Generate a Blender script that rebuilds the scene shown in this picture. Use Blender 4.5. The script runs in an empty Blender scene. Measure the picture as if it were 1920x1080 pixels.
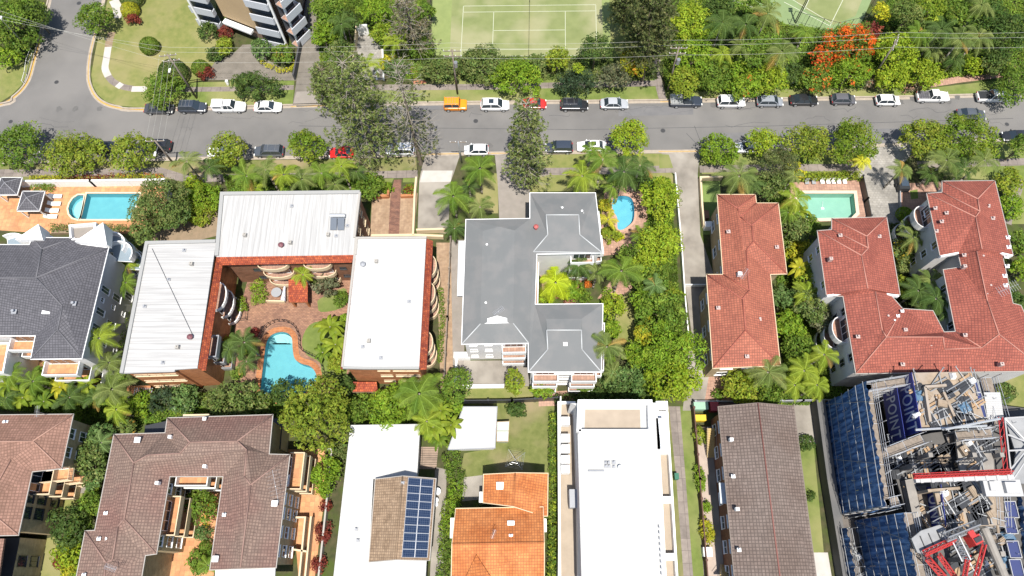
import bpy, bmesh, math, random
import numpy as np
from mathutils import Vector
from mathutils.geometry import tessellate_polygon
R = math.radians
# ---------------------------------------------------------------- camera, sky, sun, exposure
CAM_H = 98.0
FPX = 1350.0                       # focal length in pixels of a 1920 px wide frame
TILT = math.atan(540.0 / FPX)      # the drone camera looks 22 degrees off straight down
scene = bpy.context.scene
cam_data = bpy.data.cameras.new('camera')
cam_data.sensor_width = 36.0
cam_data.lens = 36.0 * FPX / 1920.0
cam_data.clip_start = 1.0
cam_data.clip_end = 5000.0
cam = bpy.data.objects.new('camera', cam_data)
scene.collection.objects.link(cam)
cam.location = (0, 0, CAM_H)
cam.rotation_euler = (TILT, 0, 0)
scene.camera = cam
SUN_EL = R(70.0)
SUN_AZ = R(8.0)                    # the sun stands a little east of the bottom of the frame
world = bpy.data.worlds.new('World')
scene.world = world
world.use_nodes = True
wn = world.node_tree
bg = wn.nodes['Background']
sky = wn.nodes.new('ShaderNodeTexSky')
sky.sky_type = 'NISHITA'
sky.sun_disc = False
sky.sun_elevation = SUN_EL
sky.sun_rotation = math.pi - SUN_AZ
wn.links.new(sky.outputs[0], bg.inputs[0])
bg.inputs[1].default_value = 0.10
sun_data = bpy.data.lights.new('sun', 'SUN')
sun_data.energy = 4.8
sun_data.angle = R(0.5)
sun_data.color = (1.0, 0.95, 0.87)
sun = bpy.data.objects.new('sun', sun_data)
scene.collection.objects.link(sun)
to_sun = Vector((math.sin(SUN_AZ) * math.cos(SUN_EL), -math.cos(SUN_AZ) * math.cos(SUN_EL), math.sin(SUN_EL)))
sun.rotation_euler = to_sun.to_track_quat('Z', 'Y').to_euler()
sun.location = (0, 0, 150)
scene.view_settings.view_transform = 'Standard'
scene.view_settings.look = 'None'
scene.view_settings.gamma = 1.0
scene.view_settings.exposure = 0.66

rnd = random.Random(7)
rng = np.random.default_rng(11)
col = scene.collection
G0 = 0.12                          # height of the land above the road

# ---------------------------------------------------------------- helpers
CT, ST = math.cos(TILT), math.sin(TILT)
def P(px, py, z=G0):
    """real position, at height z, of what the photograph shows at a pixel"""
    u = (px - 960.0) / FPX
    v = (540.0 - py) / FPX
    k = (z - CAM_H) / (v * ST - CT)
    return Vector((u * k, (v * CT + ST) * k, z))
def XY(px, py, z=G0):
    p = P(px, py, z)
    return (p.x, p.y)
def ppm(px, py, z):
    return (P(px + 10, py, z) - P(px, py, z)).length / 10.0      # metres per pixel

ORG = {}
def tag(o, label=None, cat=None, group=None, kind=None):
    if label: o['label'] = label
    if cat: o['category'] = cat
    if group: o['group'] = group
    if kind: o['kind'] = kind
    return o
def thing(name, label, cat, loc, group=None):
    o = bpy.data.objects.new(name, None)
    col.objects.link(o)
    o.location = loc
    o.empty_display_size = 0.3
    ORG[o.name] = Vector(loc)
    return tag(o, label, cat, group)

class MB:
    def __init__(s):
        s.v = []; s.f = []; s.m = []; s.uv = {}
    def add(s, vs, fs, m=0):
        b = len(s.v)
        s.v += [tuple(x) for x in vs]
        for f in fs:
            s.f.append([b + i for i in f]); s.m.append(m)
        return s
    def box(s, c, d, m=0, yaw=0.0, taper=1.0):
        """box centred at c (x, y, z of its middle) with full sizes d"""
        cx, cy, cz = c; hx, hy, hz = d[0] / 2, d[1] / 2, d[2] / 2
        ca, sa = math.cos(yaw), math.sin(yaw)
        vs = []
        for z, t in ((-hz, 1), (hz, taper)):
            for x, y in ((-hx, -hy), (hx, -hy), (hx, hy), (-hx, hy)):
                x *= t; y *= t
                vs.append((cx + x * ca - y * sa, cy + x * sa + y * ca, cz + z))
        return s.add(vs, [(3, 2, 1, 0), (4, 5, 6, 7), (0, 1, 5, 4), (1, 2, 6, 5), (2, 3, 7, 6), (3, 0, 4, 7)], m)
    def prism(s, poly, z0, z1, m=0, mt=None):
        n = len(poly)
        vs = [(p[0], p[1], z0) for p in poly] + [(p[0], p[1], z1) for p in poly]
        s.add(vs, [(i, (i + 1) % n, n + (i + 1) % n, n + i) for i in range(n)], m)
        tris = tessellate_polygon([[Vector((p[0], p[1], 0)) for p in poly]])
        up = []
        for t in tris:
            a, b, c = [Vector(poly[i]) for i in t]
            cr = (b.x - a.x) * (c.y - a.y) - (b.y - a.y) * (c.x - a.x)
            up.append(tuple(t) if cr > 0 else tuple(reversed(t)))
        s.add(vs[n:], up, m if mt is None else mt)
        s.add(vs[:n], [tuple(reversed(t)) for t in up], m)
        return s
    def bar(s, a, b, r, m=0, n=6, r2=None):
        a = Vector(a); b = Vector(b); r2 = r if r2 is None else r2
        d = (b - a)
        if d.length < 1e-6: return s
        d.normalize()
        x = d.orthogonal().normalized(); y = d.cross(x)
        vs = []
        for c, rr in ((a, r), (b, r2)):
            for i in range(n):
                t = 2 * math.pi * i / n
                vs.append(c + (x * math.cos(t) + y * math.sin(t)) * rr)
        fs = [(i, (i + 1) % n, n + (i + 1) % n, n + i) for i in range(n)]
        fs += [tuple(range(n - 1, -1, -1)), tuple(range(n, 2 * n))]
        return s.add(vs, fs, m)
    def ribbon(s, pts, w, z0, z1, m=0):
        """a strip of width w along a ground polyline, z0..z1 high"""
        L = offset_line(pts, w / 2); Rr = offset_line(pts, -w / 2)
        n = len(pts)
        vs = [(p[0], p[1], z1) for p in L] + [(p[0], p[1], z1) for p in Rr]
        if z0 is None:
            return s.add(vs, [(i, n + i, n + i + 1, i + 1) for i in range(n - 1)], m)
        vs += [(p[0], p[1], z0) for p in L] + [(p[0], p[1], z0) for p in Rr]
        fs = []
        for i in range(n - 1):
            fs += [(i, n + i, n + i + 1, i + 1), (2 * n + i, i, i + 1, 2 * n + i + 1), (n + i, 3 * n + i, 3 * n + i + 1, n + i + 1)]
        fs += [(0, 2 * n, 3 * n, n), (n - 1, 2 * n - 1, 4 * n - 1, 3 * n - 1)]
        return s.add(vs, fs, m)
    def disc(s, c, r, z0, z1, m=0, n=14, r2=None):
        return s.bar((c[0], c[1], z0), (c[0], c[1], z1), r, m, n, r2)
    def build(s, name, mats, parent=None, smooth=False, loc=None):
        off = Vector((0, 0, 0))
        if parent is not None: off = ORG[parent.name]
        elif loc is not None: off = Vector(loc)
        me = bpy.data.meshes.new(name)
        me.from_pydata([(x - off.x, y - off.y, z - off.z) for x, y, z in s.v], [], s.f)
        if not isinstance(mats, (list, tuple)): mats = [mats]
        for m in mats: me.materials.append(m)
        if len(mats) > 1: me.polygons.foreach_set('material_index', s.m)
        if smooth: me.polygons.foreach_set('use_smooth', [True] * len(s.f))
        slope_uv(me)
        me.update()
        o = bpy.data.objects.new(name, me)
        col.objects.link(o)
        if parent is not None: o.parent = parent
        else: o.location = off
        ORG[o.name] = off
        return o

def slope_uv(me):
    """u along the level direction of each face, v down its slope, both in metres"""
    n = len(me.loops)
    if n == 0: return
    co = np.empty(len(me.vertices) * 3, np.float32); me.vertices.foreach_get('co', co); co = co.reshape(-1, 3)
    li = np.empty(n, np.int32); me.loops.foreach_get('vertex_index', li)
    uv = np.empty((n, 2), np.float32)
    for p in me.polygons:
        nn = p.normal
        u = Vector((-nn.y, nn.x, 0))
        if u.length < 0.02: u = Vector((1, 0, 0))
        u.normalize(); v = nn.cross(u)
        a, b = p.loop_start, p.loop_start + p.loop_total
        c = co[li[a:b]]
        uv[a:b, 0] = c @ np.array(u); uv[a:b, 1] = c @ np.array(v)
    l = me.uv_layers.new(name='UVMap')
    l.data.foreach_set('uv', uv.ravel())

def offset_line(pts, d):
    out = []
    n = len(pts)
    for i in range(n):
        a = Vector(pts[max(i - 1, 0)][:2]); b = Vector(pts[i][:2]); c = Vector(pts[min(i + 1, n - 1)][:2])
        d1 = (b - a); d2 = (c - b)
        if d1.length < 1e-6: d1 = d2
        if d2.length < 1e-6: d2 = d1
        d1.normalize(); d2.normalize()
        t = (d1 + d2)
        if t.length < 1e-6: t = d1
        t.normalize()
        nrm = Vector((-t.y, t.x))
        k = max(0.35, nrm.dot(Vector((-d1.y, d1.x))))
        out.append((b.x + nrm.x * d / k, b.y + nrm.y * d / k))
    return out
def area(poly):
    return 0.5 * sum(poly[i][0] * poly[(i + 1) % len(poly)][1] - poly[(i + 1) % len(poly)][0] * poly[i][1] for i in range(len(poly)))
def ccw(poly):
    return poly if area(poly) > 0 else list(reversed(poly))
def inset(poly, d):
    poly = ccw(poly); n = len(poly); out = []
    for i in range(n):
        a = Vector(poly[i - 1]); b = Vector(poly[i]); c = Vector(poly[(i + 1) % n])
        d1 = (b - a).normalized(); d2 = (c - b).normalized()
        n1 = Vector((-d1.y, d1.x)); n2 = Vector((-d2.y, d2.x))
        m = n1 + n2
        if m.length < 1e-4: m = n1
        m.normalize()
        k = max(0.4, m.dot(n1))
        out.append((b.x + m.x * d / k, b.y + m.y * d / k))
    return out
def smooth_pts(pts, k=5, closed=False):
    """Catmull-Rom curve through points"""
    n = len(pts); out = []
    rngi = range(n) if closed else range(n - 1)
    for i in rngi:
        g = lambda j: Vector(pts[j % n]) if closed else Vector(pts[min(max(j, 0), n - 1)])
        p0, p1, p2, p3 = g(i - 1), g(i), g(i + 1), g(i + 2)
        for q in range(k):
            t = q / k
            out.append(tuple(0.5 * ((2 * p1) + (p2 - p0) * t + (2 * p0 - 5 * p1 + 4 * p2 - p3) * t * t + (3 * p1 - p0 - 3 * p2 + p3) * t ** 3)))
    if not closed: out.append(tuple(pts[-1]))
    return out
def px_pts(pts, z=G0):
    return [XY(a, b, z) for a, b in pts]

# ---------------------------------------------------------------- materials
MATS = {}
def mat(name, c, c2=None, rough=0.8, scale=1.5, detail=4.0, metal=0.0, spec=0.3, bump=0.0, bscale=12.0, mix=0.5, c3=None, scale3=0.15, coat=0.0):
    """noise-blended surface colour in object coordinates (metres)"""
    if name in MATS: return MATS[name]
    m = bpy.data.materials.new(name); m.use_nodes = True
    nt = m.node_tree; b = nt.nodes['Principled BSDF']
    b.inputs['Roughness'].default_value = rough
    b.inputs['Metallic'].default_value = metal
    b.inputs['Specular IOR Level'].default_value = spec
    if coat: b.inputs['Coat Weight'].default_value = coat; b.inputs['Coat Roughness'].default_value = 0.05
    tc = nt.nodes.new('ShaderNodeTexCoord')
    c2 = c2 or tuple(x * 0.8 for x in c)
    n1 = nt.nodes.new('ShaderNodeTexNoise'); n1.inputs['Scale'].default_value = scale; n1.inputs['Detail'].default_value = detail
    nt.links.new(tc.outputs['Object'], n1.inputs['Vector'])
    rp = nt.nodes.new('ShaderNodeValToRGB')
    rp.color_ramp.elements[0].position = 0.5 - 0.25 * (1 - mix) - 0.05; rp.color_ramp.elements[0].color = (*c2, 1)
    rp.color_ramp.elements[1].position = 0.5 + 0.25 * (1 - mix) + 0.05; rp.color_ramp.elements[1].color = (*c, 1)
    nt.links.new(n1.outputs['Fac'], rp.inputs[0])
    outc = rp.outputs[0]
    if c3:
        n3 = nt.nodes.new('ShaderNodeTexNoise'); n3.inputs['Scale'].default_value = scale3; n3.inputs['Detail'].default_value = 3
        nt.links.new(tc.outputs['Object'], n3.inputs['Vector'])
        r3 = nt.nodes.new('ShaderNodeValToRGB'); r3.color_ramp.elements[0].position = 0.45; r3.color_ramp.elements[1].position = 0.65
        nt.links.new(n3.outputs['Fac'], r3.inputs[0])
        mx = nt.nodes.new('ShaderNodeMixRGB'); mx.inputs[2].default_value = (*c3, 1)
        nt.links.new(r3.outputs[0], mx.inputs[0]); nt.links.new(outc, mx.inputs[1]); outc = mx.outputs[0]
    nt.links.new(outc, b.inputs['Base Color'])
    if bump:
        n2 = nt.nodes.new('ShaderNodeTexNoise'); n2.inputs['Scale'].default_value = bscale; n2.inputs['Detail'].default_value = 3
        nt.links.new(tc.outputs['Object'], n2.inputs['Vector'])
        bp = nt.nodes.new('ShaderNodeBump'); bp.inputs['Strength'].default_value = bump; bp.inputs['Distance'].default_value = 0.05
        nt.links.new(n2.outputs['Fac'], bp.inputs['Height']); nt.links.new(bp.outputs[0], b.inputs['Normal'])
    MATS[name] = m
    return m
def tiles(name, c, c2, mortar, w=0.34, h=0.36, ms=0.03, rough=0.75, patch=None, bump=0.5, offset=0.0, pscale=0.35, squash=1.0):
    """courses of tiles, bricks or pavers laid out on the metre-scaled slope UVs"""
    if name in MATS: return MATS[name]
    m = bpy.data.materials.new(name); m.use_nodes = True
    nt = m.node_tree; b = nt.nodes['Principled BSDF']; b.inputs['Roughness'].default_value = rough
    b.inputs['Specular IOR Level'].default_value = 0.25
    uv = nt.nodes.new('ShaderNodeUVMap')
    br = nt.nodes.new('ShaderNodeTexBrick')
    br.offset = offset; br.inputs['Scale'].default_value = 1.0
    br.inputs['Brick Width'].default_value = w; br.inputs['Row Height'].default_value = h
    br.inputs['Mortar Size'].default_value = ms; br.inputs['Mortar Smooth'].default_value = 0.4
    br.inputs['Color1'].default_value = (*c, 1); br.inputs['Color2'].default_value = (*[q_ * .9 for q_ in c2], 1); br.inputs['Mortar'].default_value = (*mortar, 1)
    nt.links.new(uv.outputs[0], br.inputs['Vector'])
    tc = nt.nodes.new('ShaderNodeTexCoord')
    n1 = nt.nodes.new('ShaderNodeTexNoise'); n1.inputs['Scale'].default_value = pscale; n1.inputs['Detail'].default_value = 6
    nt.links.new(tc.outputs['Object'], n1.inputs['Vector'])
    rp = nt.nodes.new('ShaderNodeValToRGB'); rp.color_ramp.elements[0].position = 0.4; rp.color_ramp.elements[1].position = 0.62
    nt.links.new(n1.outputs['Fac'], rp.inputs[0])
    mx = nt.nodes.new('ShaderNodeMixRGB'); mx.blend_type = 'MULTIPLY'
    mx.inputs[2].default_value = (*(patch or (0.82, 0.85, 0.85)), 1)
    nt.links.new(rp.outputs[0], mx.inputs[0]); nt.links.new(br.outputs['Color'], mx.inputs[1])
    n5 = nt.nodes.new('ShaderNodeTexNoise'); n5.inputs['Scale'].default_value = 2.2; n5.inputs['Detail'].default_value = 9
    nt.links.new(tc.outputs['Object'], n5.inputs['Vector'])
    r5 = nt.nodes.new('ShaderNodeMapRange'); r5.inputs[1].default_value = .3; r5.inputs[2].default_value = .7; r5.inputs[3].default_value = .87; r5.inputs[4].default_value = 1.10
    nt.links.new(n5.outputs['Fac'], r5.inputs[0])
    m5 = nt.nodes.new('ShaderNodeMixRGB'); m5.blend_type = 'MULTIPLY'; m5.inputs[0].default_value = 1
    nt.links.new(mx.outputs[0], m5.inputs[1]); nt.links.new(r5.outputs[0], m5.inputs[2])
    nt.links.new(m5.outputs[0], b.inputs['Base Color'])
    if bump:
        inv = nt.nodes.new('ShaderNodeMath'); inv.operation = 'SUBTRACT'; inv.inputs[0].default_value = 1
        nt.links.new(br.outputs['Fac'], inv.inputs[1])
        bp = nt.nodes.new('ShaderNodeBump'); bp.inputs['Strength'].default_value = bump; bp.inputs['Distance'].default_value = 0.04
        nt.links.new(inv.outputs[0], bp.inputs['Height']); nt.links.new(bp.outputs[0], b.inputs['Normal'])
    MATS[name] = m
    return m
def ribbed(name, c, c2, period=0.76, axis='x', rough=0.5, dirt=0.4, width=0.06, metal=0.0, dscale=(0.16, 4.0), bumpy=0.35):
    """sheet metal: ribs across one object axis, streaks of dirt along them"""
    if name in MATS: return MATS[name]
    m = bpy.data.materials.new(name); m.use_nodes = True
    nt = m.node_tree; b = nt.nodes['Principled BSDF']; b.inputs['Roughness'].default_value = rough; b.inputs['Metallic'].default_value = metal; b.inputs['Specular IOR Level'].default_value = .15
    tc = nt.nodes.new('ShaderNodeTexCoord')
    sp = nt.nodes.new('ShaderNodeSeparateXYZ'); nt.links.new(tc.outputs['Object'], sp.inputs[0])
    mo = nt.nodes.new('ShaderNodeMath'); mo.operation = 'PINGPONG'; mo.inputs[1].default_value = period / 2
    nt.links.new(sp.outputs[0 if axis == 'x' else 1], mo.inputs[0])
    lt = nt.nodes.new('ShaderNodeMapRange'); lt.inputs[1].default_value = 0; lt.inputs[2].default_value = width
    nt.links.new(mo.outputs[0], lt.inputs[0])
    mp = nt.nodes.new('ShaderNodeMapping')
    mp.inputs['Scale'].default_value = (dscale[1], dscale[0], 0.3) if axis == 'x' else (dscale[0], dscale[1], 0.3)
    nt.links.new(tc.outputs['Object'], mp.inputs[0])
    n1 = nt.nodes.new('ShaderNodeTexNoise'); n1.inputs['Scale'].default_value = 1; n1.inputs['Detail'].default_value = 6
    nt.links.new(mp.outputs[0], n1.inputs['Vector'])
    rp = nt.nodes.new('ShaderNodeValToRGB'); rp.color_ramp.elements[0].position = 0.42; rp.color_ramp.elements[1].position = 0.62
    rp.color_ramp.elements[0].color = (*c2, 1); rp.color_ramp.elements[1].color = (*c, 1)
    nt.links.new(n1.outputs['Fac'], rp.inputs[0])
    mx = nt.nodes.new('ShaderNodeMixRGB'); mx.blend_type = 'MULTIPLY'; mx.inputs[0].default_value = dirt
    nt.links.new(rp.outputs[0], mx.inputs[1])
    cr = nt.nodes.new('ShaderNodeMapRange'); cr.inputs[3].default_value = 0.55; cr.inputs[4].default_value = 1
    nt.links.new(lt.outputs[0], cr.inputs[0])
    nt.links.new(cr.outputs[0], mx.inputs[2]); nt.links.new(mx.outputs[0], b.inputs['Base Color'])
    bp = nt.nodes.new('ShaderNodeBump'); bp.inputs['Strength'].default_value = bumpy; bp.inputs['Distance'].default_value = 0.04
    nt.links.new(lt.outputs[0], bp.inputs['Height']); nt.links.new(bp.outputs[0], b.inputs['Normal'])
    MATS[name] = m
    return m
def flat(name, c, rough=0.5, metal=0.0, spec=0.5, coat=0.0):
    return mat(name, c, tuple(x * 0.93 for x in c), rough=rough, metal=metal, spec=spec, scale=6, coat=coat)
def leaf_material():
    m = bpy.data.materials.new('foliage'); m.use_nodes = True
    nt = m.node_tree; b = nt.nodes['Principled BSDF']; b.inputs['Roughness'].default_value = 0.55
    b.inputs['Specular IOR Level'].default_value = 0.15
    at = nt.nodes.new('ShaderNodeAttribute'); at.attribute_name = 'leaf_colour'
    nt.links.new(at.outputs['Color'], b.inputs['Base Color'])
    tr = nt.nodes.new('ShaderNodeBsdfTranslucent'); nt.links.new(at.outputs['Color'], tr.inputs[0])
    mx = nt.nodes.new('ShaderNodeMixShader'); mx.inputs[0].default_value = 0.45
    nt.links.new(b.outputs[0], mx.inputs[1]); nt.links.new(tr.outputs[0], mx.inputs[2])
    nt.links.new(mx.outputs[0], nt.nodes['Material Output'].inputs[0])
    return m
LEAF = leaf_material()
def water_material():
    m = bpy.data.materials.new('pool_water'); m.use_nodes = True
    nt = m.node_tree; nt.nodes.remove(nt.nodes['Principled BSDF'])
    tr = nt.nodes.new('ShaderNodeBsdfTransparent'); tr.inputs[0].default_value = (0.86, 0.96, 0.945, 1)
    gl = nt.nodes.new('ShaderNodeBsdfGlossy'); gl.inputs['Roughness'].default_value = 0.08
    fr = nt.nodes.new('ShaderNodeFresnel'); fr.inputs[0].default_value = 1.33
    n = nt.nodes.new('ShaderNodeTexNoise'); n.inputs['Scale'].default_value = 2.2; n.inputs['Detail'].default_value = 3
    bp = nt.nodes.new('ShaderNodeBump'); bp.inputs['Strength'].default_value = 0.25; bp.inputs['Distance'].default_value = 0.1
    tc = nt.nodes.new('ShaderNodeTexCoord'); nt.links.new(tc.outputs['Object'], n.inputs['Vector'])
    nt.links.new(n.outputs['Fac'], bp.inputs['Height']); nt.links.new(bp.outputs[0], gl.inputs['Normal'])
    mx = nt.nodes.new('ShaderNodeMixShader')
    nt.links.new(fr.outputs[0], mx.inputs[0]); nt.links.new(tr.outputs[0], mx.inputs[1]); nt.links.new(gl.outputs[0], mx.inputs[2])
    nt.links.new(mx.outputs[0], nt.nodes['Material Output'].inputs[0])
    return m
WATER = water_material()
def lawn(name, c, c2, c3): return mat(name, c, c2, rough=0.95, scale=1.1, detail=8, spec=0.1, bump=0.5, bscale=9, mix=0.25, c3=c3, scale3=0.13)
GRASS = lawn('dry_lawn', (0.20, 0.20, 0.07), (0.13, 0.155, 0.045), (0.24, 0.215, 0.10))
VERGE = lawn('green_lawn', (0.15, 0.19, 0.05), (0.095, 0.13, 0.032), (0.21, 0.21, 0.085))
YARD = lawn('worn_lawn', (0.16, 0.17, 0.06), (0.10, 0.12, 0.035), (0.25, 0.20, 0.12))
SOIL = mat('garden_soil', (0.085, 0.075, 0.04), (0.04, 0.05, 0.02), rough=1, scale=1.2, detail=8, spec=0.1, bump=0.6, mix=0.3, c3=(0.06, 0.085, 0.02), scale3=0.4)
BARE = mat('bare_earth', (0.26, 0.19, 0.13), (0.19, 0.15, 0.10), rough=1, scale=1.5, detail=8, spec=0.1, bump=0.4, mix=0.2)
ASPHALT = mat('asphalt', (0.150, 0.145, 0.140), (0.126, 0.122, 0.118), rough=0.9, scale=0.5, detail=10, spec=0.2, bump=0.3, bscale=30, mix=0.1, c3=(0.17, 0.163, 0.155), scale3=0.09)
CONC = mat('concrete', (0.27, 0.24, 0.215), (0.20, 0.18, 0.16), rough=0.9, scale=0.9, detail=9, spec=0.2, mix=0.2, bump=0.2, c3=(0.22, 0.20, 0.175), scale3=0.25)
CONCW = mat('new_concrete', (0.46, 0.43, 0.40), (0.38, 0.36, 0.33), rough=0.9, scale=0.9, detail=6, spec=0.2, mix=0.3)
FORE = mat('old_forecourt', (0.19, 0.17, 0.145), (0.12, 0.108, 0.09), rough=0.9, scale=0.7, detail=10, mix=0.15, bump=0.3)
CONCG = mat('stained_concrete', (0.25, 0.225, 0.195), (0.16, 0.145, 0.125), rough=0.9, scale=0.7, detail=10, spec=0.2, mix=0.15, bump=0.3, c3=(0.30, 0.275, 0.24), scale3=0.2)
PATH = tiles('concrete_path', (0.24, 0.205, 0.18), (0.21, 0.18, 0.16), (0.12, 0.10, 0.09), w=1.5, h=1.5, ms=0.03, patch=(0.8, 0.8, 0.8), bump=0.2)
SLABS = tiles('concrete_slabs', (0.32, 0.30, 0.27), (0.29, 0.272, 0.245), (0.245, 0.23, 0.205), w=0.5, h=0.4, ms=0.05, patch=(0.72, 0.72, 0.72), bump=0.2, offset=0.5)
PAVER = tiles('brick_paving', (0.34, 0.185, 0.115), (0.25, 0.13, 0.085), (0.17, 0.11, 0.08), w=0.42, h=0.22, ms=0.03, patch=(0.8, 0.8, 0.85), bump=0.2, offset=0.5)
ORANGE_PAVE = tiles('orange_paving', (0.55, 0.29, 0.14), (0.47, 0.24, 0.12), (0.32, 0.18, 0.11), w=0.6, h=0.6, ms=0.02, patch=(0.9, 0.85, 0.8), bump=0.1)
PALE_PAVE = mat('pale_paving', (0.35, 0.29, 0.225), (0.29, 0.24, 0.185), rough=0.9, scale=0.8, mix=0.2)
SAND_PAVE = tiles('sand_paving', (0.34, 0.24, 0.155), (0.32, 0.22, 0.145), (0.27, 0.19, 0.13), w=0.4, h=0.4, ms=0.02, patch=(0.85, 0.82, 0.8), bump=0.1, pscale=0.8)
PINK_PAVE = tiles('pink_paving', (0.42, 0.26, 0.19), (0.36, 0.22, 0.165), (0.25, 0.17, 0.13), w=0.4, h=0.4, ms=0.03, patch=(0.85, 0.8, 0.8), bump=0.1)
BRPATH = tiles('brown_brick_path', (0.27, 0.13, 0.085), (0.20, 0.10, 0.07), (0.14, 0.09, 0.07), w=0.4, h=0.2, ms=0.03, patch=(0.75, 0.75, 0.8), pscale=1.5, offset=0.5)
REDPATH = mat('red_path', (0.42, 0.17, 0.095), (0.32, 0.13, 0.08), rough=0.9, scale=2, mix=0.3)
TURF = mat('court_turf', (0.20, 0.225, 0.095), (0.15, 0.178, 0.07), rough=0.95, scale=0.5, detail=8, spec=0.1, mix=0.2, c3=(0.255, 0.255, 0.14), scale3=0.16)
TURF2 = mat('court_turf_dark', (0.19, 0.25, 0.12), (0.16, 0.22, 0.10), rough=0.95, scale=0.6, detail=8, spec=0.1, mix=0.2)
LINE = flat('white_line_paint', (0.42, 0.44, 0.33), 0.8)
YELLOW = mat('yellow_line_paint', (0.50, 0.30, 0.06), (0.40, 0.26, 0.08), rough=0.8, scale=4)
KERB = mat('kerb_concrete', (0.36, 0.31, 0.25), (0.27, 0.23, 0.19), rough=0.9, scale=1.5, mix=0.3)
BRICK = tiles('orange_brick', (0.42, 0.17, 0.07), (0.34, 0.13, 0.055), (0.36, 0.22, 0.13), w=0.6, h=0.26, ms=0.02, patch=(0.85, 0.8, 0.75), offset=0.5, bump=0.2)
BRICKD = tiles('brown_brick', (0.25, 0.12, 0.07), (0.20, 0.095, 0.055), (0.22, 0.15, 0.11), w=0.6, h=0.26, ms=0.02, patch=(0.85, 0.8, 0.8), offset=0.5, bump=0.2)
CREAM_BRICK = tiles('cream_brick', (0.42, 0.33, 0.20), (0.36, 0.28, 0.17), (0.33, 0.27, 0.18), w=0.6, h=0.26, ms=0.02, patch=(0.9, 0.88, 0.85), offset=0.5, bump=0.15)
RENDER = mat('white_render', (0.60, 0.59, 0.575), (0.52, 0.51, 0.50), rough=0.8, scale=0.6, mix=0.4)
CREAM = mat('cream_render', (0.60, 0.48, 0.32), (0.52, 0.42, 0.28), rough=0.8, scale=0.6, mix=0.3)
WHITE = flat('white_paint', (0.8, 0.8, 0.79), 0.5)
TRIM = flat('pale_trim', (0.34, 0.32, 0.29), 0.6)
GREY = flat('grey_paint', (0.28, 0.29, 0.31), 0.5)
DARK = flat('dark_paint', (0.03, 0.032, 0.036), 0.4)
GLASS = flat('window_glass', (0.025, 0.035, 0.045), 0.06, spec=0.9)
BLUEGLASS = flat('blue_glass', (0.03, 0.06, 0.09), 0.1, spec=0.9)
WOOD = mat('timber', (0.36, 0.25, 0.15), (0.26, 0.17, 0.10), rough=0.8, scale=3, mix=0.3)
GREYWOOD = mat('grey_timber', (0.24, 0.20, 0.165), (0.15, 0.125, 0.10), rough=0.9, scale=3, mix=0.3)
BARK = mat('bark', (0.19, 0.155, 0.115), (0.10, 0.08, 0.06), rough=0.95, scale=5, mix=0.3)
GREYBARK = mat('pale_bark', (0.30, 0.27, 0.225), (0.19, 0.17, 0.14), rough=0.95, scale=4, mix=0.3)
RUBBER = flat('tyre_rubber', (0.02, 0.02, 0.022), 0.8)
METAL = flat('grey_metal', (0.38, 0.39, 0.40), 0.35, metal=0.6)
SILVER = flat('silver_metal', (0.55, 0.56, 0.57), 0.3, metal=0.5)
POOL_T = mat('pool_tiling', (0.14, 0.37, 0.43), (0.12, 0.33, 0.40), rough=0.6, scale=1.2, mix=0.3)
POOL_G = mat('pool_plaster', (0.27, 0.43, 0.35), (0.23, 0.38, 0.31), rough=0.6, scale=0.8, mix=0.3)

# ---------------------------------------------------------------- ground sheets
def sheet(name, pts, level, m, holes=(), px=True, kind='structure', smooth=0):
    z = G0 + 0.006 * level if level is not None else 0.0
    poly = px_pts(pts) if px else list(pts)
    if smooth: poly = smooth_pts(poly, smooth, True)
    loops = [[Vector((p[0], p[1], 0)) for p in poly]] + [[Vector((p[0], p[1], 0)) for p in h] for h in holes]
    tris = tessellate_polygon(loops)
    vs = [p for l in loops for p in l]
    mb = MB()
    fs = []
    for t in tris:
        a, b, c = [vs[i] for i in t]
        fs.append(tuple(t) if (b - a).cross(c - a).z > 0 else tuple(reversed(t)))
    mb.add([(p.x, p.y, z) for p in vs], fs)
    o = mb.build(name, m)
    tag(o, kind=kind)
    return o
def strip(name, pts, w, level, m, smooth=0, px=True):
    poly = px_pts(pts) if px else pts
    if smooth: poly = smooth_pts(poly, smooth)
    mb = MB(); mb.ribbon(poly, w, None, G0 + 0.006 * level)
    return tag(mb.build(name, m), kind='structure')
# ---------------------------------------------------------------- foliage
def leaf_mesh(name, quads, cols, parent, loc):
    """quads: n x 4 x 3 world points, cols: n x 3"""
    n = len(quads)
    off = ORG[parent.name] if parent is not None else Vector(loc)
    v = (quads.reshape(-1, 3) - np.array(off)).astype(np.float32)
    me = bpy.data.meshes.new(name)
    me.vertices.add(4 * n); me.loops.add(4 * n); me.polygons.add(n)
    me.vertices.foreach_set('co', v.ravel())
    me.loops.foreach_set('vertex_index', np.arange(4 * n, dtype=np.int32))
    me.polygons.foreach_set('loop_start', np.arange(0, 4 * n, 4, dtype=np.int32))
    try: me.polygons.foreach_set('loop_total', np.full(n, 4, np.int32))
    except Exception: pass
    at = me.attributes.new('leaf_colour', 'FLOAT_COLOR', 'POINT')
    c4 = np.ones((n, 4, 4), np.float32); c4[:, :, :3] = np.clip(cols * np.array([1.13, 1.18, 0.97]), 0, 1)[:, None, :]
    at.data.foreach_set('color', c4.ravel())
    me.materials.append(LEAF)
    me.update(calc_edges=True)
    o = bpy.data.objects.new(name, me); col.objects.link(o)
    if parent is not None: o.parent = parent
    else: o.location = off
    ORG[o.name] = off
    return o
def unit(a): return a / np.maximum(np.linalg.norm(a, axis=-1, keepdims=True), 1e-9)
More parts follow.
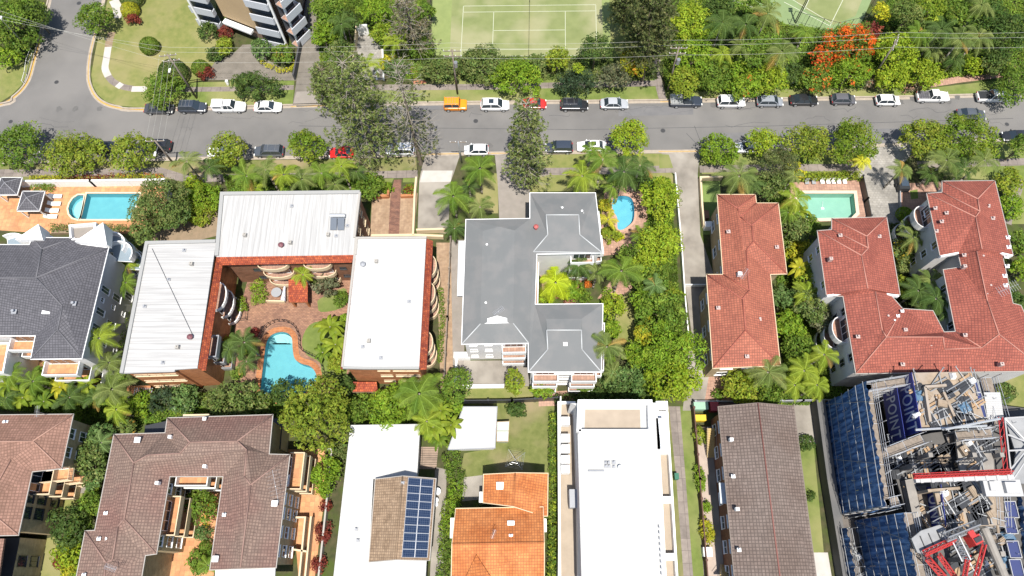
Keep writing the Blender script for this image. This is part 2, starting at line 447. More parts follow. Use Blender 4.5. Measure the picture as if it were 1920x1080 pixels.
def leaf_quads(c, nrm, size, aspect=0.55, jitter=0.25):
    n = len(c)
    size = size * (1 + jitter * rng.standard_normal(n))
    r = rng.standard_normal((n, 3))
    t = unit(np.cross(nrm, r)); b = np.cross(nrm, t)
    L = (t.T * size).T; W = (b.T * size * aspect).T
    return np.stack([c - L, c + W * 1.0 - L * 0.1, c + L, c - W * 1.0 - L * 0.1], 1)
def sph(n, zmin=-1.0):
    z = rng.uniform(zmin, 1, n); t = rng.uniform(0, 2 * np.pi, n); r = np.sqrt(1 - z * z)
    return np.stack([r * np.cos(t), r * np.sin(t), z], 1)
def clump_cloud(C, rc, per, size, up=0.45, rand=0.38, zmin=-0.25, shell=(0.72, 1.08)):
    """leaves on the outside of every clump sphere; returns centres, normals, clump index"""
    k = len(C); idx = np.repeat(np.arange(k), per)
    d = sph(len(idx), zmin)
    rr = rc[idx] if np.ndim(rc) else np.full(len(idx), rc)
    pos = C[idx] + d * (rr * rng.uniform(shell[0], shell[1], len(idx)))[:, None] * np.array([1, 1, 0.85])
    nm = unit(d + np.array([0, 0, up]) + rand * rng.standard_normal((len(idx), 3)))
    return pos, nm, idx
def colours(n, idx, k, base, base2=None, frac=0.3, var=0.16, cvar=0.14, flower=None, ffrac=0.0, fclump=1.0):
    b = np.array(base); b2 = np.array(base2 if base2 is not None else base)
    cm = (rng.random(k) < frac).astype(float)
    w = np.clip(cm[idx] * 0.8 + 0.15 * rng.standard_normal(n), 0, 1)[:, None]
    c = b * (1 - w) + b2 * w
    c = c * (1 + cvar * rng.standard_normal(k))[idx][:, None] * (1 + var * rng.standard_normal(n))[:, None]
    c[:, 0] *= 1 + 0.10 * rng.standard_normal(n)
    if flower is not None:
        fm = (rng.random(k) < ffrac)[idx] & (rng.random(n) < fclump)
        c[fm] = np.array(flower) * (1 + 0.2 * rng.standard_normal((fm.sum(), 1)))
    return np.clip(c, 0.005, 0.9)
PAL = {  # leaf reflectances
 'lime': ((0.235, 0.305, 0.028), (0.30, 0.35, 0.04)), 'bright': ((0.16, 0.245, 0.025), (0.22, 0.295, 0.035)),
 'mid': ((0.115, 0.18, 0.03), (0.175, 0.235, 0.04)), 'dark': ((0.065, 0.105, 0.03), (0.105, 0.15, 0.04)),
 'black': ((0.040, 0.065, 0.038), (0.07, 0.095, 0.05)), 'olive': ((0.12, 0.165, 0.05), (0.195, 0.215, 0.085)),
 'yg': ((0.20, 0.25, 0.03), (0.28, 0.30, 0.045)), 'yellow': ((0.42, 0.40, 0.03), (0.50, 0.46, 0.05)),
 'gold': ((0.30, 0.30, 0.03), (0.46, 0.40, 0.04)), 'maroon': ((0.17, 0.035, 0.035), (0.24, 0.06, 0.04)),
 'grey': ((0.13, 0.135, 0.085), (0.19, 0.19, 0.13)), 'blue': ((0.10, 0.165, 0.055), (0.17, 0.235, 0.095)),
 'brown': ((0.19, 0.16, 0.12), (0.25, 0.22, 0.17)), 'street': ((0.13, 0.19, 0.022), (0.21, 0.25, 0.035)),
 'street2': ((0.175, 0.22, 0.03), (0.25, 0.275, 0.045)), 'orange': ((0.40, 0.10, 0.02), (0.5, 0.16, 0.03)),
 'pine': ((0.155, 0.19, 0.065), (0.235, 0.26, 0.11)), 'pined': ((0.095, 0.115, 0.045), (0.165, 0.17, 0.08)),
 'palm': ((0.10, 0.17, 0.025), (0.17, 0.23, 0.035)), 'palmy': ((0.18, 0.245, 0.028), (0.27, 0.31, 0.04)),
 'palmd': ((0.055, 0.10, 0.025), (0.10, 0.145, 0.04)), 'palmg': ((0.12, 0.165, 0.045), (0.19, 0.215, 0.075)),
 'acid': ((0.34, 0.42, 0.02), (0.42, 0.46, 0.03)), 'pink': ((0.38, 0.17, 0.15), (0.25, 0.13, 0.10)),
}
def crown_at(px, py, rpx, ztop=None, asp=1.0, flatness=0.75):
    """world centre and radii of a crown whose middle shows at px,py with picture radius rpx"""
    r = rpx * ppm(px, py, 4.0)
    for _ in range(3):
        rz = r * flatness
        h = ztop if ztop else max(1.0, 1.75 * r + 1.6)
        zc = max(h - rz, rz * 0.8)
        r = rpx * ppm(px, py, zc)
    c = P(px, py, zc)
    return c, r, r * asp, r * flatness
def trunk_mb(base, top, r0, limbs, seed=0, spread=1.0, m=0):
    q = random.Random(seed); mb = MB()
    base = Vector(base); top = Vector(top)
    mid = base.lerp(top, 0.5) + Vector((q.uniform(-.15, .15), q.uniform(-.15, .15), 0))
    mb.bar(base, mid, r0, m, 8, r0 * 0.8); mb.bar(mid, top, r0 * 0.8, m, 8, r0 * 0.5)
    for i in range(limbs):
        a = 2 * math.pi * i / limbs + q.uniform(-.4, .4)
        s = base.lerp(top, q.uniform(0.55, 0.9))
        e = s + Vector((math.cos(a) * spread * q.uniform(.5, .8), math.sin(a) * spread * q.uniform(.5, .8), spread * q.uniform(.2, .6)))
        mb.bar(s, e, r0 * 0.42, m, 5, r0 * 0.15)
    return mb
def tree(px, py, rpx, pal, label, asp=1.0, clump=0.24, leaf=0.17, top=None, flatn=0.75, dens=1.0, group=None, flower=None, ffrac=0, fclump=0.6,
         kind='tree', cat='tree', frac=0.3, bark=None, gap=0.0):
    c, rx, ry, rz = crown_at(px, py, rpx, top, asp, flatn)
    bz = G0
    root = thing(kind, label, cat, (c.x, c.y, bz), group)
    R0 = (rx * ry) ** 0.5
    rc = max(0.28, min(clump * R0, 1.1))
    k = int(max(8, 3.0 * (R0 / rc) ** 2 * (1 - gap)))
    d = sph(k, -0.45)
    rad = rng.uniform(0.78, 1.12, k)[:, None]
    # lobes: the outline wanders in and out
    ph = rng.uniform(0, 6.28, 4); th = np.arctan2(d[:, 1], d[:, 0])
    lob = 1 + 0.09 * np.sin(2 * th + ph[0]) + 0.06 * np.sin(3 * th + ph[1]) + 0.05 * np.sin(5 * th + ph[2])
    e = np.array([rx - rc * 0.7, ry - rc * 0.7, max(rz - rc * 0.6, 0.2)])
    C = np.array(c) + d * rad * e * np.stack([lob, lob, np.ones(k)], 1)
    C[:, 2] = np.maximum(C[:, 2], bz + rc * 0.7)
    ki = max(3, k // 5)
    di = sph(ki, -0.3); Ci = np.array(c) + di * e * rng.uniform(0.35, 0.65, (ki, 1))
    C = np.vstack([C, Ci])
    rcs = rc * rng.uniform(0.55, 1.4, len(C)); rcs[k:] *= 1.9
    per = int(np.clip(dens * 2.6 * (rc / leaf) ** 2, 14, 130))
    pos, nm, idx = clump_cloud(C, rcs, per, leaf)
    pos[:, 2] = np.maximum(pos[:, 2], bz + 0.05)
    q = leaf_quads(pos, nm, leaf)
    p = PAL[pal] if isinstance(pal, str) else pal
    cc = colours(len(pos), idx, len(C), p[0], p[1], frac, flower=flower, ffrac=ffrac, fclump=fclump)
    leaf_mesh('crown', q, cc, root, None)
    if rz * 2 + 0.6 < c.z + rz or rx > 1.2:
        tr = trunk_mb((c.x, c.y, bz - 0.05), (c.x, c.y, c.z + rz * 0.1), 0.05 + 0.045 * R0, 5, int(px), R0 * 0.75)
        tr.build('trunk', bark or BARK, root)
    return root
def shrub(px, py, rpx, pal, label, top=None, **k):
    k.setdefault('clump', 0.3); k.setdefault('leaf', 0.13)
    k.setdefault('kind', 'shrub'); k.setdefault('cat', 'shrub')
    if top is None: top = 0.3 + rpx * 0.075 * 1.2
    return tree(px, py, rpx, pal, label, top=top, **k)
def topiary(px, py, rpx, pal, label, asp=1.0, top=None):
    c, rx, ry, rz = crown_at(px, py, rpx, top or rpx * 0.12 + 0.3, asp, 0.85)
    root = thing('clipped_shrub', label, 'shrub', (c.x, c.y, G0))
    n = int(min(6000, 9 * rx * ry / (0.085 ** 2)))
    d = sph(n, -0.5); pos = np.array(c) + d * np.array([rx, ry, rz]) * rng.uniform(0.93, 1.0, (n, 1))
    pos[:, 2] = np.maximum(pos[:, 2], G0 + 0.03)
    nm = unit(d + 0.45 * rng.standard_normal((n, 3)))
    p = PAL[pal]; idx = rng.integers(0, 30, n)
    leaf_mesh('crown', leaf_quads(pos, nm, 0.10), colours(n, idx, 30, p[0], p[1], 0.3, cvar=0.05), root, None)
    trunk_mb((c.x, c.y, G0 - .05), (c.x, c.y, c.z), 0.08, 3, 1, rx * .5).build('trunk', BARK, root)
    return root
def hedge(pts, w, h, pal, label, leaf=0.11, lump=0.25, flower=None, ffrac=0.0, z0=G0, cat='hedge', name='hedge', fclump=.6, ztop=0.5):
    pl = px_pts(pts, z0 + h * ztop)
    segs = [(Vector(pl[i]), Vector(pl[i + 1])) for i in range(len(pl) - 1)]
    tot = sum((b - a).length for a, b in segs)
    C = []
    step = w * 0.33
    for a, b in segs:
        L = (b - a).length; t = (b - a).normalized(); nn = Vector((-t.y, t.x))
        m = max(2, int(L / step))
        for i in range(m):
            for s in (-0.3, 0, 0.3):
                p = a + t * (L * (i + rnd.uniform(.1, .9)) / m) + nn * (w * (s + rnd.uniform(-.08, .08)))
                C.append((p.x, p.y, z0 + h - w * 0.22 + rnd.uniform(-lump, lump) * w * 0.4))
                if h > 0.9 and s: C.append((p.x + nn.x * s * w * .3, p.y + nn.y * s * w * .3, z0 + h * rnd.uniform(.2, .6)))
    C = np.array(C); rc = w * 0.27
    per = int(np.clip(2.0 * (rc / leaf) ** 2, 8, 60))
    pos, nm, idx = clump_cloud(C, np.full(len(C), rc), per, leaf)
    pos[:, 2] = np.maximum(pos[:, 2], z0 + 0.03)
    p = PAL[pal] if isinstance(pal, str) else pal
    c0 = (*pl[0], z0)
    o = leaf_mesh(name, leaf_quads(pos, nm, leaf), colours(len(pos), idx, len(C), p[0], p[1], 0.3, flower=flower, ffrac=ffrac, fclump=fclump), None, c0)
    return tag(o, label, cat)

def frond_quads(base, yaw, length, rise, droop, width, nl, twist=0.0):
    """one feather frond: leaflets in pairs along an arching midrib"""
    t = np.linspace(0.08, 1, nl)
    ca, sa = math.cos(yaw), math.sin(yaw)
    hx = length * (t - 0.10 * t ** 3 * droop)
    z = rise * np.sin(t * 1.6) * length - droop * length * 0.62 * t ** 2.3
    mid = np.stack([base[0] + hx * ca, base[1] + hx * sa, base[2] + z], 1)
    side = np.array([-sa, ca, 0.0]); fwd = np.array([ca, sa, 0.0])
    out = []
    prof = np.sin(np.clip(t * 0.93 + 0.10, 0, 1) * np.pi) ** 0.6
    for s in (-1, 1):
        L = width * prof
        tip = mid + (side * s + fwd * 0.55)[None, :] * L[:, None] + np.array([0, 0, -0.42])[None, :] * L[:, None] * (1 + twist * s)
        hw = length / nl * 0.33
        a = mid - fwd * hw; b = mid + fwd * hw
        m2 = (mid + tip) / 2 + np.array([0, 0, 0.04])
        out.append(np.stack([a, m2 - fwd * hw * 0.7, tip, m2 + fwd * hw * 0.9], 1))
        out.append(np.stack([a, m2 + fwd * hw * 0.9, b, mid], 1))
    rib = np.stack([mid[:-1] - side * 0.035, mid[1:] - side * 0.03, mid[1:] + side * 0.03, mid[:-1] + side * 0.035], 1)
    rib[:, :, 2] += 0.04
    return np.concatenate(out), rib
def palm(px, py, rpx, pal, label, top=None, n=13, base_px=None, lean=(0, 0), dead=0, group=None, wide=0.22, nl=20, droop=0.95, spiky=False, kind='palm_tree', tr=0.13, multi=1):
    h = top if top else 6.5
    dead = dead or rnd.choice((0, 0, 1))
    c = P(px, py, h)
    r = rpx * ppm(px, py, h) * 1.08
    root = thing(kind, label, 'palm', (c.x + lean[0], c.y + lean[1], G0), group)
    Q = []; K = []
    p = PAL[pal]; b0, b1 = np.array(p[0]), np.array(p[1])
    ph = rnd.uniform(0, 6.28)
    heads = [c] if multi == 1 else [c + Vector((r * .5 * math.cos(ph + i * 6.28 / multi), r * .5 * math.sin(ph + i * 6.28 / multi), rnd.uniform(-1, .6))) for i in range(multi)]
    for hc in heads:
        rr0 = r if multi == 1 else r * 0.62
        for i in range(n):
            up = rnd.random()
            yaw = ph + i * 2.39996 + rnd.uniform(-.4, .4)
            L = rr0 * rnd.uniform(0.68, 1.15) * (0.95 + 0.1 * (i / n))
            rise = 0.55 - 0.5 * (i / n) + rnd.uniform(-.06, .06)
            fr, rb = frond_quads((hc.x, hc.y, hc.z), yaw, L, rise, droop * rnd.uniform(.75, 1.2), rr0 * wide, nl, rnd.uniform(-.3, .3))
            base = b0 + (b1 - b0) * rnd.random()
            if i >= n - dead: base = np.array((0.34, 0.22, 0.07)) * rnd.uniform(.6, 1.1)
            cf = base * (1 + 0.14 * rng.standard_normal((len(fr), 1)))
            Q += [fr, rb]; K += [cf, np.tile(base * 1.35 + 0.02, (len(rb), 1))]
    leaf_mesh('crown', np.concatenate(Q), np.concatenate(K), root, None)
    mb = MB()
    for hc in heads:
        b = Vector((c.x + lean[0] + (hc.x - c.x) * .25, c.y + lean[1] + (hc.y - c.y) * .25, G0 - .05))
        pr = b
        for i in range(1, 7):
            t = i / 6
            q = b.lerp(Vector(hc) - Vector((0, 0, .1)), t) + Vector((0, 0, 0))
            mb.bar(pr, q, tr * (1.25 - .35 * (i - 1) / 6), 0, 7, tr * (1.25 - .35 * i / 6))
            pr = q
    mb.build('trunk', GREYBARK, root, smooth=True)
    return root
def banana(px, py, rpx, pal, label, top=3.2, n=11, **k):
    """broad paddle leaves on a short stem"""
    c = P(px, py, top); r = rpx * ppm(px, py, top)
    root = thing(k.get('kind', 'banana_plant'), label, 'plant', (c.x, c.y, G0))
    Q = []; K = []; p = PAL[pal]; b0, b1 = np.array(p[0]), np.array(p[1]); ph = rnd.uniform(0, 6)
    for i in range(n):
        yaw = ph + i * 2.4 + rnd.uniform(-.2, .2); L = r * rnd.uniform(.75, 1.1); W = r * 0.17 * rnd.uniform(.8, 1.2)
        t = np.linspace(0, 1, 8); rise = 0.7 - 0.5 * i / n
        hx = L * t; z = L * (rise * np.sin(t * 2.0) - 0.55 * t ** 2.2)
        f = np.array([math.cos(yaw), math.sin(yaw), 0]); s = np.array([-f[1], f[0], 0])
        mid = np.array(c) - np.array([0, 0, .3]) + hx[:, None] * f + z[:, None] * np.array([0, 0, 1.0])
        wd = W * np.sin(np.clip(t * .95 + .04, 0, 1) * np.pi) ** 0.5
        for sg in (-1, 1):
            ed = mid + s * sg * wd[:, None] + np.array([0, 0, -.25]) * wd[:, None]
            Q.append(np.stack([mid[:-1], mid[1:], ed[1:], ed[:-1]], 1))
            cc = (b0 + (b1 - b0) * rnd.random()) * (0.95 + .1 * sg)
            K.append(np.tile(cc, (7, 1)) * (1 + .08 * rng.standard_normal((7, 1))))
    leaf_mesh('leaves', np.concatenate(Q), np.concatenate(K), root, None)
    MB().bar((c.x, c.y, G0 - .05), (c.x, c.y, top - .2), 0.13, 0, 7, .08).build('stem', GREYBARK, root)
    return root
def pine(top_px, base_px, rpx, h, pal, label, layers=15, bare=0.0, leaf=0.15, spread=1.0, dens=1.0, low=0.18):
    """tall araucaria: whorls of branches with tufts of needles toward their ends"""
    b = P(base_px[0], base_px[1], G0)
    t = P(top_px[0], top_px[1], h)
    root = thing('pine_tree', label, 'tree', (b.x, b.y, G0))
    Rm = rpx * ppm(top_px[0], top_px[1], h * .5)
    C = []; rc = []; br = MB()
    pr = Vector(b) - Vector((0, 0, .1)); ax = Vector(t) - Vector(b)
    for i in range(1, 9):
        q = Vector(b) + ax * (i / 8)
        br.bar(pr, q, .34 * (1.05 - .95 * (i - 1) / 8), 0, 8, .34 * (1.05 - .95 * i / 8)); pr = q
    bb = MB()
    for l in range(layers):
        f = low + (1 - low) * (l + .5) / layers
        rad = Rm * (1 - 0.6 * f ** 2.4) * rnd.uniform(.78, 1.12)
        o = Vector(b) + ax * f
        nb = rnd.choice((6, 7, 8))
        a0 = rnd.uniform(0, 6.28)
        for j in range(nb):
            if rnd.random() < bare * 0.35: continue
            a = a0 + j * 2 * math.pi / nb + rnd.uniform(-.25, .25)
            L = rad * rnd.uniform(.7, 1.12)
            e = o + Vector((math.cos(a) * L, math.sin(a) * L, L * rnd.uniform(-.05, .28)))
            bb.bar(o, e, .06, 0, 4, .02)
            for s in range(2):
                if bare > .3:
                    m_ = o.lerp(e, rnd.uniform(.35, .8)); aa = a + rnd.choice((-.7, .7))
                    bb.bar(m_, m_ + Vector((math.cos(aa), math.sin(aa), .1)) * L * .35, .03, 0, 3, .012)
            nt = max(3, int(L / .42))
            for s in range(nt):
                g = (s + .6) / nt
                if g < .25 or rnd.random() < bare: continue
                p = o.lerp(e, g) + Vector((rnd.uniform(-.3, .3), rnd.uniform(-.3, .3), rnd.uniform(-.1, .25)))
                C.append(tuple(p)); rc.append(rnd.uniform(.2, .42))
                for sd in (-1, 1):
                    p2 = p + Vector((-math.sin(a), math.cos(a), 0)) * sd * rnd.uniform(.4, 1.0) * (1.2 - .4 * g)
                    C.append(tuple(p2)); rc.append(rnd.uniform(.14, .3))
    if C:
        C = np.array(C); rc = np.array(rc)
        per = int(15 * dens)
        pos, nm, idx = clump_cloud(C, rc, per, leaf, up=.3, rand=.8, zmin=-.7, shell=(.3, 1.15))
        p = PAL[pal]
        leaf_mesh('crown', leaf_quads(pos, nm, leaf, aspect=.4), colours(len(pos), idx, len(C), p[0], p[1], .35, var=.2, cvar=.2), root, None)
    tr = br.build('trunk', BARK, root)
    bb.build('branches', GREYBARK if bare > .3 else BARK, root)
    return root

# ---------------------------------------------------------------- vehicles
def paint(name, c, metal=0.0, rough=0.3): return flat('paint_' + name, c, rough, metal, .5, .6)
def car(px, py, Lpx, colr, label, kind='sedan', face=1, yaw=0.0, rack=False, sunroof=False, name='parked_car', cat='car', group='cars parked along the kerb', L=None, tray=None, roofcol=None, z=0.0):
    c = P(px, py, 0.7)
    L = L or Lpx * ppm(px, py, .7)
    L = min(max(L, 3.5), 5.5)
    W = 1.82 if kind != 'hatch' else 1.72
    Hh = {'sedan': 1.45, 'hatch': 1.5, 'suv': 1.72, 'ute': 1.78, 'box': 1.85, 'canopy': 1.8, 'utetray': 1.78}[kind]
    belt = {'sedan': .88, 'hatch': .92, 'suv': 1.02, 'ute': 1.08, 'box': 1.08, 'canopy': 1.08, 'utetray': 1.08}[kind]
    root = thing(name, label, cat, (c.x, c.y, z), group)
    yaw = yaw + (0 if face > 0 else math.pi)
    ca, sa = math.cos(yaw), math.sin(yaw)
    def W3(x, y, zz): return (c.x + x * ca - y * sa, c.y + x * sa + y * ca, z + zz)
    body = colr if not isinstance(colr, tuple) else paint('_'.join(f'{x:.2f}' for x in colr), colr)
    # stations along the length (0 rear, 1 nose): half width factor, top height of lower body
    if kind in ('ute', 'utetray', 'canopy'): cab = (0.36, 0.70, 0.40, 0.60)
    elif kind == 'sedan': cab = (0.13, 0.74, 0.27, 0.58)
    elif kind == 'hatch': cab = (0.03, 0.78, 0.12, 0.60)
    elif kind == 'box': cab = (0.02, 0.72, 0.035, 0.66)
    else: cab = (0.03, 0.76, 0.09, 0.60)
    if kind == 'canopy': cab = (0.36, 0.70, 0.38, 0.60)
    hood = belt - .08 if kind != 'box' else belt
    st = [(0.0, .80, .58, belt - .22), (0.012, .90, .40, belt - .08), (0.06, .97, .30, belt), (0.2, 1, .26, belt + .01), (0.45, 1, .26, belt), (0.72, 1, .26, belt - .01),
          (0.8, .99, .27, hood), (0.92, .94, .30, hood - .09), (0.975, .84, .38, hood - .2), (1.0, .68, .46, hood - .32)]
    if kind == 'box': st[-3:] = [(0.94, .97, .30, hood - .05), (0.985, .93, .36, hood - .1), (1.0, .88, .5, hood - .2)]
    mb = MB(); rings = []
    for t, w, zb, zt in st:
        x = (t - .5) * L; hw = W / 2 * w
        zm = zb + (zt - zb) * .55
        rings.append([W3(x, -hw * .9, zb), W3(x, -hw, zm), W3(x, -hw * .97, zt - .06), W3(x, -hw * .84, zt), W3(x, 0, zt + .035), W3(x, hw * .84, zt), W3(x, hw * .97, zt - .06), W3(x, hw, zm), W3(x, hw * .9, zb)])
    n = len(st); k = 9
    vs = [p for r in rings for p in r]
    fs = []
    for i in range(n - 1):
        for j in range(k): fs.append((i * k + j, (i + 1) * k + j, (i + 1) * k + (j + 1) % k, i * k + (j + 1) % k))
    fs += [tuple(range(k - 1, -1, -1)), tuple((n - 1) * k + j for j in range(k))]
    bm = MB(); bm.add(vs, fs)
    x0, x1, r0, r1 = [(q - .5) * L for q in cab]
    wb = W / 2 * .90; wr = W / 2 * (.70 if kind not in ('box', 'suv') else .76)
    if kind == 'box': wr = W / 2 * .84
    zt = Hh
    zs = belt - .01
    B = [(x0, -wb, zs), (x1, -wb, zs), (x1, wb, zs), (x0, wb, zs)]
    T = [(r0, -wr, zt - .04), (r1, -wr, zt - .04), (r1, wr, zt - .04), (r0, wr, zt - .04)]
    def lerp(a, b, t): return tuple(a[i] + (b[i] - a[i]) * t for i in range(3))
    pil = MB()
    for b_, t_ in zip(B, T): pil.bar(W3(*b_), W3(*t_), .055, 0, 5)
    for xx in ((r0 + r1) / 2 + .1,): 
        for sg in (-1, 1): pil.bar(W3(xx, sg * wb * .99, zs), W3(xx, sg * wr, zt - .04), .045, 0, 5)
    bm.v += [v for v in pil.v]; base_n = len(vs)
    bm.f += [[i + base_n for i in f] for f in pil.f]; bm.m += [0] * len(pil.f)
    ob = bm.build('body', body, root, smooth=False)
    # roof panel, domed
    rm = MB(); NX, NY = 5, 4; rv = []
    for i in range(NX + 1):
        for j in range(NY + 1):
            a, b2 = i / NX, j / NY
            ex = .03 * math.sin(math.pi * b2)
            x = r0 + (r1 - r0) * a + (ex if a == 1 else 0); y = -wr + 2 * wr * b2
            dz = .07 * (1 - (2 * a - 1) ** 4) * 1 + .05 * (1 - (2 * b2 - 1) ** 4) - .05
            rv.append(W3(x, y, zt + dz - .03))
    m_ = NY + 1
    rm.add(rv, [(i * m_ + j, (i + 1) * m_ + j, (i + 1) * m_ + j + 1, i * m_ + j + 1) for i in range(NX) for j in range(NY)])
    rm.build('roof', roofcol or body, root, smooth=True)
    def pane(name, q, m=GLASS):
        g = MB(); g.add([W3(*p) for p in q], [(0, 1, 2, 3)]); return g.build(name, m, root)
    pane('windscreen', [B[1], B[2], T[2], T[1]]); pane('rear_window', [B[3], B[0], T[0], T[3]])
    pane('side_window', [B[0], B[1], T[1], T[0]]); pane('side_window', [B[2], B[3], T[3], T[2]])
    for tx in (.19, .80):
        for sg in (-1, 1):
            w = MB(); x = (tx - .5) * L
            w.bar(W3(x, sg * (W / 2 - .20), .33), W3(x, sg * (W / 2 + .01), .33), .33, 0, 16)
            wo = w.build('wheel', RUBBER, root)
            rmb = MB(); rmb.bar(W3(x, sg * (W / 2 - .01), .33), W3(x, sg * (W / 2 + .025), .33), .2, 0, 10); ro = rmb.build('rim', SILVER, root); ro.parent = wo
    for sg in (-1, 1):
        h = MB(); h.box(W3(.465 * L, sg * W * .355, hood - .22), (.16, .34, .14), 0, yaw); h.build('headlight', flat('lamp_lens', (.75, .75, .72), .1), root)
        h = MB(); h.box(W3(-.492 * L, sg * W * .36, belt - .15), (.10, .28, .16), 0, yaw); h.build('tail_light', flat('red_lens', (.35, .02, .02), .2), root)
        h = MB(); h.box(W3(x1 - .28, sg * (W / 2 + .07), belt + .07), (.14, .2, .13), 0, yaw); h.build('mirror', body, root)
    if rack:
        for sg in (-1, 1): MB().bar(W3(r0 + .1, sg * wr * .85, zt + .06), W3(r1 - .1, sg * wr * .85, zt + .06), .025).build('roof_rail', METAL, root)
        for i in range(rack if rack > 1 else 2):
            x = r0 + (r1 - r0) * (.25 + .5 * i / max(1, (rack if rack > 1 else 2) - 1))
            MB().bar(W3(x, -wr * .9, zt + .08), W3(x, wr * .9, zt + .08), .025).build('roof_bar', METAL, root)
    if sunroof:
        g = MB(); g.box(W3((r0 + r1) / 2 + .15, 0, zt + .035), (.8, wr * 1.2, .02), 0, yaw); g.build('sunroof', GLASS, root)
    if kind == 'ute':
        g = MB(); g.box(W3((x0 - .47 * L) / 2 - .02, 0, belt + .03), (x0 + .47 * L - .02, W * .82, .06), 0, yaw); g.build('tray_cover', tray or DARK, root)
    if kind == 'utetray':
        g = MB(); ln = x0 + .52 * L
        g.box(W3(x0 - ln / 2, 0, belt + .0), (ln, W * 1.02, .08), 0, yaw)
        for sg in (-1, 1): g.box(W3(x0 - ln / 2, sg * W * .5, belt + .17), (ln, .04, .28), 0, yaw)
        g.box(W3(x0 - ln + .02, 0, belt + .17), (.04, W, .28), 0, yaw)
        for i in range(5): g.bar(W3(x0 - .1 - i * ln / 5, -W * .5, belt + .45), W3(x0 - .1 - i * ln / 5, W * .5, belt + .45), .02)
        g.build('tray', SILVER, root)
    if kind == 'canopy':
        g = MB(); ln = x0 + .49 * L; zc = Hh - .06
        g.box(W3(x0 - ln / 2 - .02, 0, (belt + zc) / 2), (ln, W * .86, zc - belt), 0, yaw, .95); g.build('canopy', body, root)
        for sg in (-1, 1):
            g = MB(); g.box(W3(x0 - ln / 2, sg * W * .425, (belt + zc) / 2 + .05), (ln * .7, .03, .3), 0, yaw); g.build('canopy_window', GLASS, root)
    return root
# ---------------------------------------------------------------- pools (their outlines are holes in the land)
P1_RECT = px_pts([(163, 363), (263, 363), (245, 411), (151, 411), (154, 402), (160, 376)])
P1_SPA = px_pts([(157, 366), (146, 366), (137, 372), (131, 381), (128, 391), (130, 401), (136, 408), (146, 411), (149, 408), (154, 386)])
P2 = smooth_pts(px_pts([(490, 742), (490, 715), (494, 680), (499, 645), (507, 630), (522, 623), (538, 624), (547, 634), (549, 655), (553, 673), (566, 682), (582, 687), (592, 700), (592, 716), (580, 730), (560, 742), (520, 748)]), 4, True)
P3 = smooth_pts(px_pts([(1149, 374), (1166, 367), (1183, 371), (1189, 388), (1188, 412), (1178, 424), (1166, 431), (1158, 428), (1157, 408), (1149, 394)]), 4, True)
P4 = px_pts([(1498, 363), (1601, 363), (1605, 399), (1596, 408), (1496, 410)])
ROADHOLE = px_pts([(-900, 190), (-200, 215), (0, 196), (25, 182), (43, 165), (54, 146), (62, 118), (70, 90), (76, 65), (92, 0), (160, -260), (250, -260), (196, 0), (180, 62), (170, 105), (167, 140), (170, 160), (180, 180), (196, 193), (222, 201), (270, 205),
   (550, 198), (760, 194), (1000, 191), (1235, 189), (1500, 185), (1700, 182), (1920, 176), (2700, 155),
   (2700, 235), (1920, 262), (1730, 270), (1500, 281), (1310, 285), (1100, 287), (860, 290), (600, 296), (364, 299), (0, 306), (-900, 330)], 0.0)
big = [(-600, -500), (600, -500), (600, 700), (-600, 700)]
sheet('ground', big, 0, SOIL, [ROADHOLE, P1_RECT, P1_SPA, P2, P3, P4], px=False)
mb = MB(); n = len(ROADHOLE)
mb.add([(p[0], p[1], G0) for p in ROADHOLE] + [(p[0], p[1], -.4) for p in ROADHOLE], [(i, (i + 1) % n, n + (i + 1) % n, n + i) for i in range(n)])
tag(mb.build('kerb_face', KERB), kind='structure')
sheet('road', [(-175, 60), (175, 60), (175, 145), (-175, 145)], None, ASPHALT, px=False)
def loop_part(a, b): return ROADHOLE[a:b]
# kerb tops and gutters along both sides
for nm, seg in (('kerb', ROADHOLE[1:10]), ('kerb', ROADHOLE[11:29]), ('kerb', ROADHOLE[30:39])):
    sgn = 1
    s = smooth_pts(seg, 4)
    a = offset_line(s, 0.12)
    k = MB(); k.ribbon(a, .26, G0 - .02, G0 + .03); tag(k.build('kerb', KERB), kind='structure')
    g = MB(); g.ribbon(offset_line(s, -.24), .46, None, .008); tag(g.build('gutter', KERB), kind='structure')
def ypaint(seg, off=-.1):
    k = MB(); k.ribbon(offset_line(smooth_pts(seg, 4), off), .22, None, .016); tag(k.build('yellow_kerb_line', YELLOW), kind='structure')
ypaint(ROADHOLE[2:9]); ypaint(ROADHOLE[13:21])
for a, b in (((620, 196), (545, 198)), ((1300, 188), (1238, 189)), ((770, 292), (865, 290)), ((920, 289.5), (990, 289)), ((1235, 286), (1310, 285.5))):
    k = MB(); k.ribbon([XY(a[0], a[1] + (2 if a[1] < 250 else -2), 0), XY(b[0], b[1] + (2 if b[1] < 250 else -2), 0)], .12, None, .016)
    tag(k.build('yellow_kerb_line', YELLOW), kind='structure')
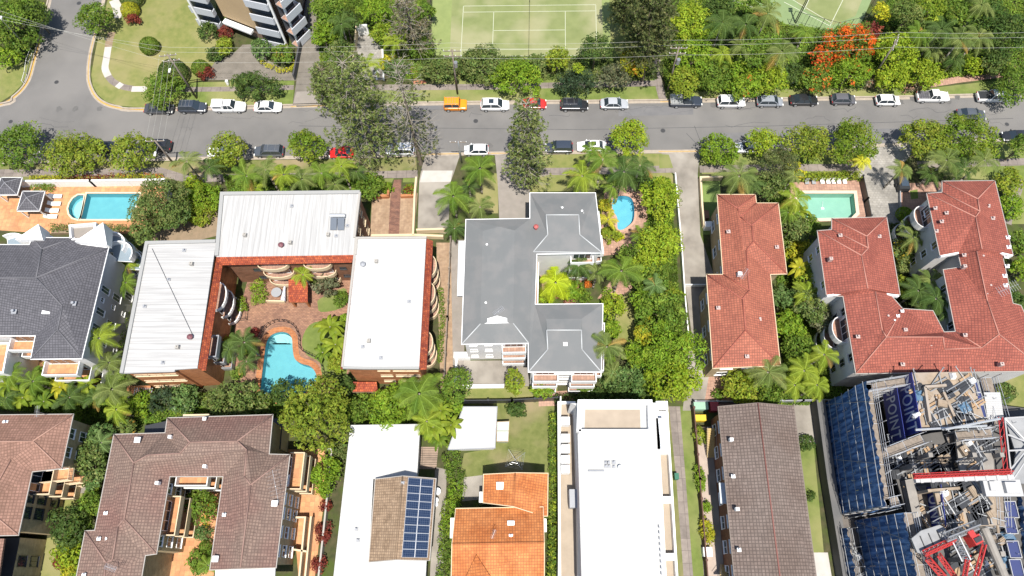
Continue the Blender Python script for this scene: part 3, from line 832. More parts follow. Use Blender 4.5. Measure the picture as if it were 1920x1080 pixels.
# seams and patches in the asphalt, and utility covers
for pts in ([(1287, 250), (1320, 284)], [(1302, 236), (1312, 262), (1318, 284)], [(560, 236), (800, 240), (1090, 243), (1450, 236), (1900, 222)], [(1655, 0), (1655, 1)]):
    if pts[0][1] == 0: continue
    k = MB(); k.ribbon(px_pts(pts, 0), .09, None, .006); tag(k.build('road_seam', mat('tar_seam', (.085, .085, .088))), kind='structure')
for a, b, c_, d in (((620, 198), (880, 196), (880, 205), (620, 207)), ((1160, 200), (1300, 198), (1300, 215), (1160, 218)), ((1330, 250), (1700, 240), (1700, 268), (1330, 280))):
    q = MB(); pts = px_pts([a, b, c_, d], 0)
    q.add([(x, y, .004) for x, y in pts], [(0, 1, 2, 3)]); tag(q.build('road_patch', mat('old_asphalt', (.15, .147, .148), (.125, .124, .128), scale=.7, detail=8)), kind='structure')
q = random.Random(9); k = MB()
for i in range(34):
    x = q.uniform(0, 1900); y = q.uniform(212, 262) - x * .012; p = [(x, y)]
    for j in range(q.randint(3, 8)): x += q.uniform(4, 22) * q.choice((1, 1, .2)); y += q.uniform(-5, 5); p.append((x, y))
    k.ribbon(px_pts(p, 0), q.uniform(.03, .07), None, .009)
tag(k.build('road_crack', mat('tar_seam', (.085, .085, .088))), kind='structure')
for i in range(26):
    x = q.uniform(0, 1900); c_ = P(x, q.choice((q.uniform(200, 212), q.uniform(270, 284))) - x * .01, 0); k = MB() if i == 0 else k; k.prism([(c_.x + q.uniform(.5, 1) * .7 * math.cos(a), c_.y + q.uniform(.3, .7) * math.sin(a)) for a in np.linspace(0, 6, 9)], .004, .008 + i * .0004)
tag(k.build('oil_stain', mat('oil_stained_asphalt', (.10, .097, .094), (.12, .117, .113), scale=2)), kind='structure')
for px, py, w in ((106, 154, .75), (20, 228, .7), (892, 227, .8), (1243, 245, .8), (1888, 233, .7), (148, 6, .8)):
    q = P(px, py, 0); k = MB(); k.disc(q, w / 2, .0, .012, 0, 18); k.disc(q, w / 2 * .8, .012, .018, 1, 18)
    tag(k.build('manhole_cover', [flat('iron_rim', (.07, .07, .07)), flat('iron_lid', (.04, .04, .042), .6)], loc=(q.x, q.y, 0)),
        'round iron cover ' + {106: 'in the mouth of the side street', 20: 'at the far left by the corner', 892: 'south of the white car with a sunroof', 1243: 'right of the lime tree at the kerb', 1888: 'at the right edge of the road', 148: 'at the top end of the side street'}[px], 'manhole cover')

# ---------------------------------------------------------------- north side of the road
sheet('lawn', [(178, 100), (186, 62), (202, 0), (225, -120), (420, -120), (400, 60), (425, 95), (408, 112), (378, 150), (330, 160), (360, 200), (270, 202), (222, 198), (198, 190), (183, 177), (174, 160), (171, 140)], 1, GRASS)
sheet('verge', [(330, 155), (552, 151), (549, 196), (345, 200)], 2, VERGE)
strip('footpath', [(328, 168), (440, 167), (551, 164)], .95, 3, PATH)
strip('footpath', [(210, 60), (205, 76), (203, 90)], 1.25, 2, BARE)
strip('footpath', [(203, 88), (200, 108), (197, 128), (203, 143)], 1.15, 3, CONCW, 4)
strip('footpath', [(203, 143), (213, 154), (232, 163), (249, 166)], 1.1, 2, PATH, 4)
strip('footpath', [(220, 158), (228, 163)], 1.1, 3, CONCW)
strip('footpath', [(247, 167), (275, 167)], 1.1, 3, CONCW)
strip('footpath', [(213, 0), (222, 18), (218, 34)], 1.6, 3, CONCW)
sheet('lawn', [(-300, 215), (-300, 120), (40, 118), (52, 108), (58, 95), (66, 90), (56, 120), (50, 140), (40, 160), (22, 178), (0, 192)], 1, GRASS)
sheet('forecourt', [(378, 150), (402, 118), (440, 98), (455, 84), (496, 82), (500, 112), (530, 128), (556, 140), (556, 151)], 3, FORE)
sheet('driveway', [(556, 200), (550, 190), (556, 152), (566, 90), (578, 40), (590, -80), (618, -80), (604, 60), (600, 110), (612, 168), (613, 176), (602, 197)], 4, FORE)
sheet('driveway_apron', [(549, 196), (556, 172), (613, 170), (604, 195)], 5, CONC)
sheet('driveway', [(672, 62), (708, 62), (716, 90), (719, 150), (655, 152), (664, 100)], 4, SLABS)
sheet('brick_path', [(752, 92), (763, 96), (783, 130), (800, 156), (776, 158), (768, 130)], 4, REDPATH)
strip('footpath', [(600, 166), (730, 164), (900, 163), (1040, 160), (1238, 156)], 1.15, 3, PATH)
sheet('verge', [(620, 194), (614, 170), (740, 168), (1236, 162), (1236, 187), (900, 191)], 1, VERGE)
sheet('lawn', [(780, 158), (770, 148), (1240, 120), (1240, 158)], 1, VERGE)
strip('footpath', [(1232, 108), (1228, 130), (1236, 160), (1243, 188)], 1.3, 4, PATH)
sheet('verge', [(1250, 187), (1246, 172), (1420, 172), (1500, 160), (1700, 165), (1745, 165), (1860, 152), (1925, 150), (1925, 174), (1700, 180)], 1, VERGE)
sheet('brick_path', [(1744, 164), (1757, 150), (1800, 142), (1860, 136), (1885, 134), (1884, 144), (1842, 150), (1800, 155)], 3, PINK_PAVE)
sheet('park_lawn', [(1140, -60), (1142, 130), (1240, 130), (1330, 60), (1420, 45), (1400, -60)], 1.5, VERGE)
# tennis courts
sheet('court_surround', [(814, -120), (806, 104), (1145, 100), (1140, -120)], 2, mat('court_edge_turf', (.21, .25, .09), (.17, .21, .075), rough=.95, scale=.8, detail=8, mix=.3))
sheet('tennis_court', [(848, -4), (843, 106), (1132, 103), (1128, -6)], 3, TURF)
CL = px_pts([(869, 11.5), (1117, 9), (1119, 104), (864, 106)])
def court_lines(a, b, c, d, nm='court_line'):
    """a..b top sideline, d..c bottom sideline; the lines of a tennis court"""
    a, b, c, d = map(Vector, (a, b, c, d))
    def q(u, v): p = a.lerp(b, u).lerp(d.lerp(c, u), v); return (p.x, p.y)
    sv = 1.37 / 10.97; su = (23.77 / 2 - 6.4) / 23.77
    for p0, p1 in (((0, 0), (1, 0)), ((0, 1), (1, 1)), ((0, 0), (0, 1)), ((1, 0), (1, 1)), ((0, sv), (1, sv)), ((0, 1 - sv), (1, 1 - sv)), ((su, sv), (su, 1 - sv)), ((1 - su, sv), (1 - su, 1 - sv)), ((su, .5), (1 - su, .5))):
        k = MB(); k.ribbon([q(*p0), q(*p1)], .09, None, G0 + .026); tag(k.build(nm, LINE), kind='structure')
    return q
q = court_lines(*CL)
net = thing('tennis_net', 'dark tennis net across the wide pale green court', 'net', (*q(.5, .5), G0))
e0 = q(.5, -.06); e1 = q(.5, 1.06)
for e in (e0, e1): MB().bar((*e, G0), (*e, G0 + 1.1), .05).build('post', DARK, net)
k = MB(); k.add([(*e0, G0 + .05), (*e1, G0 + .05), (*e1, G0 + 1.05), (*e0, G0 + 1.05)], [(0, 1, 2, 3)]); k.build('mesh', flat('net_mesh', (.04, .05, .04)), net)
sheet('court_surround', [(1385, -60), (1420, 12), (1470, 45), (1560, 60), (1612, 50), (1660, -60)], 2, TURF2)
sheet('tennis_court', [(1450, -60), (1500, 12), (1562, 47), (1604, 30), (1640, -60)], 3, TURF)
D = px_pts([(1556, 49), (1496, 13), (1545, -90), (1610, -60)])
for p0, p1 in (((1556, 49), (1610, -60)), ((1556, 49), (1470, 4)), ((1560, 44), (1480, -4)), ((1508, 18), (1545, -60))):
    k = MB(); k.ribbon([XY(*p0), XY(*p1)], .12, None, G0 + .026); tag(k.build('court_line', LINE), kind='structure')
strip('court_kerb', [(1372, 0), (1428, 21)], .35, 6, CONCW)

# ---------------------------------------------------------------- south verge and footpath
sheet('verge', [(-100, 310), (0, 309), (364, 302), (600, 299), (780, 294), (782, 325), (330, 336), (-100, 340)], 1, YARD)
sheet('verge', [(990, 291), (1100, 289), (1240, 288), (1262, 330), (1262, 352), (990, 360)], 1, GRASS)
sheet('verge', [(1312, 288), (1500, 283), (1640, 277), (1612, 322), (1316, 326)], 1, VERGE)
sheet('lawn', [(1726, 273), (1925, 263), (1960, 420), (1895, 420), (1880, 340), (1720, 325)], 1, VERGE)
strip('footpath', [(-60, 325), (200, 323), (300, 321), (345, 335), (420, 334), (600, 331), (783, 326)], 1.35, 3, PATH)
strip('footpath', [(985, 322), (1100, 321), (1262, 317)], 1.3, 3, PATH)
strip('footpath', [(1312, 317), (1440, 315), (1610, 314)], 1.3, 3, PATH)
strip('footpath', [(1720, 309), (1870, 305), (1960, 302)], 1.3, 3, PATH)
strip('footpath', [(1905, 330), (1912, 350), (1898, 385), (1890, 420)], 1.0, 3, PATH, 4)
sheet('driveway', [(797, 293), (862, 292), (852, 322), (845, 341), (840, 438), (783, 436), (786, 341), (790, 318)], 4, CONCG)
sheet('driveway_apron', [(793, 320), (849, 320), (845, 341), (787, 342)], 5, CONCW)
sheet('driveway', [(928, 291), (990, 290), (993, 330), (994, 412), (936, 412), (933, 340)], 4, CONC)
sheet('lawn', [(893, 325), (934, 325), (934, 400), (880, 400)], 2, GRASS)
sheet('front_yard', [(698, 362), (783, 362), (776, 448), (694, 448)], 2, SAND_PAVE)
sheet('brick_path', [(739, 337), (753, 337), (751, 370), (748, 447), (728, 447), (732, 370)], 3, BRPATH)
sheet('lawn', [(718, 334), (739, 334), (735, 342), (718, 342)], 3, VERGE)
sheet('lawn', [(756, 334), (783, 334), (783, 342), (755, 342)], 3, VERGE)
sheet('planter_soil', [(755, 342), (780, 342), (779, 369), (753, 369)], 3, SOIL)
sheet('driveway', [(1240, 288), (1313, 286), (1308, 325), (1313, 440), (1340, 520), (1345, 560), (1330, 700), (1318, 770), (1280, 770), (1296, 620), (1284, 530), (1272, 420), (1266, 330)], 4, CONCG)
sheet('lawn', [(1236, 289), (1254, 290), (1262, 315), (1236, 316)], 5, VERGE)
sheet('driveway', [(1636, 277), (1722, 272), (1700, 300), (1678, 318), (1683, 350), (1688, 412), (1698, 460), (1670, 470), (1625, 415), (1608, 325)], 4, SLABS)
sheet('lawn', [(1312, 339), (1350, 338), (1352, 440), (1318, 440)], 2, mat('artificial_turf', (.15, .21, .06), (.13, .185, .05), rough=.95, scale=2))
sheet('front_yard', [(1684, 345), (1770, 340), (1765, 400), (1690, 400)], 2, PINK_PAVE)
sheet('lawn', [(1706, 358), (1720, 355), (1722, 372), (1708, 374)], 3, VERGE)

# ---------------------------------------------------------------- pool decks, yards between the buildings
sheet('pool_deck', [(0, 344), (40, 340), (312, 344), (322, 360), (290, 420), (250, 438), (90, 438), (-30, 430), (-30, 344)], 3, ORANGE_PAVE, [P1_RECT, P1_SPA])
sheet('garden_bed', [(350, 400), (405, 392), (415, 440), (350, 456), (270, 456), (290, 440)], 2, BARE)
sheet('courtyard', [(470, 505), (660, 500), (655, 700), (600, 760), (440, 745), (440, 600), (455, 560)], 2, PAVER, [P2])
sheet('pool_deck', [(1135, 350), (1200, 345), (1215, 400), (1215, 470), (1130, 480), (1126, 420)], 2, PINK_PAVE, [P3])
sheet('garden_path', [(1160, 470), (1180, 470), (1175, 505), (1185, 540), (1160, 560), (1120, 560), (1150, 520), (1155, 490)], 3, PINK_PAVE)
sheet('garden_path', [(1010, 500), (1030, 495), (1040, 540), (1020, 560)], 3, PINK_PAVE)
sheet('lawn', [(1158, 560), (1185, 552), (1196, 600), (1198, 640), (1185, 668), (1160, 670), (1150, 640)], 2, GRASS)
sheet('pool_deck', [(1480, 342), (1606, 338), (1617, 345), (1625, 412), (1480, 418)], 2, PINK_PAVE, [P4])
sheet('lawn', [(600, 560), (645, 540), (650, 560), (640, 578), (602, 585), (596, 572)], 3, VERGE, smooth=3)
sheet('lawn', [(566, 640), (580, 610), (612, 600), (652, 600), (650, 700), (606, 706), (600, 680), (575, 665)], 3, VERGE, smooth=3)
sheet('lawn', [(430, 690), (450, 685), (452, 715), (434, 712)], 3, VERGE)
sheet('concrete_yard', [(858, 676), (992, 676), (992, 724), (860, 724)], 2, CONCG)
sheet('lawn', [(872, 726), (1045, 724), (1045, 750), (870, 752)], 2, GRASS)
sheet('lawn', [(925, 756), (1046, 752), (1046, 890), (1032, 960), (1020, 900), (860, 905), (870, 850), (925, 840)], 2, YARD)
sheet('yard_concrete', [(870, 895), (912, 890), (912, 935), (866, 940)], 3, CONCG)
sheet('side_path', [(818, 455), (862, 455), (866, 720), (842, 730), (826, 730)], 2, SAND_PAVE)
sheet('driveway', [(845, 450), (876, 450), (870, 676), (862, 724), (850, 724)], 3, CONC)
sheet('rear_terrace', [(1010, 735), (1075, 732), (1075, 760), (1010, 762)], 3, PINK_PAVE)
sheet('loading_yard', [(1310, 700), (1350, 702), (1380, 760), (1310, 765)], 3, PINK_PAVE)
sheet('side_path', [(1254, 762), (1275, 762), (1300, 1085), (1282, 1085), (1268, 900)], 3, PATH)
sheet('lawn', [(1245, 762), (1258, 762), (1284, 1085), (1266, 1085)], 2, YARD)
sheet('lawn', [(1274, 762), (1300, 762), (1325, 1085), (1298, 1085)], 2, VERGE)
sheet('side_path', [(1300, 800), (1330, 800), (1368, 1085), (1320, 1085)], 3, mat('pink_concrete', (.38, .31, .26), (.32, .26, .22), scale=1))
sheet('side_path', [(1322, 800), (1352, 800), (1385, 1085), (1345, 1085)], 4, CONCG)
sheet('yard_concrete', [(1488, 755), (1555, 752), (1560, 830), (1495, 835)], 2, CONCG)
sheet('lawn', [(1495, 830), (1525, 830), (1545, 1040), (1520, 1040)], 3, VERGE)
sheet('side_path', [(1518, 1036), (1552, 1036), (1560, 1085), (1524, 1085)], 4, CONCW)
sheet('site_ground', [(1550, 760), (1620, 720), (2050, 700), (2050, 1100), (1575, 1100)], 2, mat('site_dirt', (.16, .14, .12), (.10, .09, .085), scale=.8, detail=8))
sheet('terrace', [(540, 843), (610, 842), (605, 960), (590, 1085), (560, 1085)], 3, ORANGE_PAVE)
sheet('courtyard', [(300, 890), (425, 890), (400, 1085), (265, 1085), (290, 1000)], 3, ORANGE_PAVE)
sheet('wooden_deck', [(786, 838), (822, 838), (818, 880), (784, 880)], 3, tiles('deck_boards', (.30, .22, .17), (.26, .19, .15), (.10, .08, .06), w=3, h=.3, ms=.04))
sheet('side_path', [(816, 876), (838, 880), (830, 1085), (806, 1085)], 3, CONCG)
sheet('lawn', [(50, 1020), (105, 1005), (130, 1030), (110, 1085), (30, 1085)], 2, GRASS)
sheet('lawn', [(110, 925), (155, 925), (150, 950), (115, 960)], 2, GRASS)
sheet('garden_path', [(125, 905), (178, 903), (175, 922), (128, 928)], 3, CONCG)
sheet('terrace', [(-20, 640), (70, 640), (160, 700), (130, 712), (-20, 690)], 2, ORANGE_PAVE)
sheet('lawn', [(1870, 690), (1935, 690), (1935, 780), (1860, 770)], 4, GRASS)

def pool(name_l, outline, label, tile, depth=1.3, coping=CREAM, cw=.35, steps=None, water=-.16):
    c = Vector((sum(p[0] for p in outline) / len(outline), sum(p[1] for p in outline) / len(outline)))
    root = thing('swimming_pool', label, 'pool', (c.x, c.y, G0))
    o = ccw(outline); n = len(o)
    b = MB()
    b.add([(p[0], p[1], G0 + .01) for p in o] + [(p[0], p[1], G0 - depth) for p in o], [(i, n + i, n + (i + 1) % n, (i + 1) % n) for i in range(n)])
    t = tessellate_polygon([[Vector((p[0], p[1], 0)) for p in o]])
    def up(ts): 
        r = []
        for q in ts:
            a, b2, c2 = [Vector(o[i]) for i in q]
            r.append(tuple(q) if (b2.x - a.x) * (c2.y - a.y) - (b2.y - a.y) * (c2.x - a.x) > 0 else tuple(reversed(q)))
        return r
    b.add([(p[0], p[1], G0 - depth) for p in o], up(t)); b.build('basin', tile, root)
    w = MB(); w.add([(p[0], p[1], G0 + water) for p in o], up(t)); w.build('water', WATER, root)
    if cw:
        outer = inset(o, -cw); k = MB()
        z = G0 + .045
        k.add([(p[0], p[1], z) for p in o] + [(p[0], p[1], z) for p in outer] + [(p[0], p[1], G0) for p in outer] + [(p[0], p[1], G0 - .1) for p in o],
              [(i, (i + 1) % n, n + (i + 1) % n, n + i) for i in range(n)] + [(n + i, n + (i + 1) % n, 2 * n + (i + 1) % n, 2 * n + i) for i in range(n)] + [((i + 1) % n, i, 3 * n + i, 3 * n + (i + 1) % n) for i in range(n)])
        k.build('coping', coping, root)
    return root
COPE = flat('sand_coping', (.60, .50, .36), .7)
p1 = pool('', P1_RECT, 'long rectangular turquoise pool on the orange deck by the gazebos', POOL_T, 1.2, COPE, .25)
spa = pool('', P1_SPA, 'half round shallow spa with curved steps at the end of the rectangular pool', POOL_T, .9, COPE, .25)
for i, f in enumerate((.78, .56, .34)):
    c0 = Vector(XY(150, 391)); pl = [tuple(c0 + (Vector(p) - c0) * f) for p in P1_SPA]
    k = MB(); k.prism(ccw(pl), G0 - .9, G0 - .9 + .0 + .15 * (i + 1)); k.build('step', flat('pale_step', (.32, .58, .6), .6), spa)
p2 = pool('', P2, 'curved boomerang shaped pool inside the brick courtyard', POOL_T, 1.3, BRICK, .8)
c0 = Vector(XY(524, 642))
for i, f in enumerate((1.0, .72, .45)):
    k = MB(); r_ = 1.75 * f
    pl = [(c0.x + r_ * math.cos(a), c0.y + .1 + r_ * math.sin(a) * .8) for a in np.linspace(0, math.pi, 12)]
    k.prism(ccw(pl), G0 - 1.3, G0 - .75 + .12 * i); k.build('step', flat('pale_step', (.32, .58, .6), .6), p2)
p3 = pool('', P3, 'small bright blue kidney shaped pool in the tropical garden', mat('blue_pool_tiling', (.14, .40, .52), (.12, .36, .48), scale=1), 1.2, flat('pink_coping', (.45, .27, .2), .7), .35)
p4 = pool('', P4, 'pale green rectangular pool behind the row of white chairs', POOL_G, 1.3, COPE, .5)
q = MB(); a = P(1542, 391, G0 - 1.27); q.box((a.x, a.y, a.z), (.5, .35, .16)); q.bar((a.x, a.y, a.z), (a.x + .2, a.y + 1.2, a.z + .1), .03)
q.build('pool_cleaner', WHITE, p4)
# ---------------------------------------------------------------- building helpers
def boundary(faces):
    e = {}
    for f in faces:
        for i in range(len(f)):
            a, b = f[i], f[(i + 1) % len(f)]
            e[(a, b)] = 1
    nxt = {a: b for (a, b) in e if (b, a) not in e}
    s = next(iter(nxt)); loop = [s]
    while nxt[loop[-1]] != s and len(loop) < 200: loop.append(nxt[loop[-1]])
    return loop
def roof(root, V, faces, m, fascia=TRIM, th=.22, caps=(), capm=None, name='roof', gutter=True, capr=.09):
    """V: (px, py, z) corners as the photograph shows them; returns the eave outline (x, y, z)"""
    W = [P(*v) for v in V]
    fs = []
    for f in faces:
        ar = sum(W[f[i]].x * W[f[(i + 1) % len(f)]].y - W[f[(i + 1) % len(f)]].x * W[f[i]].y for i in range(len(f)))
        fs.append(list(f) if ar > 0 else list(reversed(f)))
    lp = boundary(fs)
    mb = MB()
    for f in fs:
        if len(f) <= 3: mb.add([W[i] for i in f], [tuple(range(len(f)))])
        else:
            # flat faces stay whole so that the courses of tiles run through
            pts = [W[i] for i in f]
            c = sum(pts, Vector()) / len(pts)
            nn = Vector()
            for i in range(len(pts)): nn += (pts[i] - c).cross(pts[(i + 1) % len(pts)] - c)
            nn.normalize()
            tr = tessellate_polygon([pts])
            vs = pts
            tt = []
            for t in tr:
                a, b, d = [vs[i] for i in t]
                tt.append(tuple(t) if (b - a).cross(d - a).z > 0 else tuple(reversed(t)))
            mb.add(vs, tt)
    ro = mb.build(name, m, root)
    n = len(lp); E = [W[i] for i in lp]
    sk = MB()
    zl = min(p.z for p in E) - th
    sk.add([(p.x, p.y, p.z - .005) for p in E] + [(p.x, p.y, zl) for p in E], [(i, n + i, n + (i + 1) % n, (i + 1) % n) for i in range(n)])
    t = tessellate_polygon([[Vector((p.x, p.y, 0)) for p in E]])
    sk.add([(p.x, p.y, zl) for p in E], [tuple(q) for q in t])
    sk.build('soffit', fascia, root)
    if gutter:
        g = MB(); out = inset([(p.x, p.y) for p in E], -.09)
        src = [(p.x, p.y) for p in E]; zz = [p.z for p in E]
        if area(src) < 0: src = src[::-1]; zz = zz[::-1]
        g.add([(src[i][0], src[i][1], zz[i] + .012) for i in range(n)] + [(out[i][0], out[i][1], zz[i] + .012) for i in range(n)] + [(out[i][0], out[i][1], zz[i] - .14) for i in range(n)],
              [(i, (i + 1) % n, n + (i + 1) % n, n + i) for i in range(n)] + [(n + i, n + (i + 1) % n, 2 * n + (i + 1) % n, 2 * n + i) for i in range(n)])
        g.build('gutter', fascia, root)
    if caps:
        k = MB()
        for a, b in caps:
            A = W[a] + Vector((0, 0, .03)); B = W[b] + Vector((0, 0, .03)); k.bar(A, B, capr, 0, 6)
        k.build('ridge_cap', capm or m, root, smooth=True).parent = ro
    return [(p.x, p.y) for p in E], ro
def walls(root, foot, z0, z1, m, ins=.5, name='wall'):
    f = inset(foot, ins) if ins else ccw(foot)
    mb = MB(); mb.prism(f, z0, z1, 0); o = mb.build(name, m, root)
    return f
def edge(f, i):
    a = Vector(f[i]); b = Vector(f[(i + 1) % len(f)]); t = (b - a).normalized()
    return a, b, t, Vector((t.y, -t.x))
def nearest_edge(f, px, py, z):
    q = Vector(XY(px, py, z)); best = None
    for i in range(len(f)):
        a, b, t, n = edge(f, i)
        s = max(0, min((b - a).length, (q - a).dot(t)))
        d = (a + t * s - q).length
        if best is None or d < best[0]: best = (d, i, s / max((b - a).length, 1e-6))
    return best[1], best[2]
def window(root, f, i, t, zc, w, h, frame=WHITE, glass=GLASS, name='window', sill=True, mull=1):
    a, b, d, n = edge(f, i); c = a.lerp(b, t)
    def q(s, z, o): return (c.x + d.x * s + n.x * o, c.y + d.y * s + n.y * o, zc + z)
    mb = MB()
    fw = .07
    def plate(s0, s1, z0, z1, o0, o1, m):
        mb.add([q(s0, z0, o0), q(s1, z0, o0), q(s1, z1, o0), q(s0, z1, o0), q(s0, z0, o1), q(s1, z0, o1), q(s1, z1, o1), q(s0, z1, o1)],
               [(4, 5, 6, 7), (0, 1, 5, 4), (1, 2, 6, 5), (2, 3, 7, 6), (3, 0, 4, 7)], m)
    plate(-w / 2, w / 2, -h / 2, h / 2, 0, .03, 1)
    for s in (-w / 2, w / 2): plate(s - fw / 2, s + fw / 2, -h / 2, h / 2, 0, .07, 0)
    for z in (-h / 2, h / 2): plate(-w / 2, w / 2, z - fw / 2, z + fw / 2, 0, .068, 0)
    for k in range(1, mull + 1): 
        s = -w / 2 + w * k / (mull + 1); plate(s - .025, s + .025, -h / 2, h / 2, 0, .06, 0)
    wo = mb.build(name, [frame, glass], root)
    if sill:
        s = MB(); s.add([q(-w / 2 - .08, -h / 2 - .1, 0), q(w / 2 + .08, -h / 2 - .1, 0), q(w / 2 + .08, -h / 2 - .1, .16), q(-w / 2 - .08, -h / 2 - .1, .16),
                         q(-w / 2 - .08, -h / 2 - .03, 0), q(w / 2 + .08, -h / 2 - .03, 0), q(w / 2 + .08, -h / 2 - .04, .16), q(-w / 2 - .08, -h / 2 - .04, .16)],
                        [(4, 7, 6, 5), (0, 1, 2, 3), (3, 2, 6, 7), (0, 3, 7, 4), (1, 5, 6, 2)])
        so = s.build('sill', frame, root); so.parent = wo
    return wo
def windows(root, f, i, ts, zs, w, h, **k):
    for z in zs:
        for t in ts: window(root, f, i, t, z, w, h, **k)
def balcony(root, f, i, t, z, w, depth, slab=WHITE, rail=WHITE, floor=None, rh=1.0, curved=False, door=True, solid=True, dw=None):
    a, b, d, n = edge(f, i); c = a.lerp(b, t)
    if curved: pl = [(-w / 2, 0)] + [(-w / 2 * math.cos(x), depth * math.sin(x) ** .8) for x in np.linspace(.25, math.pi - .25, 9)] + [(w / 2, 0)]
    else: pl = [(-w / 2, 0), (-w / 2, depth), (w / 2, depth), (w / 2, 0)]
    pts = [(c.x + d.x * s + n.x * o, c.y + d.y * s + n.y * o) for s, o in pl]
    mb = MB(); mb.prism(ccw(pts), z - .18, z)
    bo = mb.build('balcony', slab, root)
    fl = MB(); fl.prism(ccw(inset(pts, .08)), z + .002, z + .02); x = fl.build('floor', floor or PINK_PAVE, root); x.parent = bo
    r = MB()
    ed = offset_line(pts, .06 if area(pts) > 0 else -.06)
    if solid: r.ribbon(ed, .12, z - .18, z + rh)
    else:
        for p0, p1 in zip(ed[:-1], ed[1:]):
            for zz in (.1, .4, .7, rh): r.bar((*p0, z + zz), (*p1, z + zz), .03, 0, 4)
            L = (Vector(p1) - Vector(p0)).length; m_ = max(1, int(L / .5))
            for j in range(m_ + 1):
                p = Vector(p0).lerp(Vector(p1), j / m_); r.bar((p.x, p.y, z), (p.x, p.y, z + rh), .025, 0, 4)
    x = r.build('railing', rail, root); x.parent = bo
    if door: window(root, f, i, t, z + 1.08, dw or w * .75, 2.05, name='balcony_door', sill=False, mull=2)
    return bo
def roof_vent(root, px, py, z, kind='pipe', parent=None, s=1.0, m=None):
    p = P(px, py, z); mb = MB()
    if kind == 'pipe':
        mb.bar((p.x, p.y, z - .35), (p.x, p.y, z + .28 * s), .10 * s, 0, 8); mb.bar((p.x, p.y, z + .28 * s), (p.x, p.y, z + .36 * s), .17 * s, 0, 8)
        mb.box((p.x, p.y, z - .03), (.6 * s, .55 * s, .07)); nm = 'roof_vent'
    elif kind == 'whirly':
        mb.bar((p.x, p.y, z - .3), (p.x, p.y, z + .2), .22 * s, 0, 12)
        for k in range(4):
            r0 = (.26, .34, .34, .2, .03)[k] * s; r1 = (.26, .34, .34, .2, .03)[k + 1] * s
            mb.bar((p.x, p.y, z + .2 + .12 * k), (p.x, p.y, z + .32 + .12 * k), r0, 0, 14, r1)
        nm = 'roof_ventilator'
    elif kind == 'skylight':
        mb.box((p.x, p.y, z + .04), (.95 * s, .9 * s, .16)); nm = 'skylight'
    elif kind == 'box':
        mb.box((p.x, p.y, z + .15), (.55 * s, .5 * s, .7)); mb.bar((p.x, p.y, z + .5), (p.x, p.y, z + .7), .1 * s); nm = 'roof_vent'
    elif kind == 'antenna':
        mb.bar((p.x, p.y, z - .5), (p.x, p.y, z + 1.9), .03, 0, 5)
        a = rnd.uniform(0, 3); d = Vector((math.cos(a), math.sin(a), 0)); e = Vector((-d.y, d.x, 0)); q = Vector((p.x, p.y, z + 1.8))
        mb.bar(q - d * .9 * s, q + d * .9 * s, .02, 0, 4)
        for k in range(-4, 5): mb.bar(q + d * k * .2 * s - e * .4 * s, q + d * k * .2 * s + e * .4 * s, .014, 0, 3)
        nm = 'antenna'
    o = mb.build(nm, m or (SILVER if kind in ('antenna',) else WHITE), root)
    if parent is not None: o.parent = parent
    return o
def parapet(root, V, w, h, m, name='parapet', closed=True):
    pts = [XY(*v) for v in V]; z = V[0][2]
    mb = MB()
    if closed:
        f = ccw(pts); g = inset(f, w); n = len(f)
        mb.add([(p[0], p[1], z + h) for p in f] + [(p[0], p[1], z + h) for p in g] + [(p[0], p[1], z - .3) for p in f] + [(p[0], p[1], z - .1) for p in g],
               [(i, (i + 1) % n, n + (i + 1) % n, n + i) for i in range(n)] + [(2 * n + i, 2 * n + (i + 1) % n, (i + 1) % n, i) for i in range(n)] + [(n + i, n + (i + 1) % n, 3 * n + (i + 1) % n, 3 * n + i) for i in range(n)])
    else: mb.ribbon(pts, w, z - .3, z + h)
    return mb.build(name, m, root)
def bldg(name, label, V, cat='apartment building'):
    W = [P(*v) for v in V]
    c = sum(W, Vector()) / len(W)
    return thing(name, label, cat, (c.x, c.y, G0))

RED = tiles('red_roof_tiles', (0.385, 0.13, 0.08), (0.33, 0.108, 0.068), (0.20, 0.075, 0.05), w=.33, h=.36, ms=.05, patch=(.84, .82, .85))
RED2 = tiles('dark_red_roof_tiles', (0.33, 0.10, 0.068), (0.28, 0.083, 0.058), (0.17, 0.055, 0.042), w=.33, h=.36, ms=.05, patch=(.86, .84, .86))
BROWN = tiles('brown_roof_tiles', (0.225, 0.158, 0.125), (0.19, 0.133, 0.108), (0.125, 0.085, 0.07), w=.36, h=.36, ms=.055, patch=(1.0, .82, .84), pscale=.12)
PINKB = tiles('weathered_red_tiles', (0.29, 0.165, 0.125), (0.245, 0.14, 0.105), (0.17, 0.095, 0.07), w=.36, h=.36, ms=.05, patch=(.84, .84, .82))
DKB = tiles('dark_brown_tiles', (0.19, 0.15, 0.13), (0.165, 0.13, 0.112), (0.10, 0.078, 0.068), w=.40, h=.40, ms=.06, patch=(.86, .82, .80), pscale=.2)
ORG_T = tiles('orange_roof_tiles', (0.55, 0.215, 0.07), (0.48, 0.18, 0.06), (0.32, 0.12, 0.05), w=.33, h=.36, ms=.045, patch=(.82, .70, .62), pscale=.5)
CHAR = tiles('charcoal_roof_tiles', (0.115, 0.112, 0.125), (0.10, 0.098, 0.11), (0.055, 0.055, 0.062), w=.36, h=.33, ms=.045, patch=(.92, .92, .92))
BEIGE = tiles('beige_roof_tiles', (0.35, 0.25, 0.165), (0.29, 0.205, 0.135), (0.20, 0.14, 0.095), w=.33, h=.33, ms=.05, patch=(.8, .78, .76), pscale=.8)
TERRA = tiles('terracotta_shingles', (0.48, 0.12, 0.045), (0.27, 0.06, 0.035), (0.17, 0.045, 0.03), w=.30, h=.34, ms=.03, patch=(.8, .7, .7), pscale=1.5, offset=.5)
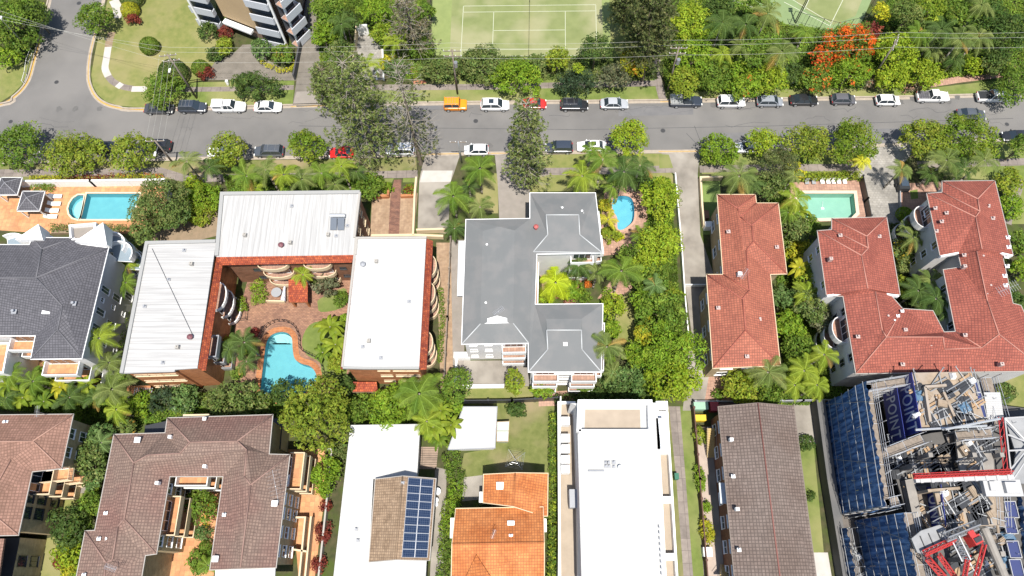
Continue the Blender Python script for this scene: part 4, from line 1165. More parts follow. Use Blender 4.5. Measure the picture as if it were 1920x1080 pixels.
SLATE = mat('grey_sheet_roof', (0.150, 0.155, 0.155), (0.140, 0.146, 0.147), rough=.75, spec=.1, scale=.25, detail=8, c3=(.166, .166, .164), scale3=.5)
WSHEET_Y = ribbed('white_sheet_ns', (0.43, 0.426, 0.415), (0.35, 0.347, 0.34), .76, 'x', .5, .4, .07)
WSHEET_X = ribbed('white_sheet_ew', (0.425, 0.422, 0.412), (0.345, 0.342, 0.336), .76, 'y', .5, .4, .07)
WCLEAN = ribbed('clean_white_sheet', (0.47, 0.47, 0.46), (0.41, 0.41, 0.40), .9, 'y', .5, .22, .05, bumpy=.1)

# ---------------------------------------------------------------- long red hip roof in the middle right
V = [(1345, 365, 7), (1416, 365, 7), (1418, 381, 7), (1459, 381, 7), (1475, 513, 7), (1444, 514, 7), (1463, 685, 7), (1337, 690, 7), (1325, 515, 7), (1356, 515, 7),
     (1383, 391, 8.6), (1388, 407, 8.6), (1409, 423, 9.1), (1413, 452, 9.1), (1399, 470, 8.7), (1405, 544, 8.7), (1392, 561, 9.0), (1398, 619, 9.0)]
b = bldg('apartment_building', 'long block under a plain red hip roof in a stepped outline', V[:10])
E, ro = roof(b, V, [(0, 1, 10), (1, 2, 11, 10), (2, 3, 12, 11), (3, 4, 13, 12), (4, 5, 14, 13), (5, 6, 17, 16, 15, 14), (6, 7, 17), (7, 8, 16, 17), (8, 9, 15, 16), (9, 0, 10, 11, 12, 13, 14, 15)], RED, CREAM,
         caps=[(0, 10), (1, 10), (2, 11), (3, 12), (10, 11), (11, 12), (12, 13), (13, 14), (4, 13), (14, 15), (15, 16), (8, 16), (9, 15), (16, 17), (7, 17), (6, 17)], capm=flat('red_ridge', (.27, .075, .05), .7))
f = walls(b, E, 0, 6.85, CREAM_BRICK, .55)
for px, py in ((1337, 620), (1337, 560), (1352, 470), (1350, 420)):
    i, t = nearest_edge(f, px, py, 4)
for i in range(len(f)):
    a, c_, d, nn = edge(f, i); L = (c_ - a).length
    if L > 8:
        k = int(L / 3.6)
        windows(b, f, i, [(j + .5) / k for j in range(k)], (2.0, 5.1), 1.5, 1.2)
i, t = nearest_edge(f, 1380, 700, 5); windows(b, f, i, (.25, .62, .88), (2.0, 5.1), 1.6, 1.3)
for px, py in ((1366, 434), (1457, 463), (1347, 577), (1424, 598), (1401, 668)): roof_vent(b, px, py, 8.0, 'pipe', ro, .9, flat('pink_white', (.42, .33, .30)))
roof_vent(b, 1389, 523, 8.6, 'antenna', ro); roof_vent(b, 1386, 515, 8.3, 'box', ro)

# ---------------------------------------------------------------- two red-roofed blocks at the right joined by a low wing
z = 9
V = [(1533, 433, z), (1560, 431, z), (1560, 410, z), (1662, 407, z), (1687, 552, z), (1668, 551, z), (1692, 579, z), (1749, 583, z), (1770, 623, z), (1792, 622, z),
     (1769, 506, z), (1803, 501, z), (1797, 476, z), (1763, 480, z), (1738, 363, z), (1767, 361, z), (1767, 340, z), (1865, 339, z), (1899, 478, z), (1880, 482, z), (1899, 569, z), (1914, 573, z), (1945, 640, z), (1960, 695, z),
     (1605, 700, z), (1581, 555, z), (1550, 554, z),
     (1625, 443, 11), (1628, 465, 11), (1615, 479, 10.7), (1627, 541, 10.7), (1641, 547, 10.5), (1654, 620, 10.5), (1662, 632, 10.8), (1768, 632, 10.8),
     (1833, 373, 11), (1837, 396, 11), (1829, 407, 10.7), (1841, 467, 10.7), (1831, 471, 10.5), (1851, 564, 10.6), (1873, 627, 11.0), (1840, 652, 10.2), (1890, 652, 10.6), (1771, 655, 9.9)]
b = bldg('apartment_building', 'double block with red tiled hip roofs and white gable walls beside the blue scaffold', V[:27])
F = [(2, 3, 27), (1, 2, 27, 28), (0, 1, 28, 29), (3, 4, 30, 28, 27), (28, 30, 29), (0, 29, 30, 26), (26, 30, 31, 25), (30, 4, 5, 31), (25, 31, 32, 24), (5, 6, 33, 32, 31), (24, 32, 33),
     (6, 7, 8, 34, 33), (33, 34, 44, 24), (8, 9, 42, 44, 34), (44, 42, 41, 23, 24), (9, 10, 40, 41, 42), (10, 11, 39, 40), (11, 12, 38, 39), (12, 13, 37, 38), (13, 14, 37), (14, 15, 36, 37), (15, 16, 35, 36), (16, 17, 35),
     (17, 18, 38, 37, 36, 35), (18, 19, 39, 38), (19, 20, 40, 39), (20, 21, 22, 41, 40), (22, 23, 41)]
E, ro = roof(b, V, F, RED2, TRIM, caps=[(2, 27), (3, 27), (27, 28), (1, 28), (28, 29), (0, 29), (29, 30), (31, 32), (32, 33), (24, 33), (6, 33), (33, 34), (34, 44), (9, 42), (42, 41), (44, 42), (41, 23), (40, 41), (39, 40), (37, 38), (36, 37), (35, 36), (16, 35), (17, 35), (15, 36), (14, 37)],
             capm=flat('pale_red_ridge', (.38, .17, .13), .7), capr=.08)
f = walls(b, E, 0, 8.85, RENDER, .45)
for px, py, w in ((1572, 590, 1), (1590, 680, 1), (1545, 500, 1), (1750, 440, 1), (1782, 560, 1)):
    i, t = nearest_edge(f, px, py, 5)
    for t2 in (.2, .8): windows(b, f, i, (t2,), (1.9, 4.8, 7.6), 1.0, 1.3)
i, t = nearest_edge(f, 1587, 640, 5)
for zz in (.4, 3.2, 6.0): balcony(b, f, i, .42, zz, 3.8, 1.7, WHITE, RENDER, None, 1.0, True)
i, t = nearest_edge(f, 1750, 460, 5)
for zz in (.4, 3.2, 6.0): balcony(b, f, i, .25, zz, 3.6, 1.7, WHITE, RENDER, None, 1.0, True)
# rendered gable walls that stand proud between the two levels of roof
for a_, c_ in (((1550, 555), (1632, 542)), ((1640, 549), (1688, 553)), ((1763, 481), (1800, 472)), ((1835, 468), (1899, 479))):
    k = MB(); A, B = P(*a_, 9.15), P(*c_, 9.6); k.ribbon([(A.x, A.y), (B.x, B.y)], .22, 8.7, 9.3 if a_[0] != 1835 else 9.6); k.build('gable_wall', WHITE, b)
for px, py in ((1576, 441), (1649, 443), (1556, 487), (1609, 631), (1664, 593), (1695, 620), (1693, 683), (1744, 648), (1875, 684), (1810, 628), (1860, 632), (1754, 390), (1775, 399), (1766, 415), (1756, 433), (1853, 386), (1862, 409), (1843, 427), (1842, 481), (1846, 554), (1856, 536), (1808, 478), (1806, 501)):
    roof_vent(b, px, py, 9.9, rnd.choice(('pipe', 'pipe', 'box')), ro, .85, flat('pink_white', (.42, .33, .30)))
for k in range(6): roof_vent(b, 1890 - k * 1.5 + 3 * (k % 2), 445 + k * 18, 9.3, 'pipe', ro, .9)
for k in range(5): roof_vent(b, 1692 - k * 8, 583 + k * 9, 9.7, 'pipe', ro, .7)
roof_vent(b, 1874, 550, 9.9, 'antenna', ro, 1.8)

# ---------------------------------------------------------------- grey-roofed white house in the centre
z = 8.6
V = [(874, 412, z), (994, 410, z), (994, 362, z), (1116, 362, z), (1129, 474, z), (1006, 476, z), (1003, 571, z), (1130, 570, z), (1127, 697, z), (991, 697, z), (991, 643, z), (866, 645, z),
     (905, 433, 9.6), (937, 425, 9.8), (965, 432, 9.6), (1024, 403, 10), (1085, 403, 10), (1087, 440, 9.5), (1027, 440, 9.5), (1000, 472, 8.75),
     (901, 607, 9.5), (962, 606, 9.5), (1024, 598, 9.6), (1090, 598, 9.6), (1091, 655, 9.2), (1027, 655, 9.2), (1025, 619, 9.8), (1090, 619, 9.8), (932, 601, 9.9)]
b = bldg('apartment_building', 'white block with a smooth grey metal roof beside the small kidney pool', V[:12])
F = [(0, 1, 14, 13, 12), (2, 3, 16, 15), (15, 16, 17, 18), (18, 17, 4, 5, 19), (3, 4, 17, 16), (1, 2, 15, 18, 19), (6, 22, 26, 25, 9), (0, 12, 13, 28, 20, 11), (13, 14, 1, 19, 5, 6, 9, 10, 21, 28), (20, 28, 21, 10, 11), (6, 7, 23, 22), (22, 23, 27, 26), (26, 27, 24, 25), (25, 24, 8, 9), (7, 8, 24, 27, 23)]
E, ro = roof(b, V, F, SLATE, WHITE, caps=[(15, 16), (16, 17), (15, 18), (18, 19), (17, 4), (19, 4), (26, 27), (26, 25), (27, 24), (25, 9), (24, 8), (20, 11), (21, 10)], capm=flat('pale_ridge', (.40, .41, .41), .5), capr=.09)
f = walls(b, E, 0, 8.4, RENDER, .35)
k = MB(); A, B, C_ = P(908, 607, 9.5), P(956, 606, 9.5), P(932, 600, 10.2)
k.add([A, B, C_, A + Vector((0, .6, 0)), B + Vector((0, .6, 0)), C_ + Vector((0, .6, 0))], [(0, 1, 2), (1, 4, 5, 2), (4, 3, 5), (3, 0, 2, 5)]); k.build('gablet', WHITE, b).parent = ro
for px, py, kk in ((1054, 391, 'pipe'), (1091, 397, 'pipe'), (913, 460, 'pipe'), (911, 569, 'pipe'), (1060, 645, 'pipe'), (935, 592, 'antenna')): roof_vent(b, px, py, 9.5, kk, ro, .9)
roof_vent(b, 1005, 427, 9.2, 'whirly', ro, 1, flat('rusty_red', (.4, .1, .09)))
i, t = nearest_edge(f, 950, 660, 5)
for zz in (.5, 3.2, 5.9): balcony(b, f, i, .74, zz, 3.2, 1.1, WHITE, WHITE, None, .9, False, True, True)
windows(b, f, i, (.12, .35), (2, 4.7, 7.3), .9, .7)
i, t = nearest_edge(f, 1060, 715, 5)
for zz in (.5, 3.2, 5.9):
    balcony(b, f, i, .22, zz, 3.3, 1.2, WHITE, WHITE, None, .9, False, True, True); balcony(b, f, i, .80, zz, 3.3, 1.2, WHITE, WHITE, None, .9)
    window(b, f, i, .5, zz + 1.2, 2.4, .8)
i, t = nearest_edge(f, 1070, 490, 5)
for zz in (.5, 3.2, 5.9): balcony(b, f, i, .75, zz, 3.2, 1.0, WHITE, WHITE, None, .9)
for q0, q1, nm in (((1120, 380), (1126, 470), 0), ((1130, 585), (1129, 690), 1)):
    i, t = nearest_edge(f, *q1, 8)
    for zz in (3.2, 5.9):
        for t2 in (.2, .65): balcony(b, f, i, t2, zz, 2.8, .9, WHITE, WHITE, None, .9)
k = MB(); k.prism(ccw(px_pts([(860, 452), (876, 452), (873, 555), (857, 555)], 3.2)), 3.1, 3.25); k.build('awning', flat('pale_blue_sheet', (.5, .56, .62), .4), b)
k = MB(); k.prism(ccw(px_pts([(1001, 480), (1011, 480), (1009, 570), (999, 570)], 5)), 4.7, 4.9); k.prism(ccw(px_pts([(1003, 480), (1009, 480), (1007, 570), (1001, 570)], 5)), 4.9, 4.94, 1); k.build('walkway', [WHITE, PINK_PAVE], b)

# ---------------------------------------------------------------- brick complex round the courtyard: three flat white roofs
z = 9.5
def flatroof(root, V, m, par=.25, pw=.35, pm=TRIM):
    W = ccw([XY(*v) for v in V]); zz = V[0][2]
    mb = MB(); mb.prism(W, zz - .3, zz); o = mb.build('roof', m, root)
    return o
b = bldg('apartment_building', 'orange brick block with three white sheet roofs around a courtyard pool', [(405, 480, z), (665, 478, z), (650, 690, z), (370, 690, z)])
Nn = [(418, 364, z), (675, 361, z), (664, 478, z), (406, 482, z)]
Ww = [(277, 456, z), (405, 454, z), (370, 690, z), (328, 693, z), (327, 697, z), (229, 700, z)]
Ee = [(669, 448, z), (799, 447, z), (786, 688, z), (684, 688, z), (643, 686, z)]
r1 = flatroof(b, Nn, WSHEET_Y); r2 = flatroof(b, Ww, WSHEET_X); r3 = flatroof(b, Ee, WCLEAN)
GUT = flat('grey_gutter', (.30, .30, .29), .5)
def band(pts, w, z0, z1, m, nm):
    k = MB(); k.ribbon([XY(a_, b_, z) for a_, b_ in pts], w, z0, z1); return k.build(nm, m, b)
band([(407, 480), (417, 364), (675, 361)], .5, 9.2, 9.75, GUT, 'parapet'); band([(675, 361), (665, 446)], .3, 9.2, 9.72, TRIM, 'parapet')
band([(229, 700), (276, 456), (405, 453)], .45, 9.2, 9.74, GUT, 'parapet'); band([(667, 478), (669, 447), (800, 446)], .3, 9.2, 9.7, TRIM, 'parapet')
band([(642, 688), (668, 450)], .25, 9.2, 9.65, TRIM, 'parapet'); band([(643, 689), (684, 690), (786, 690)], .3, 9.2, 9.6, GUT, 'parapet')
def mansard(top, bot, zt, zb, root=b):
    k = MB(); A = [P(x, y, zt) for x, y in top]; B = [P(x, y, zb) for x, y in bot]; n = len(A)
    k.add(A + B, [(i, n + i, n + i + 1, i + 1) for i in range(n - 1)])
    k.add([p - Vector((0, 0, .12)) for p in B] + B, [(i, i + 1, n + i + 1, n + i) for i in range(n - 1)])
    nb = [p - Vector((0, 0, .12)) for p in B]; na = [p - Vector((0, 0, 1.0)) for p in A]
    k.add(nb + na, [(i, n + i, n + i + 1, i + 1) for i in range(n - 1)])
    k.build('tile_skirt', TERRA, root)
mansard([(371, 691), (406, 482), (664, 478)], [(386, 694), (417, 497), (660, 492)], 9.55, 8.7)
mansard([(668, 478), (643, 688)], [(663, 492), (638, 692)], 9.55, 8.6)
mansard([(786, 690), (800, 447)], [(800, 692), (812, 452)], 9.55, 8.6)
def inpoly(V, d=.6): return inset([XY(*v) for v in V], d)
fN = inpoly(Nn, .2); fW = inpoly(Ww, .25); fE = inpoly(Ee, .2)
for ff, mm in ((fN, BRICKD), (fW, BRICK), (fE, BRICK)):
    k = MB(); k.prism(ff, 0, 9.2 if ff is fW else (9.19 if ff is fN else 9.18)); k.build('wall', mm, b)
i, t = nearest_edge(fW, 275, 700, 9.5)
windows(b, fW, i, (.2, .5, .8), (1.9, 4.7, 7.5), 1.7, .55, frame=CREAM)
i, t = nearest_edge(fW, 400, 560, 9.5)
for zz in (.6, 3.4, 6.2):
    balcony(b, fW, i, .62, zz, 4.2, 1.5, BRICKD, WHITE, None, .5, True); balcony(b, fW, i, .2, zz, 3.0, 1.4, BRICKD, GREY, None, .9, False)
i, t = nearest_edge(fN, 530, 485, 9.5)
for zz in (.5, 3.3, 6.1): balcony(b, fN, i, .36, zz, 4.4, 1.1, BRICK, CREAM, None, .8, True); balcony(b, fN, i, .70, zz, 4.0, 1.1, BRICK, CREAM, None, .8, True)
windows(b, fN, i, (.2, .87), (2., 4.7, 7.4), .9, .6, frame=DARK)
i, t = nearest_edge(fN, 680, 420, 9.5)
windows(b, fN, i, (.2, .5, .8), (1.9, 4.7, 7.4), 1.0, 1.2, frame=CREAM)
i, t = nearest_edge(fE, 730, 700, 9.5)
windows(b, fE, i, (.3, .6, .85), (2., 4.7, 7.4), 1.5, .5, frame=CREAM)
i, t = nearest_edge(fE, 800, 560, 9.5)
for zz in (.6, 3.3, 6.0):
    for t2 in (.22, .62, .85): balcony(b, fE, i, t2, zz, 3.6, 1.5, CREAM, CREAM, None, .8, True)
# small roofs low on the south wall and in the courtyard
for V_, zz, nm in (([(662, 716), (706, 716), (708, 735), (660, 735)], 2.6, 'canopy'),):
    k = MB(); k.prism(ccw([XY(x, y, zz) for x, y in V_]), zz - .2, zz, 1, 0); k.build(nm, [TERRA, CREAM], b)
k = MB(); A = px_pts([(246, 727), (290, 727), (290, 741), (246, 741)], .1); k.prism(ccw(A), .1, 1.3, 0); k.build('stairwell', BRICK, b)
k = MB(); A = [P(x, y, 1.3) for x, y in ((254, 729), (286, 729))]
for j in range(9): q = A[0].lerp(A[1], j / 8); k.box((q.x, q.y - .55, 1.35), (.12, 1.3, .1))
k.build('louvre', GREY, b)
for px, py, kk, pr in ((358, 633, 'whirly', r2), (528, 461, 'whirly', r1), (681, 497, 'whirly', r3), (360, 496, 'box', r2), (334, 652, 'box', r2), (547, 366 + 20, 'pipe', r1), (460, 442, 'box', r1), (616, 441, 'box', r1), (630, 442, 'pipe', r1), (651, 423, 'pipe', r1), (706, 491, 'box', r3), (692, 640, 'box', r3), (680, 650, 'pipe', r3), (714, 671, 'pipe', r3), (767, 565, 'pipe', r3), (345, 469, 'pipe', r2), (316, 524, 'pipe', r2), (271, 574, 'pipe', r2), (545, 456, 'box', r1), (305, 680, 'pipe', r2)):
    roof_vent(b, px, py, 9.62, kk, pr, .8 if kk != 'whirly' else 1.1, flat('maroon_vent', (.16, .06, .07)) if kk == 'whirly' and px < 600 else (GREY if kk != 'box' else TRIM))
k = MB(); A = P(285, 466, 9.62); B = P(361, 628, 9.62); k.bar(A, B, .03, 0, 4); k.build('cable', DARK, b).parent = r2
# solar hot water unit
k = MB(); 
for x0, x1 in ((619, 631), (632.5, 645)):
    A = [P(x0, 431, 9.7), P(x1, 431, 9.7), P(x1 + .5, 408, 10.3), P(x0 + .5, 408, 10.3)]; k.add(A + [p + Vector((0, 0, -.1)) for p in A], [(0, 1, 2, 3), (4, 5, 1, 0), (5, 6, 2, 1), (7, 4, 0, 3)])
hw = k.build('hot_water_panel', flat('collector', (.07, .09, .12), .25), b); hw.parent = r1
k = MB(); k.bar(P(619, 404, 10.2), P(647, 404, 10.2), .28, 0, 12); k.build('water_tank', SILVER, b).parent = r1
# front walls of the yards
for pts, lb in (([(782, 437), (842, 435)], 'low rendered wall closing the concrete driveway behind the brick block'),):
    k = MB(); k.ribbon(px_pts(pts), .3, G0, 1.3); o = k.build('garden_wall', CREAM, loc=(*px_pts(pts)[0], G0)); tag(o, lb, 'wall')

# ---------------------------------------------------------------- pavilion, table in the courtyard
c = P(558, 540, 2.6)
pv = thing('pavilion', 'small red tiled pavilion in the brick courtyard', 'pavilion', (c.x, c.y, G0))
pl = ccw([XY(x, y, 2.6) for x, y in ((541, 512), (577, 511), (577, 567), (541, 567))])
k = MB(); k.prism(pl, 2.45, 2.65, 1, 0); k.build('roof', [TERRA, BRICK], pv)
for p in inset(pl, .35): MB().box((p[0], p[1], 1.28), (.3, .3, 2.35)).build('post', BRICK, pv)
# ---------------------------------------------------------------- brown U-shaped roof, bottom left
z = 8.5
V = [(214, 815, z), (310, 812, z), (314, 784, z), (511, 778, z), (504, 852, z), (543, 853, z), (517, 1064, z), (394, 1068, z), (419, 893, z), (318, 893, z), (293, 1038, z), (272, 1041, z), (262, 1100, z), (140, 1100, z), (160, 996, z), (178, 995, z),
     (251, 868, 10.3), (278, 853, 10.5), (338, 850, 10.5), (356, 829, 10.8), (445, 827, 10.8), (463, 844, 10.5), (458, 893, 10.4), (470, 909, 10.6), (451, 1064, 10.2), (233, 973, 10.2), (221, 987, 10), (211, 1049, 10), (199, 1055, 9.8), (193, 1100, 9.8)]
b = bldg('apartment_building', 'brown tiled U shaped block with cream walls around an orange paved court', V[:16])
F = [(0, 1, 18, 17, 16), (1, 2, 19, 18), (2, 3, 20, 19), (3, 4, 21, 20), (4, 5, 23, 22, 21), (5, 6, 24, 23), (24, 7, 8, 21, 22, 23), (8, 9, 16, 17, 18, 19, 20, 21), (9, 10, 25, 16), (10, 11, 26, 25), (11, 12, 29, 28, 27, 26), (13, 14, 28, 29), (14, 15, 27, 28), (15, 0, 16, 25, 26, 27)]
F[5] = (5, 6, 24, 23)
F = [f_ for f_ in F] + [(6, 7, 24)] + [(12, 13, 29)]
E, ro = roof(b, V, F, BROWN, TRIM, caps=[(0, 16), (16, 17), (17, 18), (18, 19), (2, 19), (19, 20), (3, 20), (20, 21), (21, 22), (22, 23), (5, 23), (23, 24), (16, 25), (25, 10), (25, 26), (26, 27), (27, 28), (14, 28), (28, 29)], capm=flat('brown_ridge', (.235, .145, .118), .7))
f = walls(b, E, 0, 8.35, CREAM_BRICK, .45)
i, t = nearest_edge(f, 540, 950, 7); windows(b, f, i, (.12, .3, .48, .62, .8), (1.9, 4.6, 7.2), 1.3, 1.2)
for zz in (.4, 3.1, 5.8): balcony(b, f, i, .9, zz, 4.5, 1.8, CREAM, CREAM, ORANGE_PAVE, 1)
i, t = nearest_edge(f, 305, 960, 7)
for zz in (.4, 3.1, 5.8): balcony(b, f, i, .45, zz, 4.6, 1.5, CREAM, CREAM, ORANGE_PAVE, 1, False, True, True)
windows(b, f, i, (.12, .8), (1.9, 4.6, 7.2), 1.2, 1.2)
i, t = nearest_edge(f, 370, 893, 7)
for zz in (.4, 3.1, 5.8): balcony(b, f, i, .33, zz, 4.0, 1.4, CREAM, WHITE, ORANGE_PAVE, 1, False, True, True)
for px, py, kk in ((321, 820, 'box'), (258, 825, 'skylight'), (297, 906, 'box'), (386, 875, 'box'), (198, 962, 'pipe'), (201, 1010, 'pipe'), (185, 1010, 'pipe'), (470, 896, 'pipe'), (515, 944, 'skylight'), (477, 939, 'box'), (404, 1048, 'skylight'), (420, 965, 'pipe'), (383, 785, 'pipe'), (157, 1078, 'pipe')):
    roof_vent(b, px, py, 9.3, kk, ro, .75)
roof_vent(b, 525, 915, 9.0, 'antenna', ro, 2.2); roof_vent(b, 222, 1065, 9.6, 'antenna', ro, .8)
# stair deck at the top right notch and flat pieces on the north side
k = MB(); A = ccw([XY(x, y, 7.8) for x, y in ((343, 777), (392, 776), (392, 782), (343, 783))]); k.prism(A, 7.5, 7.8); k.build('canopy', CREAM, b)
k = MB(); A = ccw([XY(x, y, 5) for x, y in ((272, 798), (318, 788), (318, 815), (270, 815))]); k.prism(A, G0, 5, 0, 1); k.build('annexe', [CREAM, DARK], b)
k = MB(); A = ccw([XY(x, y, 8.1) for x, y in ((404, 1068), (516, 1064), (514, 1120), (400, 1120))]); k.prism(A, 7.9, 8.1); k.build('porch_roof', ribbed('white_porch_sheet', (.7, .7, .68), (.6, .6, .58), .76, 'x'), b)
k = MB(); A = ccw([XY(x, y, 3.2) for x, y in ((507, 785), (531, 784), (526, 842), (503, 842))]); k.prism(A, G0, 3.2, 0, 1); k.build('balcony', [CREAM, DARK], b)
# carport walls of the terraces to the right
for pts, hh, lb in (([(552, 970), (572, 970), (560, 1090)], 1.9, 'rendered wall enclosing the ground floor terrace of the brown roofed block'), ([(548, 1030), (575, 1034)], 1.9, 'short cross wall between two terraces beside the brown roofed block'), ([(583, 968), (571, 1090)], 1.7, 'long rendered wall along the outer edge of the terraces'),
                    ([(612, 842), (622, 842), (610, 960), (596, 1090)], 1.3, 'grey boundary wall between the orange terrace and the white roofed house')):
    pp = px_pts(pts, hh); k = MB(); k.ribbon(pp, .22, G0, hh); tag(k.build('garden_wall', CREAM if hh > 1.5 else TRIM, loc=(*pp[0], G0)), lb, 'wall')

# ---------------------------------------------------------------- pink-brown roof at the left edge
z = 8.5
V = [(-160, 780, z), (137, 777, z), (115, 878, z), (60, 884, z), (34, 1003, z), (-200, 1008, z), (62, 827, 10.2), (-100, 830, 10.4), (20, 862, 10), (-30, 950, 10)]
b = bldg('apartment_building', 'cream walled block with a weathered pink tiled roof at the left edge', [(-100, 780, z), (137, 777, z), (34, 1003, z), (-100, 1000, z)])
F = [(0, 1, 6, 7), (1, 2, 6), (2, 3, 8, 6), (3, 4, 9, 8), (4, 5, 9), (5, 0, 7, 9), (7, 6, 8, 9)]
E, ro = roof(b, V, F, PINKB, TRIM, caps=[(1, 6), (2, 6), (6, 7), (8, 9), (4, 9)], capm=flat('pink_ridge', (.32, .185, .14), .7))
f = walls(b, E, 0, 8.35, CREAM_BRICK, .45)
i, t = nearest_edge(f, 60, 940, 7); windows(b, f, i, (.3, .55), (2, 4.8, 7.3), 1.3, 1.6, frame=DARK)
for zz in (.3, 3.0, 5.7): balcony(b, f, i, .84, zz, 3.6, 2.0, CREAM, CREAM, ORANGE_PAVE, 1, False, True, True)
i, t = nearest_edge(f, 90, 885, 7)
for zz in (.3, 3.0, 5.7): balcony(b, f, i, .5, zz, 4.2, 1.6, CREAM, CREAM, ORANGE_PAVE, 1, False, True, False)
i, t = nearest_edge(f, 130, 830, 7); windows(b, f, i, (.3, .7), (2, 4.8, 7.3), 1.2, 1.2)
roof_vent(b, 10, 792, 9, 'pipe', ro); roof_vent(b, 86, 777, 8.6, 'antenna', ro, .8)
V = [(-160, 1030, 8.4), (35, 1012, 8.4), (12, 1120, 8.4), (-160, 1120, 8.4)]
b = bldg('apartment_building', 'cream block cut by the bottom left corner of the view', V)
k = MB(); k.prism(ccw([XY(*v) for v in [(-160, 1010, 5.5), (38, 1008, 5.5), (15, 1120, 5.5), (-160, 1120, 5.5)]]), G0, 5.5, 0, 1); k.build('wall', [CREAM_BRICK, DARK], b)
k = MB(); k.prism(ccw([XY(*v) for v in [(-160, 1012, 8.4), (8, 1010, 8.4), (-8, 1120, 8.4), (-160, 1120, 8.4)]]), 8.1, 8.4); k.build('roof', PINKB, b)
ff = ccw([XY(*v) for v in [(-160, 1010, 5.5), (38, 1008, 5.5), (15, 1120, 5.5), (-160, 1120, 5.5)]])
i, t = nearest_edge(ff, 30, 1060, 5); windows(b, ff, i, (.25, .6), (1.9, 4.3), 1.2, 1.5, frame=DARK)

# ---------------------------------------------------------------- white sheet roof with a beige tiled gable and solar panels
b = bldg('house', 'house with a white sheet roof and a beige tiled gable carrying solar panels', [(657, 797, 5), (815, 895, 5), (620, 1090, 5)], 'house')
z = 4.6
V1 = [(657, 797, z), (788, 795, z), (782, 893, z), (700, 898, z), (692, 1051, z), (800, 1050, z), (796, 1110, z), (622, 1110, z)]
k = MB(); k.prism(ccw([XY(*v) for v in V1]), z - .2, z, 1, 0); wr = k.build('roof', [WCLEAN, TRIM], b)
k = MB(); k.prism(inset([XY(*v) for v in V1], .4), 0, z - .2); k.build('wall', RENDER, b)
V = [(704, 899, 5.3), (817, 898, 5.3), (805, 1050, 5.3), (692, 1053, 5.3), (755, 893, 7.4), (742, 1049, 7.4)]
W_ = [P(*v) for v in V]
E, rb = roof(b, V, [(0, 4, 5, 3), (4, 1, 2, 5)], BEIGE, TRIM, caps=[(4, 5)], capm=BEIGE, name='tiled_roof')
k = MB(); fo = inset([(W_[0].x, W_[0].y), (W_[1].x, W_[1].y), (W_[2].x, W_[2].y), (W_[3].x, W_[3].y)], .35); k.prism(fo, 0, 5.1); k.build('wall', RENDER, b)
for A, B, C_ in ((0, 1, 4), (3, 2, 5)):
    k = MB(); q = [W_[A] - Vector((0, 0, .1)), W_[B] - Vector((0, 0, .1)), W_[C_] - Vector((0, 0, .1))]; d = Vector((0, -.15 if A == 0 else .15, 0))
    k.add([p + d for p in q], [(0, 1, 2)]); k.build('gable', WHITE, b)
# solar array: two columns of ten panels, each a part with its frame
PV = bpy.data.materials.new('solar_cells'); PV.use_nodes = True
nt = PV.node_tree; bs = nt.nodes['Principled BSDF']; bs.inputs['Roughness'].default_value = .18
uvn = nt.nodes.new('ShaderNodeUVMap'); bk = nt.nodes.new('ShaderNodeTexBrick'); bk.offset = 0; bk.inputs['Scale'].default_value = 1
bk.inputs['Brick Width'].default_value = .27; bk.inputs['Row Height'].default_value = .27; bk.inputs['Mortar Size'].default_value = .018
bk.inputs['Color1'].default_value = (.012, .024, .055, 1); bk.inputs['Color2'].default_value = (.016, .03, .065, 1); bk.inputs['Mortar'].default_value = (.06, .08, .13, 1)
nt.links.new(uvn.outputs[0], bk.inputs[0]); nt.links.new(bk.outputs[0], bs.inputs['Base Color'])
A0, B0, A1, B1 = W_[4], W_[1], W_[5], W_[2]
def rp(u, v, h=.1):
    p = (A0.lerp(A1, v)).lerp(B0.lerp(B1, v), u); return p + Vector((.25, 0, 1)).normalized() * h
for r_ in range(10):
    for c_ in range(2):
        u0 = .17 + c_ * .385; v0 = .012 + r_ * .0965
        q = [rp(u0, v0 + .092), rp(u0 + .375, v0 + .092), rp(u0 + .375, v0), rp(u0, v0)]
        k = MB(); k.add(q + [p - Vector((0, 0, .06)) for p in q], [(0, 1, 2, 3), (4, 5, 1, 0), (5, 6, 2, 1), (6, 7, 3, 2), (7, 4, 0, 3)])
        po = k.build('solar_panel', PV, b); po.parent = rb
        k = MB()
        for i in range(4): k.bar(q[i] + Vector((0, 0, .01)), q[(i + 1) % 4] + Vector((0, 0, .01)), .028, 0, 4)
        k.build('frame', SILVER, b).parent = rb
for px, py, kk in ((668, 992, 'pipe'), (671, 1013, 'pipe'), (755, 905, 'pipe')): roof_vent(b, px, py, 4.75 if px < 700 else 7.4, kk, wr if px < 700 else rb, .7, GREY)
for px, py in ((820, 921), (818, 937), (817, 945)):
    c = P(px, py, 1.0); k = MB(); k.disc(c, .45 if py == 921 else .28, G0, 1.0, 0, 14); k.disc(c, .3, 1.0, 1.1, 0, 14, .1)
    tag(k.build('water_tank', WHITE, loc=(c.x, c.y, G0)), {921: 'large white round tank beside the solar panelled house', 937: 'middle one of the three white tanks by the solar panels', 945: 'southernmost small white tank by the solar panels'}[py], 'tank')

